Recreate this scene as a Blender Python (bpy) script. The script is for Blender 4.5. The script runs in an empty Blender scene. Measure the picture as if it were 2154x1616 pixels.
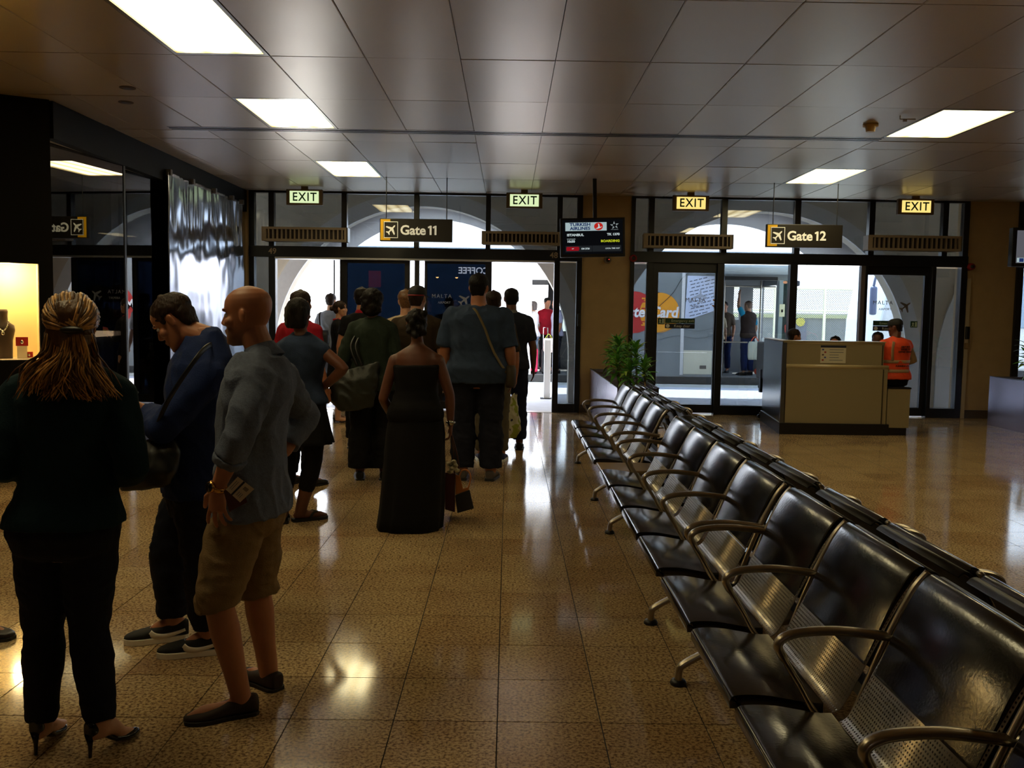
import bpy, bmesh, math, random
import numpy as np
from mathutils import Vector, Matrix, noise
random.seed(7)
sc = bpy.context.scene
COL = sc.collection
PI = math.pi
R_ = math.radians
V = Vector

# ---------------------------------------------------------------- camera
CAMH = 1.58
F_PX = 1950.0
CAM = Matrix(((0.9998818, -0.01462681, -0.00473696),
              (-0.00357872, 0.07822063, -0.99692965),
              (0.01495243, 0.99682877, 0.07815904)))
cd = bpy.data.cameras.new('camera')
cd.sensor_width = 36.0
cd.lens = F_PX / 2154 * 36.0
cd.clip_start = 0.05
cd.clip_end = 300
cam = bpy.data.objects.new('camera', cd)
cam.matrix_world = Matrix.Translation((0, 0, CAMH)) @ CAM.to_4x4()
COL.objects.link(cam)
sc.camera = cam


def at(px, py, Y):
    """world point seen at a photo position, at world depth Y"""
    r = CAM @ V(((px - 1077) / F_PX, -(py - 808) / F_PX, -1.0))
    t = Y / r.y
    return V((r.x * t, Y, CAMH + r.z * t))


# ---------------------------------------------------------------- light
def srgb(r, g, b):
    def f(c):
        c = c / 255.0
        return c / 12.92 if c <= 0.04045 else ((c + 0.055) / 1.055) ** 2.4
    return (f(r), f(g), f(b), 1.0)


sc.view_settings.view_transform = 'Standard'
sc.view_settings.look = 'None'
sc.view_settings.exposure = 0.0
sc.view_settings.gamma = 1.0
sc.view_settings.use_curve_mapping = False

SKY_STRENGTH = 12.0
SUN_STRENGTH = 22.0
LAMP_STRENGTH = 8.5
w = bpy.data.worlds.new('sky')
sc.world = w
w.use_nodes = True
nt = w.node_tree
nt.nodes.clear()
out = nt.nodes.new('ShaderNodeOutputWorld')
bg = nt.nodes.new('ShaderNodeBackground')
tc = nt.nodes.new('ShaderNodeTexCoord')
sp = nt.nodes.new('ShaderNodeSeparateXYZ')
rp = nt.nodes.new('ShaderNodeValToRGB')
rp.color_ramp.elements[0].position = 0.0
rp.color_ramp.elements[0].color = (0.95, 0.97, 1.0, 1)
rp.color_ramp.elements[1].position = 0.9
rp.color_ramp.elements[1].color = (0.45, 0.66, 1.0, 1)
nt.links.new(tc.outputs['Generated'], sp.inputs[0])
nt.links.new(sp.outputs['Z'], rp.inputs[0])
nt.links.new(rp.outputs[0], bg.inputs['Color'])
bg.inputs['Strength'].default_value = SKY_STRENGTH
nt.links.new(bg.outputs[0], out.inputs[0])

sd = bpy.data.lights.new('sun', 'SUN')
sd.energy = SUN_STRENGTH
sd.angle = R_(0.6)
sd.color = (1.0, 0.95, 0.86)
sun = bpy.data.objects.new('sun', sd)
# the sun stands beyond the apron, high and a little to the right
_sd = V((0.22, 1.0, 1.85)).normalized()
sun.rotation_euler = _sd.to_track_quat('Z', 'Y').to_euler()
COL.objects.link(sun)

# ---------------------------------------------------------------- materials
MATS = {}


def newmat(name):
    m = bpy.data.materials.new(name)
    m.use_nodes = True
    m.node_tree.nodes.clear()
    o = m.node_tree.nodes.new('ShaderNodeOutputMaterial')
    return m, m.node_tree, o


def mat(name, col, rough=0.6, metal=0.0, var=0.0, scale=20.0, bump=0.0, bscale=None, spec=0.5,
        emit=None, estr=0.0, coat=0.0, stretch=(1, 1, 1), sheen=0.0, alpha=None):
    """principled material with procedural noise in colour and relief"""
    if name in MATS:
        return MATS[name]
    m, t, o = newmat(name)
    p = t.nodes.new('ShaderNodeBsdfPrincipled')
    c = srgb(*col)
    p.inputs['Base Color'].default_value = c
    p.inputs['Roughness'].default_value = rough
    p.inputs['Metallic'].default_value = metal
    p.inputs['Specular IOR Level'].default_value = spec
    p.inputs['Coat Weight'].default_value = coat
    p.inputs['Sheen Weight'].default_value = sheen
    if emit is not None:
        p.inputs['Emission Color'].default_value = srgb(*emit)
        p.inputs['Emission Strength'].default_value = estr
    if var > 0 or bump > 0:
        tcn = t.nodes.new('ShaderNodeTexCoord')
        mp = t.nodes.new('ShaderNodeMapping')
        mp.inputs['Scale'].default_value = stretch
        t.links.new(tcn.outputs['Object'], mp.inputs[0])
    if var > 0:
        n = t.nodes.new('ShaderNodeTexNoise')
        n.inputs['Scale'].default_value = scale
        n.inputs['Detail'].default_value = 5
        t.links.new(mp.outputs[0], n.inputs['Vector'])
        r = t.nodes.new('ShaderNodeValToRGB')
        r.color_ramp.elements[0].position = 0.3
        r.color_ramp.elements[1].position = 0.7
        r.color_ramp.elements[0].color = (c[0] * (1 - var), c[1] * (1 - var), c[2] * (1 - var), 1)
        r.color_ramp.elements[1].color = (min(1, c[0] * (1 + var)), min(1, c[1] * (1 + var)), min(1, c[2] * (1 + var)), 1)
        t.links.new(n.outputs['Fac'], r.inputs[0])
        t.links.new(r.outputs[0], p.inputs['Base Color'])
    if bump > 0:
        n2 = t.nodes.new('ShaderNodeTexNoise')
        n2.inputs['Scale'].default_value = bscale or scale
        n2.inputs['Detail'].default_value = 4
        t.links.new(mp.outputs[0], n2.inputs['Vector'])
        b = t.nodes.new('ShaderNodeBump')
        b.inputs['Strength'].default_value = bump
        b.inputs['Distance'].default_value = 0.01
        t.links.new(n2.outputs['Fac'], b.inputs['Height'])
        t.links.new(b.outputs[0], p.inputs['Normal'])
    t.links.new(p.outputs[0], o.inputs[0])
    MATS[name] = m
    return m


def glassmat(name, tint=(235, 242, 240), refl=1.0, rough=0.0, ior=1.5, gtint=(255, 255, 255)):
    """thin pane: fresnel mix of see-through and mirror"""
    if name in MATS:
        return MATS[name]
    m, t, o = newmat(name)
    tr = t.nodes.new('ShaderNodeBsdfTransparent')
    tr.inputs[0].default_value = srgb(*tint)
    gl = t.nodes.new('ShaderNodeBsdfGlossy')
    gl.inputs['Roughness'].default_value = rough
    gl.inputs['Color'].default_value = srgb(*gtint)
    fr = t.nodes.new('ShaderNodeFresnel')
    fr.inputs['IOR'].default_value = ior
    mu = t.nodes.new('ShaderNodeMath')
    mu.operation = 'MULTIPLY'
    mu.use_clamp = True
    mu.inputs[1].default_value = refl
    mx = t.nodes.new('ShaderNodeMixShader')
    t.links.new(fr.outputs[0], mu.inputs[0])
    # only the outer faces mirror; the inner faces of the pane just let light through
    ge = t.nodes.new('ShaderNodeNewGeometry')
    inv = t.nodes.new('ShaderNodeMath'); inv.operation = 'SUBTRACT'; inv.inputs[0].default_value = 1.0
    t.links.new(ge.outputs['Backfacing'], inv.inputs[1])
    m2 = t.nodes.new('ShaderNodeMath'); m2.operation = 'MULTIPLY'
    t.links.new(mu.outputs[0], m2.inputs[0]); t.links.new(inv.outputs[0], m2.inputs[1])
    t.links.new(m2.outputs[0], mx.inputs[0])
    t.links.new(tr.outputs[0], mx.inputs[1])
    t.links.new(gl.outputs[0], mx.inputs[2])
    t.links.new(mx.outputs[0], o.inputs[0])
    MATS[name] = m
    return m


def emat(name, col, strength):
    if name in MATS:
        return MATS[name]
    m, t, o = newmat(name)
    e = t.nodes.new('ShaderNodeEmission')
    e.inputs[0].default_value = srgb(*col)
    e.inputs[1].default_value = strength
    t.links.new(e.outputs[0], o.inputs[0])
    MATS[name] = m
    return m


def terrazzo():
    m, t, o = newmat('terrazzo')
    p = t.nodes.new('ShaderNodeBsdfPrincipled')
    tcn = t.nodes.new('ShaderNodeNewGeometry')
    mp = t.nodes.new('ShaderNodeMapping')
    t.links.new(tcn.outputs['Position'], mp.inputs[0])
    n1 = t.nodes.new('ShaderNodeTexNoise')
    n1.inputs['Scale'].default_value = 75
    n1.inputs['Detail'].default_value = 3.0
    n1.inputs['Roughness'].default_value = 0.62
    t.links.new(mp.outputs[0], n1.inputs['Vector'])
    r = t.nodes.new('ShaderNodeValToRGB')
    e = r.color_ramp.elements
    e[0].position = 0.38; e[0].color = srgb(116, 95, 72)
    e[1].position = 0.62; e[1].color = srgb(214, 190, 148)
    a = e.new(0.46); a.color = srgb(168, 141, 108)
    a = e.new(0.52); a.color = srgb(196, 170, 128)
    t.links.new(n1.outputs['Fac'], r.inputs[0])
    n2 = t.nodes.new('ShaderNodeTexNoise')
    n2.inputs['Scale'].default_value = 2.3
    n2.inputs['Detail'].default_value = 4
    t.links.new(mp.outputs[0], n2.inputs['Vector'])
    oi = t.nodes.new('ShaderNodeObjectInfo')
    ad = t.nodes.new('ShaderNodeMath'); ad.operation = 'MULTIPLY_ADD'
    ad.inputs[1].default_value = 0.35
    t.links.new(oi.outputs['Random'], ad.inputs[0])
    t.links.new(n2.outputs['Fac'], ad.inputs[2])
    r2 = t.nodes.new('ShaderNodeValToRGB')
    r2.color_ramp.elements[0].position = 0.35
    r2.color_ramp.elements[0].color = (0.72, 0.60, 0.50, 1)
    r2.color_ramp.elements[1].position = 0.85
    r2.color_ramp.elements[1].color = (1.0, 0.97, 0.90, 1)
    t.links.new(ad.outputs[0], r2.inputs[0])
    mx = t.nodes.new('ShaderNodeMix')
    mx.data_type = 'RGBA'; mx.blend_type = 'MULTIPLY'
    mx.inputs[0].default_value = 1.0
    t.links.new(r.outputs[0], mx.inputs[6])
    t.links.new(r2.outputs[0], mx.inputs[7])
    t.links.new(mx.outputs[2], p.inputs['Base Color'])
    r3 = t.nodes.new('ShaderNodeMapRange')
    r3.inputs['To Min'].default_value = 0.05
    r3.inputs['To Max'].default_value = 0.13
    t.links.new(n2.outputs['Fac'], r3.inputs['Value'])
    t.links.new(r3.outputs[0], p.inputs['Roughness'])
    p.inputs['Specular IOR Level'].default_value = 0.5
    t.links.new(p.outputs[0], o.inputs[0])
    MATS['terrazzo'] = m
    return m


def ceilmat():
    m, t, o = newmat('ceiling metal')
    p = t.nodes.new('ShaderNodeBsdfPrincipled')
    tcn = t.nodes.new('ShaderNodeNewGeometry')
    n2 = t.nodes.new('ShaderNodeTexNoise')
    n2.inputs['Scale'].default_value = 1.1
    n2.inputs['Detail'].default_value = 2
    t.links.new(tcn.outputs['Position'], n2.inputs['Vector'])
    r = t.nodes.new('ShaderNodeValToRGB')
    r.color_ramp.elements[0].color = srgb(184, 166, 138)
    r.color_ramp.elements[1].color = srgb(202, 184, 156)
    oi = t.nodes.new('ShaderNodeObjectInfo')
    t.links.new(oi.outputs['Random'], r.inputs[0])
    t.links.new(r.outputs[0], p.inputs['Base Color'])
    p.inputs['Metallic'].default_value = 0.45
    p.inputs['Roughness'].default_value = 0.33
    b = t.nodes.new('ShaderNodeBump')
    b.inputs['Strength'].default_value = 0.25
    b.inputs['Distance'].default_value = 0.02
    t.links.new(n2.outputs['Fac'], b.inputs['Height'])
    t.links.new(b.outputs[0], p.inputs['Normal'])
    t.links.new(p.outputs[0], o.inputs[0])
    MATS['ceiling metal'] = m
    return m


def perfmat():
    """perforated steel: rows of round holes really cut through (transparent)"""
    m, t, o = newmat('perforated metal')
    p = t.nodes.new('ShaderNodeBsdfPrincipled')
    p.inputs['Base Color'].default_value = srgb(196, 188, 172)
    p.inputs['Metallic'].default_value = 0.9
    p.inputs['Roughness'].default_value = 0.33
    uv = t.nodes.new('ShaderNodeUVMap')
    sc_ = t.nodes.new('ShaderNodeVectorMath'); sc_.operation = 'FRACTION'
    t.links.new(uv.outputs[0], sc_.inputs[0])
    sb = t.nodes.new('ShaderNodeVectorMath'); sb.operation = 'SUBTRACT'
    sb.inputs[1].default_value = (0.5, 0.5, 0)
    t.links.new(sc_.outputs[0], sb.inputs[0])
    ln = t.nodes.new('ShaderNodeVectorMath'); ln.operation = 'LENGTH'
    t.links.new(sb.outputs[0], ln.inputs[0])
    lt = t.nodes.new('ShaderNodeMath'); lt.operation = 'LESS_THAN'
    lt.inputs[1].default_value = 0.27
    t.links.new(ln.outputs['Value'], lt.inputs[0])
    tr = t.nodes.new('ShaderNodeBsdfTransparent')
    mx = t.nodes.new('ShaderNodeMixShader')
    t.links.new(lt.outputs[0], mx.inputs[0])
    t.links.new(p.outputs[0], mx.inputs[1])
    t.links.new(tr.outputs[0], mx.inputs[2])
    t.links.new(mx.outputs[0], o.inputs[0])
    MATS['perforated metal'] = m
    return m


TERR = terrazzo()
CEIL = ceilmat()
PERF = perfmat()
M_grout = mat('floor joint', (34, 26, 21), 0.8, var=0.2)
M_frame = mat('black frame', (20, 21, 27), 0.3, spec=0.5)
M_beige = mat('beige wall', (170, 143, 100), 0.55, var=0.06, scale=6, bump=0.06, bscale=90)
M_base = mat('granite skirting', (72, 60, 54), 0.3, var=0.3, scale=90)
M_dark = mat('dark panel', (12, 9, 8), 0.6, var=0.2, scale=4, spec=.15)
M_glass = glassmat('clear glass', (176, 182, 186), refl=1.6)
M_film = glassmat('blue tinted glass', (50, 62, 76), refl=1.5, gtint=(235, 240, 255))
M_shopglass = glassmat('dark shop glass', (170, 168, 172), refl=2.4)
M_alu = mat('brushed aluminium', (168, 158, 142), 0.28, 0.95, var=0.05, scale=60, stretch=(1, 1, 12))
M_chrome = mat('chrome', (200, 200, 198), 0.12, 1.0)
M_leather = mat('black leather', (22, 18, 18), 0.17, var=0.2, scale=30, bump=0.04, bscale=90, spec=0.75)
M_black = mat('black plastic', (16, 16, 17), 0.45)
M_darkgrey = mat('dark grey plastic', (40, 40, 44), 0.5)
M_white = mat('white paint', (232, 232, 230), 0.45, var=0.03)
M_outwall = mat('pale render wall', (206, 196, 178), 0.85, var=0.05, scale=3, bump=0.1, bscale=60)
M_archwhite = mat('white arch trim', (222, 222, 222), 0.7, var=0.03)
M_concrete = mat('apron concrete', (188, 184, 172), 0.85, var=0.1, scale=4, bump=0.2, bscale=50)
M_asphalt = mat('grey paving', (150, 148, 150), 0.8, var=0.1, scale=8)


# ---------------------------------------------------------------- mesh helpers
def link(name, me, m=None, parent=None, smooth=False):
    o = bpy.data.objects.new(name, me)
    COL.objects.link(o)
    if m is not None and not me.materials:
        for q in (m if isinstance(m, (list, tuple)) else [m]):
            me.materials.append(q)
    if smooth:
        me.polygons.foreach_set('use_smooth', [True] * len(me.polygons))
    if parent is not None:
        o.parent = parent
        o.matrix_parent_inverse = parent.matrix_basis.inverted()
    return o


def obj(name, bm, m, parent=None, smooth=False, bevel=0.0, seg=2):
    me = bpy.data.meshes.new(name)
    bmesh.ops.recalc_face_normals(bm, faces=bm.faces[:])
    bm.to_mesh(me)
    bm.free()
    o = link(name, me, m, parent, smooth)
    if bevel > 0:
        b = o.modifiers.new('bevel', 'BEVEL')
        b.width = bevel
        b.segments = seg
        b.limit_method = 'ANGLE'
        b.angle_limit = R_(35)
    return o


def empty(name, loc=(0, 0, 0), rz=0.0):
    o = bpy.data.objects.new(name, None)
    o.empty_display_size = 0.1
    o.location = loc
    o.rotation_euler = (0, 0, rz)
    COL.objects.link(o)
    return o


def tag(o, label=None, cat=None, group=None, kind=None):
    if label: o['label'] = label
    if cat: o['category'] = cat
    if group: o['group'] = group
    if kind: o['kind'] = kind
    return o


def thing(name, label, cat, loc=(0, 0, 0), rz=0.0, group=None):
    return tag(empty(name, loc, rz), label, cat, group)


def struct(o):
    o['kind'] = 'structure'
    return o


def bx(bm, x0, x1, y0, y1, z0, z1, rot=None, piv=None):
    vs = [bm.verts.new((x, y, z)) for x in (x0, x1) for y in (y0, y1) for z in (z0, z1)]
    for f in ((0, 1, 3, 2), (4, 6, 7, 5), (0, 4, 5, 1), (2, 3, 7, 6), (0, 2, 6, 4), (1, 5, 7, 3)):
        bm.faces.new([vs[i] for i in f])
    if rot is not None:
        bmesh.ops.rotate(bm, verts=vs, cent=piv or (0, 0, 0), matrix=rot)
    return vs


def box(name, x0, x1, y0, y1, z0, z1, m, parent=None, bevel=0.0):
    bm = bmesh.new()
    bx(bm, min(x0, x1), max(x0, x1), min(y0, y1), max(y0, y1), min(z0, z1), max(z0, z1))
    return obj(name, bm, m, parent, bevel=bevel)


def prism(bm, poly, d, axis='z', a=0.0):
    """extrude 2d polygon (list) by d along axis starting at a"""
    def P(u, v, w_):
        return {'z': (u, v, w_), 'y': (u, w_, v), 'x': (w_, u, v)}[axis]
    n = len(poly)
    lo = [bm.verts.new(P(u, v, a)) for u, v in poly]
    hi = [bm.verts.new(P(u, v, a + d)) for u, v in poly]
    bm.faces.new(lo)
    bm.faces.new(hi[::-1])
    for i in range(n):
        j = (i + 1) % n
        bm.faces.new((lo[i], lo[j], hi[j], hi[i]))


def frames(pts):
    """parallel-transport frames"""
    out_ = []
    n = len(pts)
    prev = None
    for i in range(n):
        if i == 0: d = pts[1] - pts[0]
        elif i == n - 1: d = pts[-1] - pts[-2]
        else: d = (pts[i + 1] - pts[i]).normalized() + (pts[i] - pts[i - 1]).normalized()
        d = d.normalized() if d.length > 1e-9 else V((0, 0, 1))
        if prev is None:
            u = d.cross(V((0, 0, 1)))
            if u.length < 0.1: u = d.cross(V((0, 1, 0)))
            u.normalize()
        else:
            u = prev - d * prev.dot(d)
            u.normalize()
        prev = u
        out_.append((d, u, d.cross(u)))
    return out_


def tube(bm, pts, r, n=10, cap=True, flat=None, closed=False, up=None):
    """tube through pts; r number or list; flat=(a,b) multiplies the two section axes"""
    pts = [V(p) for p in pts]
    rs = r if isinstance(r, (list, tuple)) else [r] * len(pts)
    fr = frames(pts)
    rings = []
    for p, q, (d, u, v_) in zip(pts, rs, fr):
        if up is not None:
            u = V(up) - d * V(up).dot(d); u.normalize(); v_ = d.cross(u)
        a, b = flat if flat else (1, 1)
        rings.append([bm.verts.new(p + u * (math.cos(t) * q * a) + v_ * (math.sin(t) * q * b)) for t in [2 * PI * k / n for k in range(n)]])
    m = len(rings)
    for i in range(m - 1 + (1 if closed else 0)):
        a_, b_ = rings[i], rings[(i + 1) % m]
        for k in range(n):
            bm.faces.new((a_[k], a_[(k + 1) % n], b_[(k + 1) % n], b_[k]))
    if cap and not closed:
        bm.faces.new(rings[0][::-1])
        bm.faces.new(rings[-1])
    return rings


def cap_limb(bm, pts, rs, n=12):
    """limb with rounded ends"""
    pts = [V(p) for p in pts]
    d0 = (pts[0] - pts[1]).normalized()
    d1 = (pts[-1] - pts[-2]).normalized()
    P = [pts[0] + d0 * rs[0] * .92, pts[0] + d0 * rs[0] * .6] + pts + [pts[-1] + d1 * rs[-1] * .6, pts[-1] + d1 * rs[-1] * .92]
    Q = [rs[0] * .35, rs[0] * .8] + list(rs) + [rs[-1] * .8, rs[-1] * .35]
    tube(bm, P, Q, n)


def cyl(bm, p0, p1, r, n=16, r1=None):
    tube(bm, [p0, p1], [r, r if r1 is None else r1], n)


def ell(bm, c, rx, ry, rz, n=12, mt=None):
    """ellipsoid"""
    r = bmesh.ops.create_uvsphere(bm, u_segments=n * 2, v_segments=n, radius=1.0)
    M = Matrix.Diagonal((rx, ry, rz, 1))
    if mt is not None: M = mt.to_4x4() @ M
    M = Matrix.Translation(c) @ M
    bmesh.ops.transform(bm, matrix=M, verts=r['verts'])
    return r['verts']


def spline(pts, n=8):
    """catmull-rom through points"""
    pts = [V(p) for p in pts]
    out_ = []
    for i in range(len(pts) - 1):
        p0 = pts[max(i - 1, 0)]; p1 = pts[i]; p2 = pts[i + 1]; p3 = pts[min(i + 2, len(pts) - 1)]
        for k in range(n):
            t = k / n
            out_.append(0.5 * ((2 * p1) + (p2 - p0) * t + (2 * p0 - 5 * p1 + 4 * p2 - p3) * t * t + (3 * p1 - p0 - 3 * p2 + p3) * t ** 3))
    out_.append(pts[-1])
    return out_


def copy_tree(o, parent=None):
    c = o.copy()
    COL.objects.link(c)
    c.parent = parent
    for ch in list(o.children):
        copy_tree(ch, c)
    return c


DG = None


def text_mesh(s, size, ext=0.002, bold=0.0, align='CENTER', space=1.0, shear=0.0):
    cu = bpy.data.curves.new('t', 'FONT')
    cu.body = s
    cu.size = size
    cu.extrude = ext
    cu.offset = bold
    cu.align_x = align
    cu.align_y = 'CENTER'
    cu.space_character = space
    cu.shear = shear
    cu.resolution_u = 3
    to = bpy.data.objects.new('t', cu)
    COL.objects.link(to)
    dg = bpy.context.evaluated_depsgraph_get()
    me = bpy.data.meshes.new_from_object(to.evaluated_get(dg))
    bpy.data.objects.remove(to)
    bpy.data.curves.remove(cu)
    return me


def text(s, loc, size, m, parent, rot=(PI / 2, 0, 0), name='lettering', sx=1.0, **kw):
    """rot (90,0,0): readable from the camera side (-Y)"""
    me = text_mesh(s, size, **kw)
    me.transform(Matrix.Translation(loc) @ (__import__('mathutils').Euler(rot).to_matrix().to_4x4()) @ Matrix.Diagonal((sx, 1, 1, 1)))
    me.materials.clear()
    return link(name, me, m, parent)


def flat_poly(name, poly, y, m, parent, th=0.003):
    """thin plate in a plane of constant y"""
    bm = bmesh.new()
    prism(bm, poly, th, 'y', y)
    return obj(name, bm, m, parent)


def airplane_poly(cx, cz, s, ang=0.0):
    pts = [(0, 1.0), (.12, .8), (.13, .35), (1.0, -.15), (1.0, -.38), (.13, -.12), (.1, -.6), (.4, -.85), (.4, -1.0), (0, -.88),
           (-.4, -1.0), (-.4, -.85), (-.1, -.6), (-.13, -.12), (-1.0, -.38), (-1.0, -.15), (-.13, .35), (-.12, .8)]
    c, s_ = math.cos(ang), math.sin(ang)
    return [(cx + s * (x * c - y * s_), cz + s * (x * s_ + y * c)) for x, y in pts]


def disc_poly(cx, cz, r, n=28, rz=None):
    return [(cx + r * math.cos(2 * PI * k / n), cz + (rz or r) * math.sin(2 * PI * k / n)) for k in range(n)]


def voxel(bm, size, smooth=2, name='m', fac=0.5):
    """fuse overlapping closed shapes of a bmesh into ONE continuous surface"""
    me = bpy.data.meshes.new('tmp')
    bmesh.ops.recalc_face_normals(bm, faces=bm.faces[:])
    bm.to_mesh(me)
    bm.free()
    o = bpy.data.objects.new('tmp', me)
    COL.objects.link(o)
    r = o.modifiers.new('r', 'REMESH')
    r.mode = 'VOXEL'
    r.voxel_size = size
    if smooth:
        s = o.modifiers.new('s', 'SMOOTH')
        s.factor = fac
        s.iterations = smooth
    dg = bpy.context.evaluated_depsgraph_get()
    m2 = bpy.data.meshes.new_from_object(o.evaluated_get(dg))
    bpy.data.objects.remove(o)
    bpy.data.meshes.remove(me)
    m2.name = name
    return m2


def wrinkle(me, amp, freq, zs=1.0, seed=0, fn=None):
    """cloth folds: push vertices along normals by noise"""
    n = len(me.vertices)
    nr = np.empty(n * 3, dtype=np.float32)
    me.vertices.foreach_get('normal', nr)
    co = np.empty(n * 3, dtype=np.float32)
    me.vertices.foreach_get('co', co)
    co = co.reshape(-1, 3); nr = nr.reshape(-1, 3)
    d = np.empty(n, dtype=np.float32)
    f = freq
    for i in range(n):
        x, y, z = co[i]
        a = amp if fn is None else amp * fn(x, y, z)
        q = noise.noise((x * f + seed, y * f, z * f * zs))
        q2 = noise.noise((x * f * 1.7 + z * f * .8, y * f * 1.7 + seed, z * f * 1.5 * zs))
        d[i] = max(-.45 * abs(a), a * (q * .8 + 0.7 * (.35 - abs(q2) * 1.6)))
    co += nr * d[:, None]
    me.vertices.foreach_set('co', co.reshape(-1))
    me.update()
# ================================================================ SETTING
H = 3.39
WY = 14.6          # plane of the gate wall
LX = -4.12         # plane of the dark glass wall

# floor: slab with recessed joints, tiles as parts
floor = struct(box('floor', -9, 12, -9, 14.75, -0.2, -0.004, M_grout))
TX, TY = 0.3998, 0.4125
tile_me = None
tiles = []
for j in range(-30, 29):
    y0 = 3.466 + j * TY
    if y0 + TY > 14.74: continue
    for i in range(-23, 31):
        x0 = -0.021 + i * TX
        cy = y0 + TY / 2; cx = x0 + TX / 2
        vis = cy > 2.9 and abs(cx) < 0.56 * cy + 0.5 and cx > -5.5
        tiles.append((0 if vis else 1, cy, cx))
near = sorted([t for t in tiles if t[0] == 0], key=lambda t: (t[1]))[:300]
nearset = {(round(t[1], 3), round(t[2], 3)) for t in near}
bm = bmesh.new()
bx(bm, -TX / 2 + .0024, TX / 2 - .0024, -TY / 2 + .0024, TY / 2 - .0024, -0.02, 0.0)
for v in bm.verts:
    pass
tm = bpy.data.meshes.new('floor_tile')
bm.to_mesh(tm); bm.free()
tm.materials.append(TERR)
for _, cy, cx in near:
    o = link('floor_tile', tm, None, floor)
    o.location = (cx, cy, random.uniform(-0.0004, 0.0))
bm = bmesh.new()
for _, cy, cx in tiles:
    if (round(cy, 3), round(cx, 3)) in nearset: continue
    if cy < -8.8: continue
    vs = [bm.verts.new((cx + a, cy + b, 0)) for a, b in ((-TX / 2 + .0024, -TY / 2 + .0024), (TX / 2 - .0024, -TY / 2 + .0024), (TX / 2 - .0024, TY / 2 - .0024), (-TX / 2 + .0024, TY / 2 - .0024))]
    bm.faces.new(vs)
tag(obj('distant_tiles', bm, TERR, floor), kind='stuff')

# ceiling: slab + panels as parts + recessed lights
ceiling = struct(box('ceiling', -9, 12, -9, 14.75, H + 0.05, H + 0.25, mat('plenum', (30, 28, 26), 0.9)))
xs = [0.312 + 0.687 * k for k in range(-14, 18)]
rows = [(-8.9, -1.21), (-1.21, 1.48), (1.48, 2.825), (2.825, 4.17), (4.17, 5.515), (5.515, 6.86), (6.86, 8.205), (8.205, 9.545), (9.745, 10.2), (10.2, 11.58), (11.58, 12.95), (12.95, 14.3), (14.3, 14.75)]
pm = {}
lights = []
for (y0, y1) in rows:
    for k in range(len(xs) - 1):
        x0, x1 = xs[k], xs[k + 1]
        cx = (x0 + x1) / 2
        il = abs(cx + 2.09) < 0.2
        ir = abs(cx - 4.09) < 0.2
        lit = False
        if (il or ir) and (round(y0, 2) in (2.83, 5.51, 8.21, 11.58) or round(y0, 2) == 5.52):
            lit = True
        if lit:
            lights.append((x0, x1, y0, y1))
            continue
        key = (round(y1 - y0, 3))
        if key not in pm:
            bm = bmesh.new()
            hx, hy = (x1 - x0) / 2 - .0025, (y1 - y0) / 2 - .0025
            bx(bm, -hx, hx, -hy, hy, 0.0, 0.02)
            me = bpy.data.meshes.new('ceiling_panel')
            bmesh.ops.recalc_face_normals(bm, faces=bm.faces[:])
            bmesh.ops.bevel(bm, geom=[e for e in bm.edges if abs(e.verts[0].co.z) < 1e-6 and abs(e.verts[1].co.z) < 1e-6], offset=0.004, segments=2, affect='EDGES')
            bm.to_mesh(me); bm.free()
            me.materials.append(CEIL)
            pm[key] = me
        o = link('ceiling_panel', pm[key], None, ceiling)
        o.location = (cx, (y0 + y1) / 2, H + random.uniform(-.0012, .0012))
        o.rotation_euler = (random.uniform(-.0022, .0022), random.uniform(-.003, .003), 0)
box('ceiling_trim', -9, 12, 9.545, 9.745, H + .004, H + .02, CEIL, ceiling)

M_diff = None


def lampmat():
    m, t, o = newmat('lamp diffuser')
    e = t.nodes.new('ShaderNodeEmission')
    tcn = t.nodes.new('ShaderNodeTexCoord')
    mp = t.nodes.new('ShaderNodeSeparateXYZ')
    t.links.new(tcn.outputs['Generated'], mp.inputs[0])
    ab = t.nodes.new('ShaderNodeMath'); ab.operation = 'SINE'
    mm = t.nodes.new('ShaderNodeMath'); mm.operation = 'MULTIPLY'; mm.inputs[1].default_value = PI * 3
    t.links.new(mp.outputs['X'], mm.inputs[0]); t.links.new(mm.outputs[0], ab.inputs[0])
    a2 = t.nodes.new('ShaderNodeMath'); a2.operation = 'ABSOLUTE'
    t.links.new(ab.outputs[0], a2.inputs[0])
    r = t.nodes.new('ShaderNodeValToRGB')
    r.color_ramp.elements[0].color = srgb(255, 226, 150)
    r.color_ramp.elements[1].color = srgb(255, 240, 190)
    t.links.new(a2.outputs[0], r.inputs[0])
    t.links.new(r.outputs[0], e.inputs[0])
    ms = t.nodes.new('ShaderNodeMapRange')
    ms.inputs['To Min'].default_value = LAMP_STRENGTH * 0.6
    ms.inputs['To Max'].default_value = LAMP_STRENGTH * 1.25
    t.links.new(a2.outputs[0], ms.inputs['Value'])
    t.links.new(ms.outputs[0], e.inputs[1])
    t.links.new(e.outputs[0], o.inputs[0])
    return m


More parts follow.
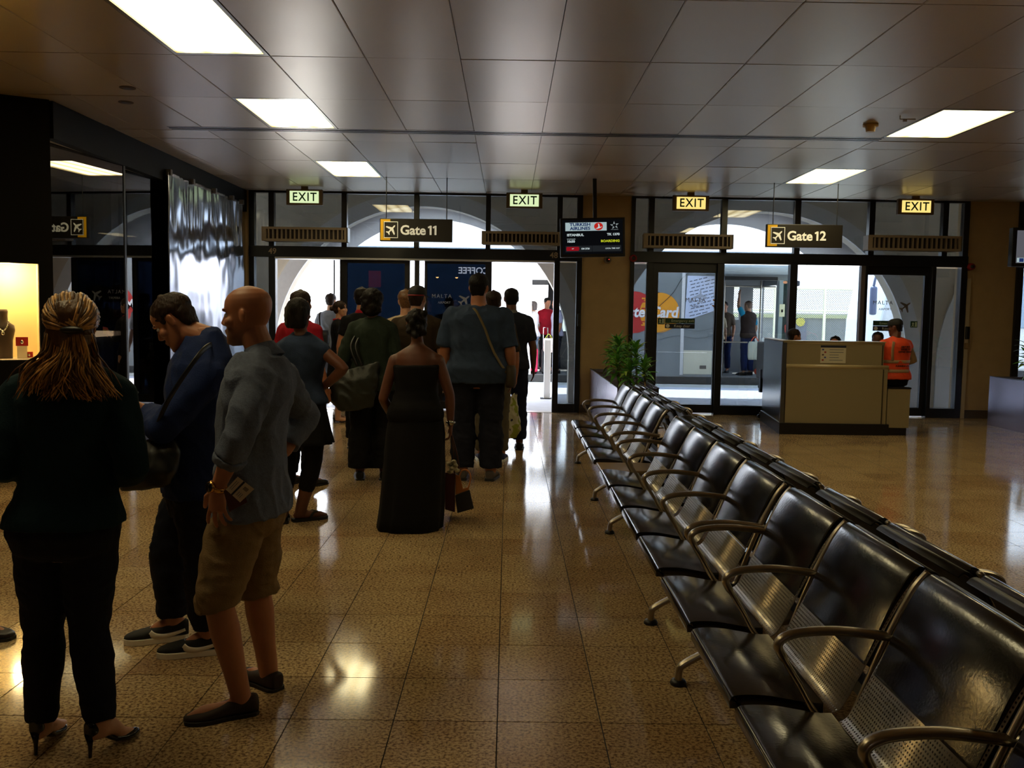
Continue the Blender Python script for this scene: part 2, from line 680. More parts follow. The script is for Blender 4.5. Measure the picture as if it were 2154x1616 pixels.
M_diff = lampmat()
LL = {(-1, 3): 'lit fluorescent ceiling panel over the bald man, cut off by the top edge',
      (-1, 2): 'lit ceiling panel just in front of the dark air slot, left side',
      (-1, 4): 'small lit ceiling panel nearest the Gate 11 sign'}
for (x0, x1, y0, y1) in lights:
    left = x0 < 0
    if left:
        lab = {2.825: 'lit ceiling panel above the viewer on the left', 5.515: 'largest lit ceiling panel, cut off by the top edge at left',
               8.205: 'lit ceiling panel at left just before the dark air slot', 11.58: 'small lit ceiling panel over the queue, closest to the gates'}[y0]
    else:
        lab = {2.825: 'lit ceiling panel above the viewer on the right', 5.515: 'lit ceiling panel beyond the right edge above the seats',
               8.205: 'lit ceiling panel at right beside the smoke detector', 11.58: 'small lit ceiling panel over the check desk, closest to the gates'}[y0]
    t = thing('ceiling_light', lab, 'ceiling light', ((x0 + x1) / 2, (y0 + y1) / 2, H), group='recessed ceiling lights')
    hx, hy = (x1 - x0) / 2 - .004, (y1 - y0) / 2 - .004
    bm = bmesh.new()
    f = .028
    for a in ((-hx, hx, -hy, -hy + f + .02), (-hx, hx, hy - f - .02, hy), (-hx, -hx + f, -hy + f + .02, hy - f - .02), (hx - f, hx, -hy + f + .02, hy - f - .02)):
        bx(bm, *a, 0.0, .03)
    o = obj('frame', bm, M_alu); o.parent = t
    bm = bmesh.new()
    bx(bm, -hx + f, hx - f, -hy + f, hy - f, .012, .016)
    o = obj('diffuser', bm, M_diff); o.parent = t

# air slot
t = thing('air_slot', 'long dark linear air slot running across the ceiling', 'air vent', (0.12, 9.645, H))
for k, (dy, z0, m) in enumerate(((-.085, -.003, M_alu), (-.04, .0, M_black), (-.015, -.006, M_alu), (.02, .0, M_black), (.05, -.006, M_alu), (.085, .0, M_black))):
    bm = bmesh.new()
    bx(bm, -3.6, 3.66, dy - .012, dy + .012, z0, .0035)
    o = obj('slat', bm, m); o.parent = t
t['label'] = 'long dark linear air slot running across the ceiling'
# smoke detector
t = thing('smoke_detector', 'yellowed round smoke detector on the ceiling beside a lit panel', 'smoke detector', (3.39, 8.9, H))
M_yel = mat('yellowed plastic', (196, 160, 92), 0.45)
bm = bmesh.new(); cyl(bm, (0, 0, 0.002), (0, 0, -.022), .07, 24); o = obj('base', bm, M_yel, t, True); o.parent = t
bm = bmesh.new(); cyl(bm, (0, 0, -.02), (0, 0, -.07), .05, 24, .04); o = obj('sensor_head', bm, M_yel); o.parent = t
t = thing('ceiling_bracket', 'thin metal bracket hanging from the ceiling by the smoke detector', 'bracket', (3.5, 8.5, H))
bm = bmesh.new(); tube(bm, [(0, 0, .01), (0, 0, -.03), (.14, 0, -.03)], .006, 8); o = obj('rod', bm, M_alu); o.parent = t
bm = bmesh.new(); bx(bm, .03, .06, -.01, .01, -.055, -.03); o = obj('clip', bm, M_alu); o.parent = t
for i, (x, y) in enumerate(((-3.44, 8.45), (-3.2, 7.9))):
    t = thing('ceiling_downlight', ('unlit round ceiling fitting nearer the dark glass wall', 'unlit round ceiling fitting, the one nearer the viewer')[i], 'ceiling fitting', (x, y, H), group='unlit fittings at left')
    bm = bmesh.new(); cyl(bm, (0, 0, .0), (0, 0, -.006), .065, 24); o = obj('ring', bm, mat('brown trim', (92, 70, 48), 0.5)); o.parent = t
    bm = bmesh.new(); cyl(bm, (0, 0, -.006), (0, 0, -.009), .04, 20); o = obj('lens', bm, mat('dim lens', (60, 44, 30), 0.3)); o.parent = t

# walls round the hall (the parts beyond the frame close the room)
struct(box('wall_right', 11.8, 12, -9, 14.7, 0, H + .1, M_beige))
struct(box('wall_back', -9, 12, -9.2, -9, 0, H + .1, mat('back wall', (96, 80, 62), 0.7)))
struct(box('wall_left', -9.2, -9, -9, 8.0, 0, H + .1, mat('left wall', (70, 56, 44), 0.7)))
# pillar between the gates and wall to the right of gate 12
pil = struct(box('wall_pillar', 1.135, 1.885, WY - .03, WY + .35, 0, H + .05, M_beige))
struct(box('baseboard_pillar', 1.15, 1.88, WY - .05, WY - .03, 0, .13, M_base))
wr = struct(box('wall_front', 7.16, 7.93, WY - .02, WY + .35, 0, H + .05, M_beige))
struct(box('baseboard_front', 7.16, 7.95, WY - .045, WY - .02, 0, .13, M_base))
struct(box('wall_front_corner', -4.4, -4.06, WY - .02, WY + .35, 0, H + .05, M_beige))
struct(box('trim_1', 7.16, 7.22, WY - .06, WY - .02, 0.0, 2.2, mat('pale trim', (176, 160, 132), .5)))


def gate(name, x0, x1, ups, lows, hz=(2.37, 2.54), sill=0.0):
    """aluminium gate front; ups: transom mullions; lows: (x0,x1,z0,z1,kind) lower members"""
    g = struct(empty(name, ((x0 + x1) / 2, WY, 0)))
    box('head_rail', x0, x1, WY - .08, WY + .08, hz[0], hz[1], M_frame, g, .004)
    box('top_rail', x0, x1, WY - .05, WY + .05, H - .03, H + .03, M_frame, g)
    for a, b in ups:
        box('mullion', a, b, WY - .06, WY + .06, hz[1], H - .03, M_frame, g, .003)
    e = sorted(ups)
    for (a, b), (c, d) in zip(e[:-1], e[1:]):
        box('glass_pane', b - .005, c + .005, WY - .005, WY + .005, hz[1] - .005, H - .025, M_glass, g)
    for a, b, z0, z1, kind in lows:
        if kind == 'g':
            box('glass_pane', a, b, WY - .005, WY + .005, z0, z1, M_glass, g)
        else:
            box('post' if (z1 - z0) > 1 else 'bottom_rail', a, b, WY - .07, WY + .07, z0, z1, M_frame, g, .004)
    return g


def leaf(g, x0, x1, z0, z1, gx0, gx1, gz0, gz1, m, y=WY):
    bm = bmesh.new()
    bx(bm, x0, gx0, y - .03, y + .03, z0, z1)
    bx(bm, gx1, x1, y - .03, y + .03, z0, z1)
    bx(bm, gx0, gx1, y - .03, y + .03, z0, gz0)
    bx(bm, gx0, gx1, y - .03, y + .03, gz1, z1)
    d = obj('door_leaf', bm, M_frame, g)
    box('glass_pane', gx0 - .01, gx1 + .01, y - .006, y + .006, gz0 - .01, gz1 + .01, m, d)
    return d


g11 = gate('door_1', -4.05, 1.13,
           [(-4.05, -3.965), (-3.745, -3.66), (-2.615, -2.53), (-1.49, -1.41), (-.375, -.30), (.735, .815), (1.045, 1.13)],
           [(-4.05, -3.97, 0, 2.37, 'p'), (-3.745, -3.64, 0, 2.37, 'p'), (-3.975, -3.74, .1, 2.37, 'g'), (-3.97, -3.745, 0, .1, 'p'),
            (.70, .79, 0, 2.37, 'p'), (1.05, 1.13, 0, 2.37, 'p'), (.78, 1.06, .13, 2.35, 'g'), (.79, 1.05, 0, .14, 'p'), (-1.475, -1.40, 0, 2.37, 'p')])
leaf(g11, -2.66, -1.56, .02, 2.37, -2.545, -1.64, .14, 2.30, M_film, WY + .09)
leaf(g11, -1.33, -.275, .02, 2.37, -1.29, -.375, .14, 2.31, M_film, WY + .09)
box('threshold', -4.0, 1.1, WY - .1, WY + .12, -.004, .004, M_alu, g11)
box('track_cover', -3.64, .70, WY - .1, WY + .12, 2.345, 2.372, mat('pale alu', (190, 192, 196), .4, .4), g11)
g12 = gate('door_2', 1.885, 7.15,
           [(1.885, 1.95), (2.155, 2.245), (3.29, 3.38), (4.43, 4.52), (5.587, 5.676), (6.736, 6.82), (7.063, 7.15)],
           [(1.885, 1.95, 0, 2.37, 'p'), (1.945, 2.16, .1, 2.345, 'g'), (1.95, 2.155, 0, .1, 'p'), (2.155, 2.25, 0, 2.37, 'p'),
            (3.345, 4.385, .15, 2.36, 'g'), (3.25, 3.355, 0, 2.37, 'p'), (3.35, 4.39, 0, .15, 'p'), (4.385, 4.50, 0, 2.37, 'p'), (4.495, 5.505, .15, 2.36, 'g'),
            (4.5, 5.5, 0, .15, 'p'), (5.56, 5.60, 0, 2.37, 'p'), (6.60, 6.665, 0, 2.37, 'p'), (6.66, 7.06, .15, 2.35, 'g'), (6.66, 7.06, 0, .15, 'p'), (7.055, 7.15, 0, 2.37, 'p')])
leaf(g12, 2.245, 3.26, .02, 2.37, 2.335, 3.23, .15, 2.225, M_glass, WY + .02)
leaf(g12, 5.595, 6.60, .02, 2.37, 5.605, 6.515, .15, 2.235, M_glass, WY + .02)
box('silver_post', 5.50, 5.56, WY - .05, WY + .05, .0, 2.37, mat('grey post', (120, 112, 112), .35, .5), g12)
g13 = gate('door_3', 7.93, 11.8, [(7.93, 8.02), (9.1, 9.18), (10.3, 10.38), (11.7, 11.8)],
           [(7.93, 8.03, 0, 2.37, 'p'), (8.02, 9.12, .1, 2.36, 'g'), (9.1, 9.18, 0, 2.37, 'p'), (9.17, 10.32, .1, 2.36, 'g'), (10.3, 10.4, 0, 2.37, 'p'), (10.38, 11.72, .1, 2.36, 'g'), (8.0, 11.75, 0, .1, 'p')])
for k, (s, x) in enumerate((('49', -3.68), ('48', .69))):
    text(s, (x, WY - .082, 2.455), .125, mat('faded lettering', (170, 150, 126), .5), g11, bold=.002, name='gate_number')
# stickers on gate glass
M_gl = mat('etched lettering', (120, 116, 112), .6)
for (cx, m_, par) in ((-.92, mat('pale lettering', (170, 176, 190), .5), g11), (3.07, mat('grey lettering', (92, 84, 80), .6), g12), (6.02, mat('grey lettering', (92, 84, 80), .6), g12)):
    yy = WY + (.083 if par is g11 else .012)
    text('MALTA', (cx - .14, yy, 1.80), .085, m_, par, name='sticker_lettering', space=1.25)
    text('AIRPORT', (cx - .1, yy, 1.70), .05, m_, par, name='sticker_lettering')
    flat_poly('sticker_aeroplane', airplane_poly(cx + .22, 1.75, .1, -.9), yy - .003, mat('sticker orange', (178, 120, 50), .6) if cx == 3.07 else m_, par)
M_sgreen = mat('sign green', (18, 60, 34), .5)
M_sblue = mat('sign navy', (14, 18, 44), .5)
M_pale = mat('sign pale', (180, 196, 176), .5)
M_palew = mat('sign white', (220, 220, 215), .5)
for (x0, z0, pic) in ((2.46, 1.43, 2.30), (5.74, 1.44, 6.41)):
    box('door_notice', x0, x0 + .47, WY + .004, WY + .012, z0, z0 + .08, M_sgreen, g12)
    box('door_notice', x0, x0 + .47, WY + .004, WY + .012, z0 - .08, z0 - .003, M_sblue, g12)
    text('Emergency exit', (x0 + .28, WY + .002, z0 + .04), .058, M_pale, g12, name='notice_lettering')
    text('Keep clear', (x0 + .27, WY + .002, z0 - .042), .058, M_palew, g12, name='notice_lettering')
    flat_poly('notice_symbol', disc_poly(x0 + .045, z0 - .042, .03), WY + .001, M_palew, g12)
    px = 2.345 if pic < 3 else 6.33
    box('exit_pictogram', px, px + .11, WY + .004, WY + .012, z0 - .02, z0 + .08, M_sgreen, g12)
    flat_poly('pictogram_door', [(px + .07, z0 - .008), (px + .1, z0 - .008), (px + .1, z0 + .066), (px + .07, z0 + .066)], WY + .001, M_pale, g12)
    flat_poly('pictogram_figure', [(px + .012, z0 - .006), (px + .03, z0 + .02), (px + .022, z0 + .05), (px + .04, z0 + .062), (px + .055, z0 + .045), (px + .045, z0 + .02), (px + .062, z0 - .008), (px + .05, z0 - .01), (px + .037, z0 + .01), (px + .022, z0 - .01)], WY + .001, M_pale, g12)

# ---------------------------------------------------------------- left side: dark glass shop front and kiosk
wl = struct(box('wall_glass_header', LX - .06, LX + .03, 8.45, WY - .02, 3.06, H + .03, M_dark))
gw = struct(empty('window_1', (LX, 11.5, 0)))
ys = [8.45, 10.02, 11.5, 13.0, WY - .02]
for a, b in zip(ys[:-1], ys[1:]):
    rec = .13 if b < 12 else 0      # angle of the two nearer panes is shaped to catch the gate sign's reflection
    bm = bmesh.new()
    prism(bm, [(LX - rec - .006, a), (LX - rec + .006, a), (LX + .006, b), (LX - .006, b)], 2.94, 'z', .12)
    obj('glass_pane', bm, M_shopglass, gw)
for y in ys[1:-1]:
    box('mullion', LX - .05, LX + .012, y - .02, y + .02, .1, 3.06, M_black, gw)
box('sill_rail', LX - .05, LX + .012, 8.45, WY - .02, 0, .12, M_black, gw)
# dark shop interior behind the glass
M_shopin = mat('shop interior', (26, 20, 18), .8)
struct(box('wall_shop_back', -6.6, -6.5, 8.3, 14.8, 0, H, M_shopin))
struct(box('wall_shop_side', -6.5, -4.2, 14.66, 14.76, 0, H, M_shopin))
struct(box('wall_shop_near', -6.5, -4.55, 8.85, 8.9, 0, H, M_shopin))
t = thing('display_shelf', 'lit display ledge seen through the dark shop glass', 'display shelf', (-4.75, 9.7, 0))
box('counter', -5.1, -4.33, 9.3, 10.4, 0, 1.25, mat('shop counter', (24, 26, 40), .5), t)
box('lit_top', -5.12, -4.28, 9.3, 10.42, 1.25, 1.295, emat('ledge glow', (255, 224, 170), 1.8), t)
t2 = thing('tiara', 'small gold tiara standing on the lit ledge behind the glass', 'jewellery', (-4.42, 9.75, 1.295))
M_gold = mat('gold', (214, 160, 84), .25, 1.0)
bm = bmesh.new()
for k in range(9):
    a = PI * k / 8
    p = V((.085 * math.cos(a), .05 * math.sin(a), 0)) + t2.location
    cyl(bm, p, p + V((0, 0, .07 + .03 * math.sin(a))), .004, 6)
obj('spikes', bm, M_gold, t2)
bm = bmesh.new()
tube(bm, [V((.085 * math.cos(PI * k / 12), .05 * math.sin(PI * k / 12), .012)) + t2.location for k in range(13)], .012, 8)
obj('band', bm, M_gold, t2)

# kiosk (jewellery shop) at far left: facade runs from its corner to the left edge
kd = V((-0.87, -0.493, 0))
kc = V((-4.10, 8.40, 0))
kn = V((0.493, -0.87, 0))
ksk = struct(empty('wall_kiosk', kc))
krot = math.atan2(kd.y, kd.x)


def kbox(name, s0, s1, d0, d1, z0, z1, m, parent, bevel=0):
    """box in kiosk coords: s along facade (from corner), d depth behind the facade"""
    bm = bmesh.new()
    P = lambda s, d, z: bm.verts.new(kc + kd * s - kn * d + V((0, 0, z)))
    vs = [P(s, d, z) for s in (s0, s1) for d in (d0, d1) for z in (z0, z1)]
    for f in ((0, 1, 3, 2), (4, 6, 7, 5), (0, 4, 5, 1), (2, 3, 7, 6), (0, 2, 6, 4), (1, 5, 7, 3)):
        bm.faces.new([vs[i] for i in f])
    return obj(name, bm, m, parent, bevel=bevel)


M_kiosk = mat('kiosk wood', (12, 8, 7), .6, spec=.12, var=.3, scale=5, stretch=(1, 1, .1))
kbox('facade_top', 0, 3.5, 0, .1, 1.94, H, M_kiosk, ksk)
kbox('facade_bottom', 0, 3.5, 0, .1, 0, 1.08, M_kiosk, ksk)
kbox('facade_post', 0, .115, 0, .1, 1.08, 1.94, M_kiosk, ksk)
kbox('facade_post', 1.6, 3.5, 0, .1, 1.08, 1.94, M_kiosk, ksk)
kbox('side_return', 0, .02, .02, .5, 0, H, M_kiosk, ksk)
M_niche = mat('niche cream', (246, 224, 170), .7)
kbox('niche_back', .1, 1.62, .45, .47, 1.06, 1.96, M_niche, ksk)
kbox('niche_side', .1, .118, .1, .46, 1.06, 1.96, M_niche, ksk)
kbox('niche_side', 1.6, 1.62, .1, .46, 1.06, 1.96, M_niche, ksk)
kbox('niche_floor', .1, 1.62, .02, .47, 1.06, 1.085, mat('niche ledge', (235, 220, 200), .4), ksk)
kbox('niche_ceiling', .1, 1.62, .1, .47, 1.94, 1.96, M_niche, ksk)
kbox('glass_pane', .115, 1.6, .02, .028, 1.085, 1.94, glassmat('vitrine glass', (245, 245, 240), refl=.6), ksk)
for s in (.35, .95):
    ld = bpy.data.lights.new('vitrine_lamp', 'POINT'); ld.energy = 13; ld.shadow_soft_size = .03; ld.color = (1, .78, .42)
    lo = bpy.data.objects.new('vitrine_lamp', ld)
    lo.location = kc + kd * s - kn * .22 + V((0, 0, 1.86))
    COL.objects.link(lo)
# bust with necklace
b0 = kc + kd * .405 - kn * .24
t = thing('jewellery_bust', 'dark velvet neck bust wearing a silver pendant necklace in the lit window', 'display bust', b0 + V((0, 0, 1.085)))
M_velvet = mat('dark velvet', (62, 46, 38), .9, sheen=.4)
bm = bmesh.new()
def ring_pts(z, a, b, n=20):
    return [V(b0) + kd * (a * math.cos(2 * PI * k / n)) + kn * (b * math.sin(2 * PI * k / n)) + V((0, 0, z)) for k in range(n)]
prev = None
for z, a, b in ((1.085, .075, .05), (1.25, .08, .055), (1.34, .1, .06), (1.385, .095, .055), (1.42, .045, .04), (1.47, .042, .038), (1.51, .047, .042), (1.53, .04, .035)):
    rg = [bm.verts.new(p) for p in ring_pts(z, a, b)]
    if prev:
        for k in range(20): bm.faces.new((prev[k], prev[(k + 1) % 20], rg[(k + 1) % 20], rg[k]))
    else: bm.faces.new(rg)
    prev = rg
bm.faces.new(prev[::-1])
obj('bust', bm, M_velvet, t, True)
bm = bmesh.new()
for k in range(15):
    a = -PI * .15 + (PI * 1.3) * k / 14
    a2 = -PI / 2 + (k - 7) / 7 * 1.25
    s = math.sin((k - 7) / 7 * 1.2) * .05
    zz = 1.335 + .085 * abs((k - 7) / 7) ** 1.5
    p = V(b0) + kd * s + kn * (.066 - .02 * abs((k - 7) / 7)) + V((0, 0, zz))
    ell(bm, p, .007, .007, .007, 6)
obj('necklace', bm, M_chrome, t, True)
bm = bmesh.new(); ell(bm, V(b0) + kn * .068 + V((0, 0, 1.315)), .014, .008, .018, 8); obj('pendant', bm, M_chrome, t, True)
for i, (s, z, w_, lab) in enumerate(((.255, 1.24, .05, 'red pendant card standing beside the velvet bust'), (.20, 1.12, .032, 'small red ring card on a clear block in the shop window'))):
    p = kc + kd * s - kn * .2
    t = thing('jewellery_card', lab, 'jewellery card', (p.x, p.y, 1.085), group='red jewellery cards')
    bm = bmesh.new()
    for (sa, sb, da, db, za, zb) in ((-w_, w_, 0, .008, z - w_ * .8, z + w_ * .8),):
        vs = [bm.verts.new(p + kd * a_ - kn * d_ + V((0, 0, z_))) for a_ in (sa, sb) for d_ in (da, db) for z_ in (za, zb)]
        for f in ((0, 1, 3, 2), (4, 6, 7, 5), (0, 4, 5, 1), (2, 3, 7, 6), (0, 2, 6, 4), (1, 5, 7, 3)): bm.faces.new([vs[i_] for i_ in f])
    obj('card', bm, mat('red card', (176, 26, 26), .6), t)
    bm = bmesh.new()
    vs = [bm.verts.new(p + kd * a_ - kn * d_ + V((0, 0, z_))) for a_ in (-w_ * .8, w_ * .8) for d_ in (-.02, .03) for z_ in (1.085, z - w_ * .8)]
    for f in ((0, 1, 3, 2), (4, 6, 7, 5), (0, 4, 5, 1), (2, 3, 7, 6), (0, 2, 6, 4), (1, 5, 7, 3)): bm.faces.new([vs[i_] for i_ in f])
    obj('stand', bm, mat('clear block', (226, 214, 190), .2), t)
    bm = bmesh.new(); ell(bm, p + kn * .006 + V((0, 0, z - .004)), w_ * .3, w_ * .3, w_ * .4, 8); obj('pendant', bm, M_chrome, t, True)

# crinkled silver film hanging over the far glass
t = thing('silver_film', 'crinkled reflective silver film hanging over the shop glass', 'plastic film', (LX + .05, 12.7, 0))
bm = bmesh.new()
ny, nz = 90, 90
grid = []
for i in range(ny + 1):
    row = []
    y = 11.1 + (14.28 - 11.1) * i / ny
    for j in range(nz + 1):
        z = .06 + (3.16 - .06) * j / nz
        up = max(0, (z - 1.9) / 1.2)
        d = .035 + .012 * noise.noise((y * 1.1, z * .5, 0)) + up * (.05 * noise.noise((y * 3.2 + z * 1.0, z * .9, 3.1)) + .02 * noise.noise((y * 9, z * 1.8, 7.7))) \
            + .004 * noise.noise((y * 5, z * 3, 5)) + .03 * math.exp(-((z - 2.25) / .09) ** 2) * noise.noise((y * 2, 0, 1))
        row.append(bm.verts.new((LX + .02 + max(.006, d + .02), y, z + (0 if j < nz else .02 * noise.noise((y * 2, 0, 0))))))
    grid.append(row)
for i in range(ny):
    for j in range(nz):
        bm.faces.new((grid[i][j], grid[i + 1][j], grid[i + 1][j + 1], grid[i][j + 1]))
o = obj('film_sheet', bm, mat('silver film', (168, 172, 186), .16, 1.0), t, True)
sm = o.modifiers.new('s', 'SOLIDIFY'); sm.thickness = .001
bm = bmesh.new()
for y in (11.2, 12.0, 12.9, 13.7, 14.2):
    bx(bm, LX + .02, LX + .09, y - .03, y + .03, 3.13, 3.2)
tag(obj('tape_tabs', bm, mat('grey tape', (110, 106, 104), .5), t), kind='stuff')

# ---------------------------------------------------------------- behind the viewer: coffee counter whose sign mirrors in the gate glass
struct(box('wall_cafe', -6.5, 2.6, -5.3, -5.2, 0, H, mat('cafe wall', (46, 34, 40), .7)))
t = thing('cafe_sign', 'lit white coffee shop sign behind the viewer, mirrored in the gate glass', 'sign', (-1.2, -5.1, 3.07))
text('COFFEE', (-1.31, -5.13, 3.05), .33, emat('sign glow', (235, 240, 245), 6), t, rot=(PI / 2, 0, PI), bold=.006)
box('sign_board', -2.3, -.3, -5.2, -5.16, 2.85, 3.26, M_black, t)
t = thing('cafe_counter', 'dark coffee counter behind the viewer with a red menu board', 'counter', (-1, -4.6, 0))
box('counter_body', -2.8, 1.4, -4.9, -4.3, 0, 1.1, mat('cafe counter', (60, 34, 26), .5), t)
box('menu_board', -5.2, -4.75, -5.19, -5.15, 2.4, 3.0, emat('menu red', (190, 40, 36), .8), t)
box('back_shelf', -1.2, 1.2, -5.19, -5.0, 1.55, 1.6, mat('shelf warm', (150, 100, 60), .5), t)
for i, x in enumerate((-2.6, -1.9, -.75, .6)):
    tt = thing('pendant_lamp', ('warm pendant lamp beside the red menu board behind the viewer', 'warm pendant lamp below the last letters of the coffee sign', 'warm pendant lamp below the first letters of the coffee sign', 'warm pendant lamp over the far end of the coffee counter')[i], 'lamp', (x, -4.4, 2.9), group='cafe pendant lamps')
    bm = bmesh.new(); cyl(bm, (x, -4.4, 2.86), (x, -4.4, 2.78), .06, 16, .09); obj('shade', bm, M_black, tt)
    bm = bmesh.new(); ell(bm, (x, -4.4, 2.77), .05, .05, .03, 8); obj('bulb', bm, emat('warm bulb', (255, 190, 110), 25), tt, True)
    bm = bmesh.new(); cyl(bm, (x, -4.4, 2.86), (x, -4.4, H), .005, 6); obj('cord', bm, M_black, tt)
# ================================================================ OUTSIDE
grd = struct(box('ground', -30, 40, WY + .12, 60, -.12, -.012, M_concrete))
pav = struct(box('arcade_floor', -12, 16, WY + .12, 20.0, -.012, -.004, mat('arcade paving', (206, 204, 208), .6, var=.06, scale=5)))


def arch_z(x, xc, zc, R):
    d = abs(x - xc)
    if d >= R: return 0.0
    return zc + math.sqrt(R * R - d * d)


def arch_wall(name, y0, y1, xcs, zc, R, top, m, trim=None, zmin=0.0):
    g = struct(empty(name, (0, y0, 0)))
    xs_ = set([-11.5, 15.5])
    for xc in xcs:
        for k in range(49):
            xs_.add(round(xc - R * math.cos(PI * k / 48), 4))
    xs_ = sorted(xs_)
    bm = bmesh.new()
    for a, b in zip(xs_[:-1], xs_[1:]):
        mid = (a + b) / 2
        za = zb = 0.0
        for xc in xcs:
            if abs(mid - xc) < R:
                za = zc + math.sqrt(max(0, R * R - (a - xc) ** 2)); zb = zc + math.sqrt(max(0, R * R - (b - xc) ** 2))
        za = max(za, zmin); zb = max(zb, zmin)
        vs = [bm.verts.new(p) for p in ((a, y0, za), (b, y0, zb), (b, y0, top), (a, y0, top), (a, y1, za), (b, y1, zb), (b, y1, top), (a, y1, top))]
        for f in ((0, 1, 2, 3), (5, 4, 7, 6), (0, 4, 5, 1), (3, 2, 6, 7)): bm.faces.new([vs[i] for i in f])
    for xc in (xcs if zmin == 0 else []):
        for s in (-1, 1):
            x = xc + s * R
            vs = [bm.verts.new(p) for p in ((x, y0, 0), (x, y1, 0), (x, y1, zc), (x, y0, zc))]
            bm.faces.new(vs if s < 0 else vs[::-1])
    bmesh.ops.remove_doubles(bm, verts=bm.verts[:], dist=.0005)
    obj('wall_body', bm, m, g)
    if trim:
        for xc in xcs:
            bm = bmesh.new()
            prev = None
            for k in range(-6, 55):
                if k < 0 or k > 48:
                    s = -1 if k < 0 else 1
                    zz = zc * (1 + k / 6) if k < 0 else zc * (1 - (k - 48) / 6)
                    pi_, po = (xc + s * R, zz), (xc + s * (R + trim), zz)
                else:
                    a = PI - PI * k / 48
                    pi_ = (xc + R * math.cos(a), zc + R * math.sin(a)); po = (xc + (R + trim) * math.cos(a), zc + (R + trim) * math.sin(a))
                q = [bm.verts.new((pi_[0], y0 - .04, pi_[1])), bm.verts.new((po[0], y0 - .04, po[1])), bm.verts.new((po[0], y0, po[1])), bm.verts.new((pi_[0], y0 + .02, pi_[1]))]
                if prev:
                    for i in range(4): bm.faces.new((prev[i], prev[(i + 1) % 4], q[(i + 1) % 4], q[i]))
                prev = q
            obj('arch_trim', bm, M_archwhite, g)
    return g


AX = [-7.4, -1.5, 4.4, 10.3]
arch_wall('wall_arcade_near', 16.2, 16.5, AX, .80, 2.56, 4.35, M_outwall, .25)
arch_wall('wall_arcade_far', 19.1, 19.3, AX, .85, 2.62, 4.35, M_outwall, None, 2.62)
sof = struct(empty('arcade_vault', (0, 17, 0)))
for xc in AX:
    bm = bmesh.new()
    prev = None
    for k in range(25):
        a = R_(44) + R_(92) * k / 24
        q = [bm.verts.new((xc + 2.6 * math.cos(a), y, .82 + 2.6 * math.sin(a))) for y in (16.45, 19.15)]
        if prev: bm.faces.new((prev[0], prev[1], q[1], q[0]))
        prev = q
    o = obj('vault', bm, mat('vault grey', (170, 164, 160), .8), sof, True)
    s_ = o.modifiers.new('s', 'SOLIDIFY'); s_.thickness = .03; s_.offset = 1
struct(box('arcade_roof', -11.5, 15.5, WY, 19.3, 4.3, 4.5, M_outwall))
struct(box('wall_front_top', -11.5, 15.5, WY - .05, WY + .2, H + .04, 4.4, M_outwall))

# ---------------------------------------------------------------- apron bus standing beyond the arcade
BY = 21.0
bus = thing('apron_bus', 'long silver passenger bus, left half whitened for glare, with open doors beyond the arcade', 'bus', (1.2, BY, 0))
M_bus = mat('bus silver', (150, 156, 158), .35, .3, var=.05, scale=2, bump=.05, bscale=3)
M_busw = mat('bus white', (240, 240, 240), .4)
M_busd = mat('bus interior grey', (96, 92, 90), .6)


def bus_wall(name, x0, x1, y0, y1, holes, m, zt=2.9, zb=.16):
    bm = bmesh.new()
    x = x0
    for (a, b, c, d) in sorted(holes):
        if a > x: bx(bm, x, a, y0, y1, zb, zt)
        if c > zb: bx(bm, a, b, y0, y1, zb, c)
        bx(bm, a, b, y0, y1, d, zt)
        x = b
    if x < x1: bx(bm, x, x1, y0, y1, zb, zt)
    return obj(name, bm, m, bus)


D1, D2 = (.52, 1.62), (4.86, 6.05)
bus_wall('side_panel', -3.95, 2.3, BY, BY + .06, [(D1[0], D1[1], .16, 2.30)], M_busw)  # whitened half: glare on the silver side is put into its colour
bus_wall('side_panel', 2.3, 6.42, BY, BY + .06, [(D2[0], D2[1], .16, 2.42)], M_bus)
bus_wall('far_side', -3.95, 6.42, 23.4, 23.46, [(-3.5, -2.3, 1.05, 2.2), (-1.9, -.9, 1.05, 2.2), (.5, 1.0, 1.3, 2.25), (1.15, 1.9, 1.1, 2.25), (5.66, 5.80, 1.45, 2.3), (6.14, 6.38, .8, 2.25)], mat('bus far side', (150, 150, 150), .5))
box('roof', -3.98, 6.45, BY - .02, 23.48, 2.9, 3.0, M_bus, bus, .04)
box('bus_floor', -3.95, 6.42, BY, 23.46, .1, .16, mat('bus floor', (110, 106, 100), .7), bus)
box('skirt', -3.98, 6.44, BY - .03, BY + .05, -.0, .15, mat('bus skirt and undershadow', (70, 68, 66), .6), bus)  # dark strip: skirt together with the painted shadow under the bus
box('end_wall', -3.98, -3.92, BY, 23.46, .16, 2.9, mat('bus end', (170, 170, 172), .5), bus)
box('end_wall', 6.39, 6.45, BY, 23.46, .16, 1.0, M_bus, bus)
box('end_wall', 6.39, 6.45, BY, 23.46, 2.3, 2.9, M_bus, bus)
bm = bmesh.new()
tube(bm, [(4.4, BY - .06, 2.62), (6.3, BY - .06, 2.62)], .13, 12)
obj('door_gear_cover', bm, mat('bus gear cover', (176, 184, 184), .4), bus, True)
box('door_header', 4.86, 6.05, BY - .03, BY + .1, 2.36, 2.44, M_black, bus)
for a, b in ((6.07, 6.16), (6.30, 6.38)):
    box('door_leaf', a, b, BY - .12, BY - .06, .2, 2.36, mat('bus leaf grey', (150, 164, 160), .35), bus, .005)
bm = bmesh.new()
bx(bm, 6.16, 6.31, BY - .1, BY - .09, .2, 2.36)
obj('door_glass', bm, glassmat('bus glass', (190, 210, 206)), bus)
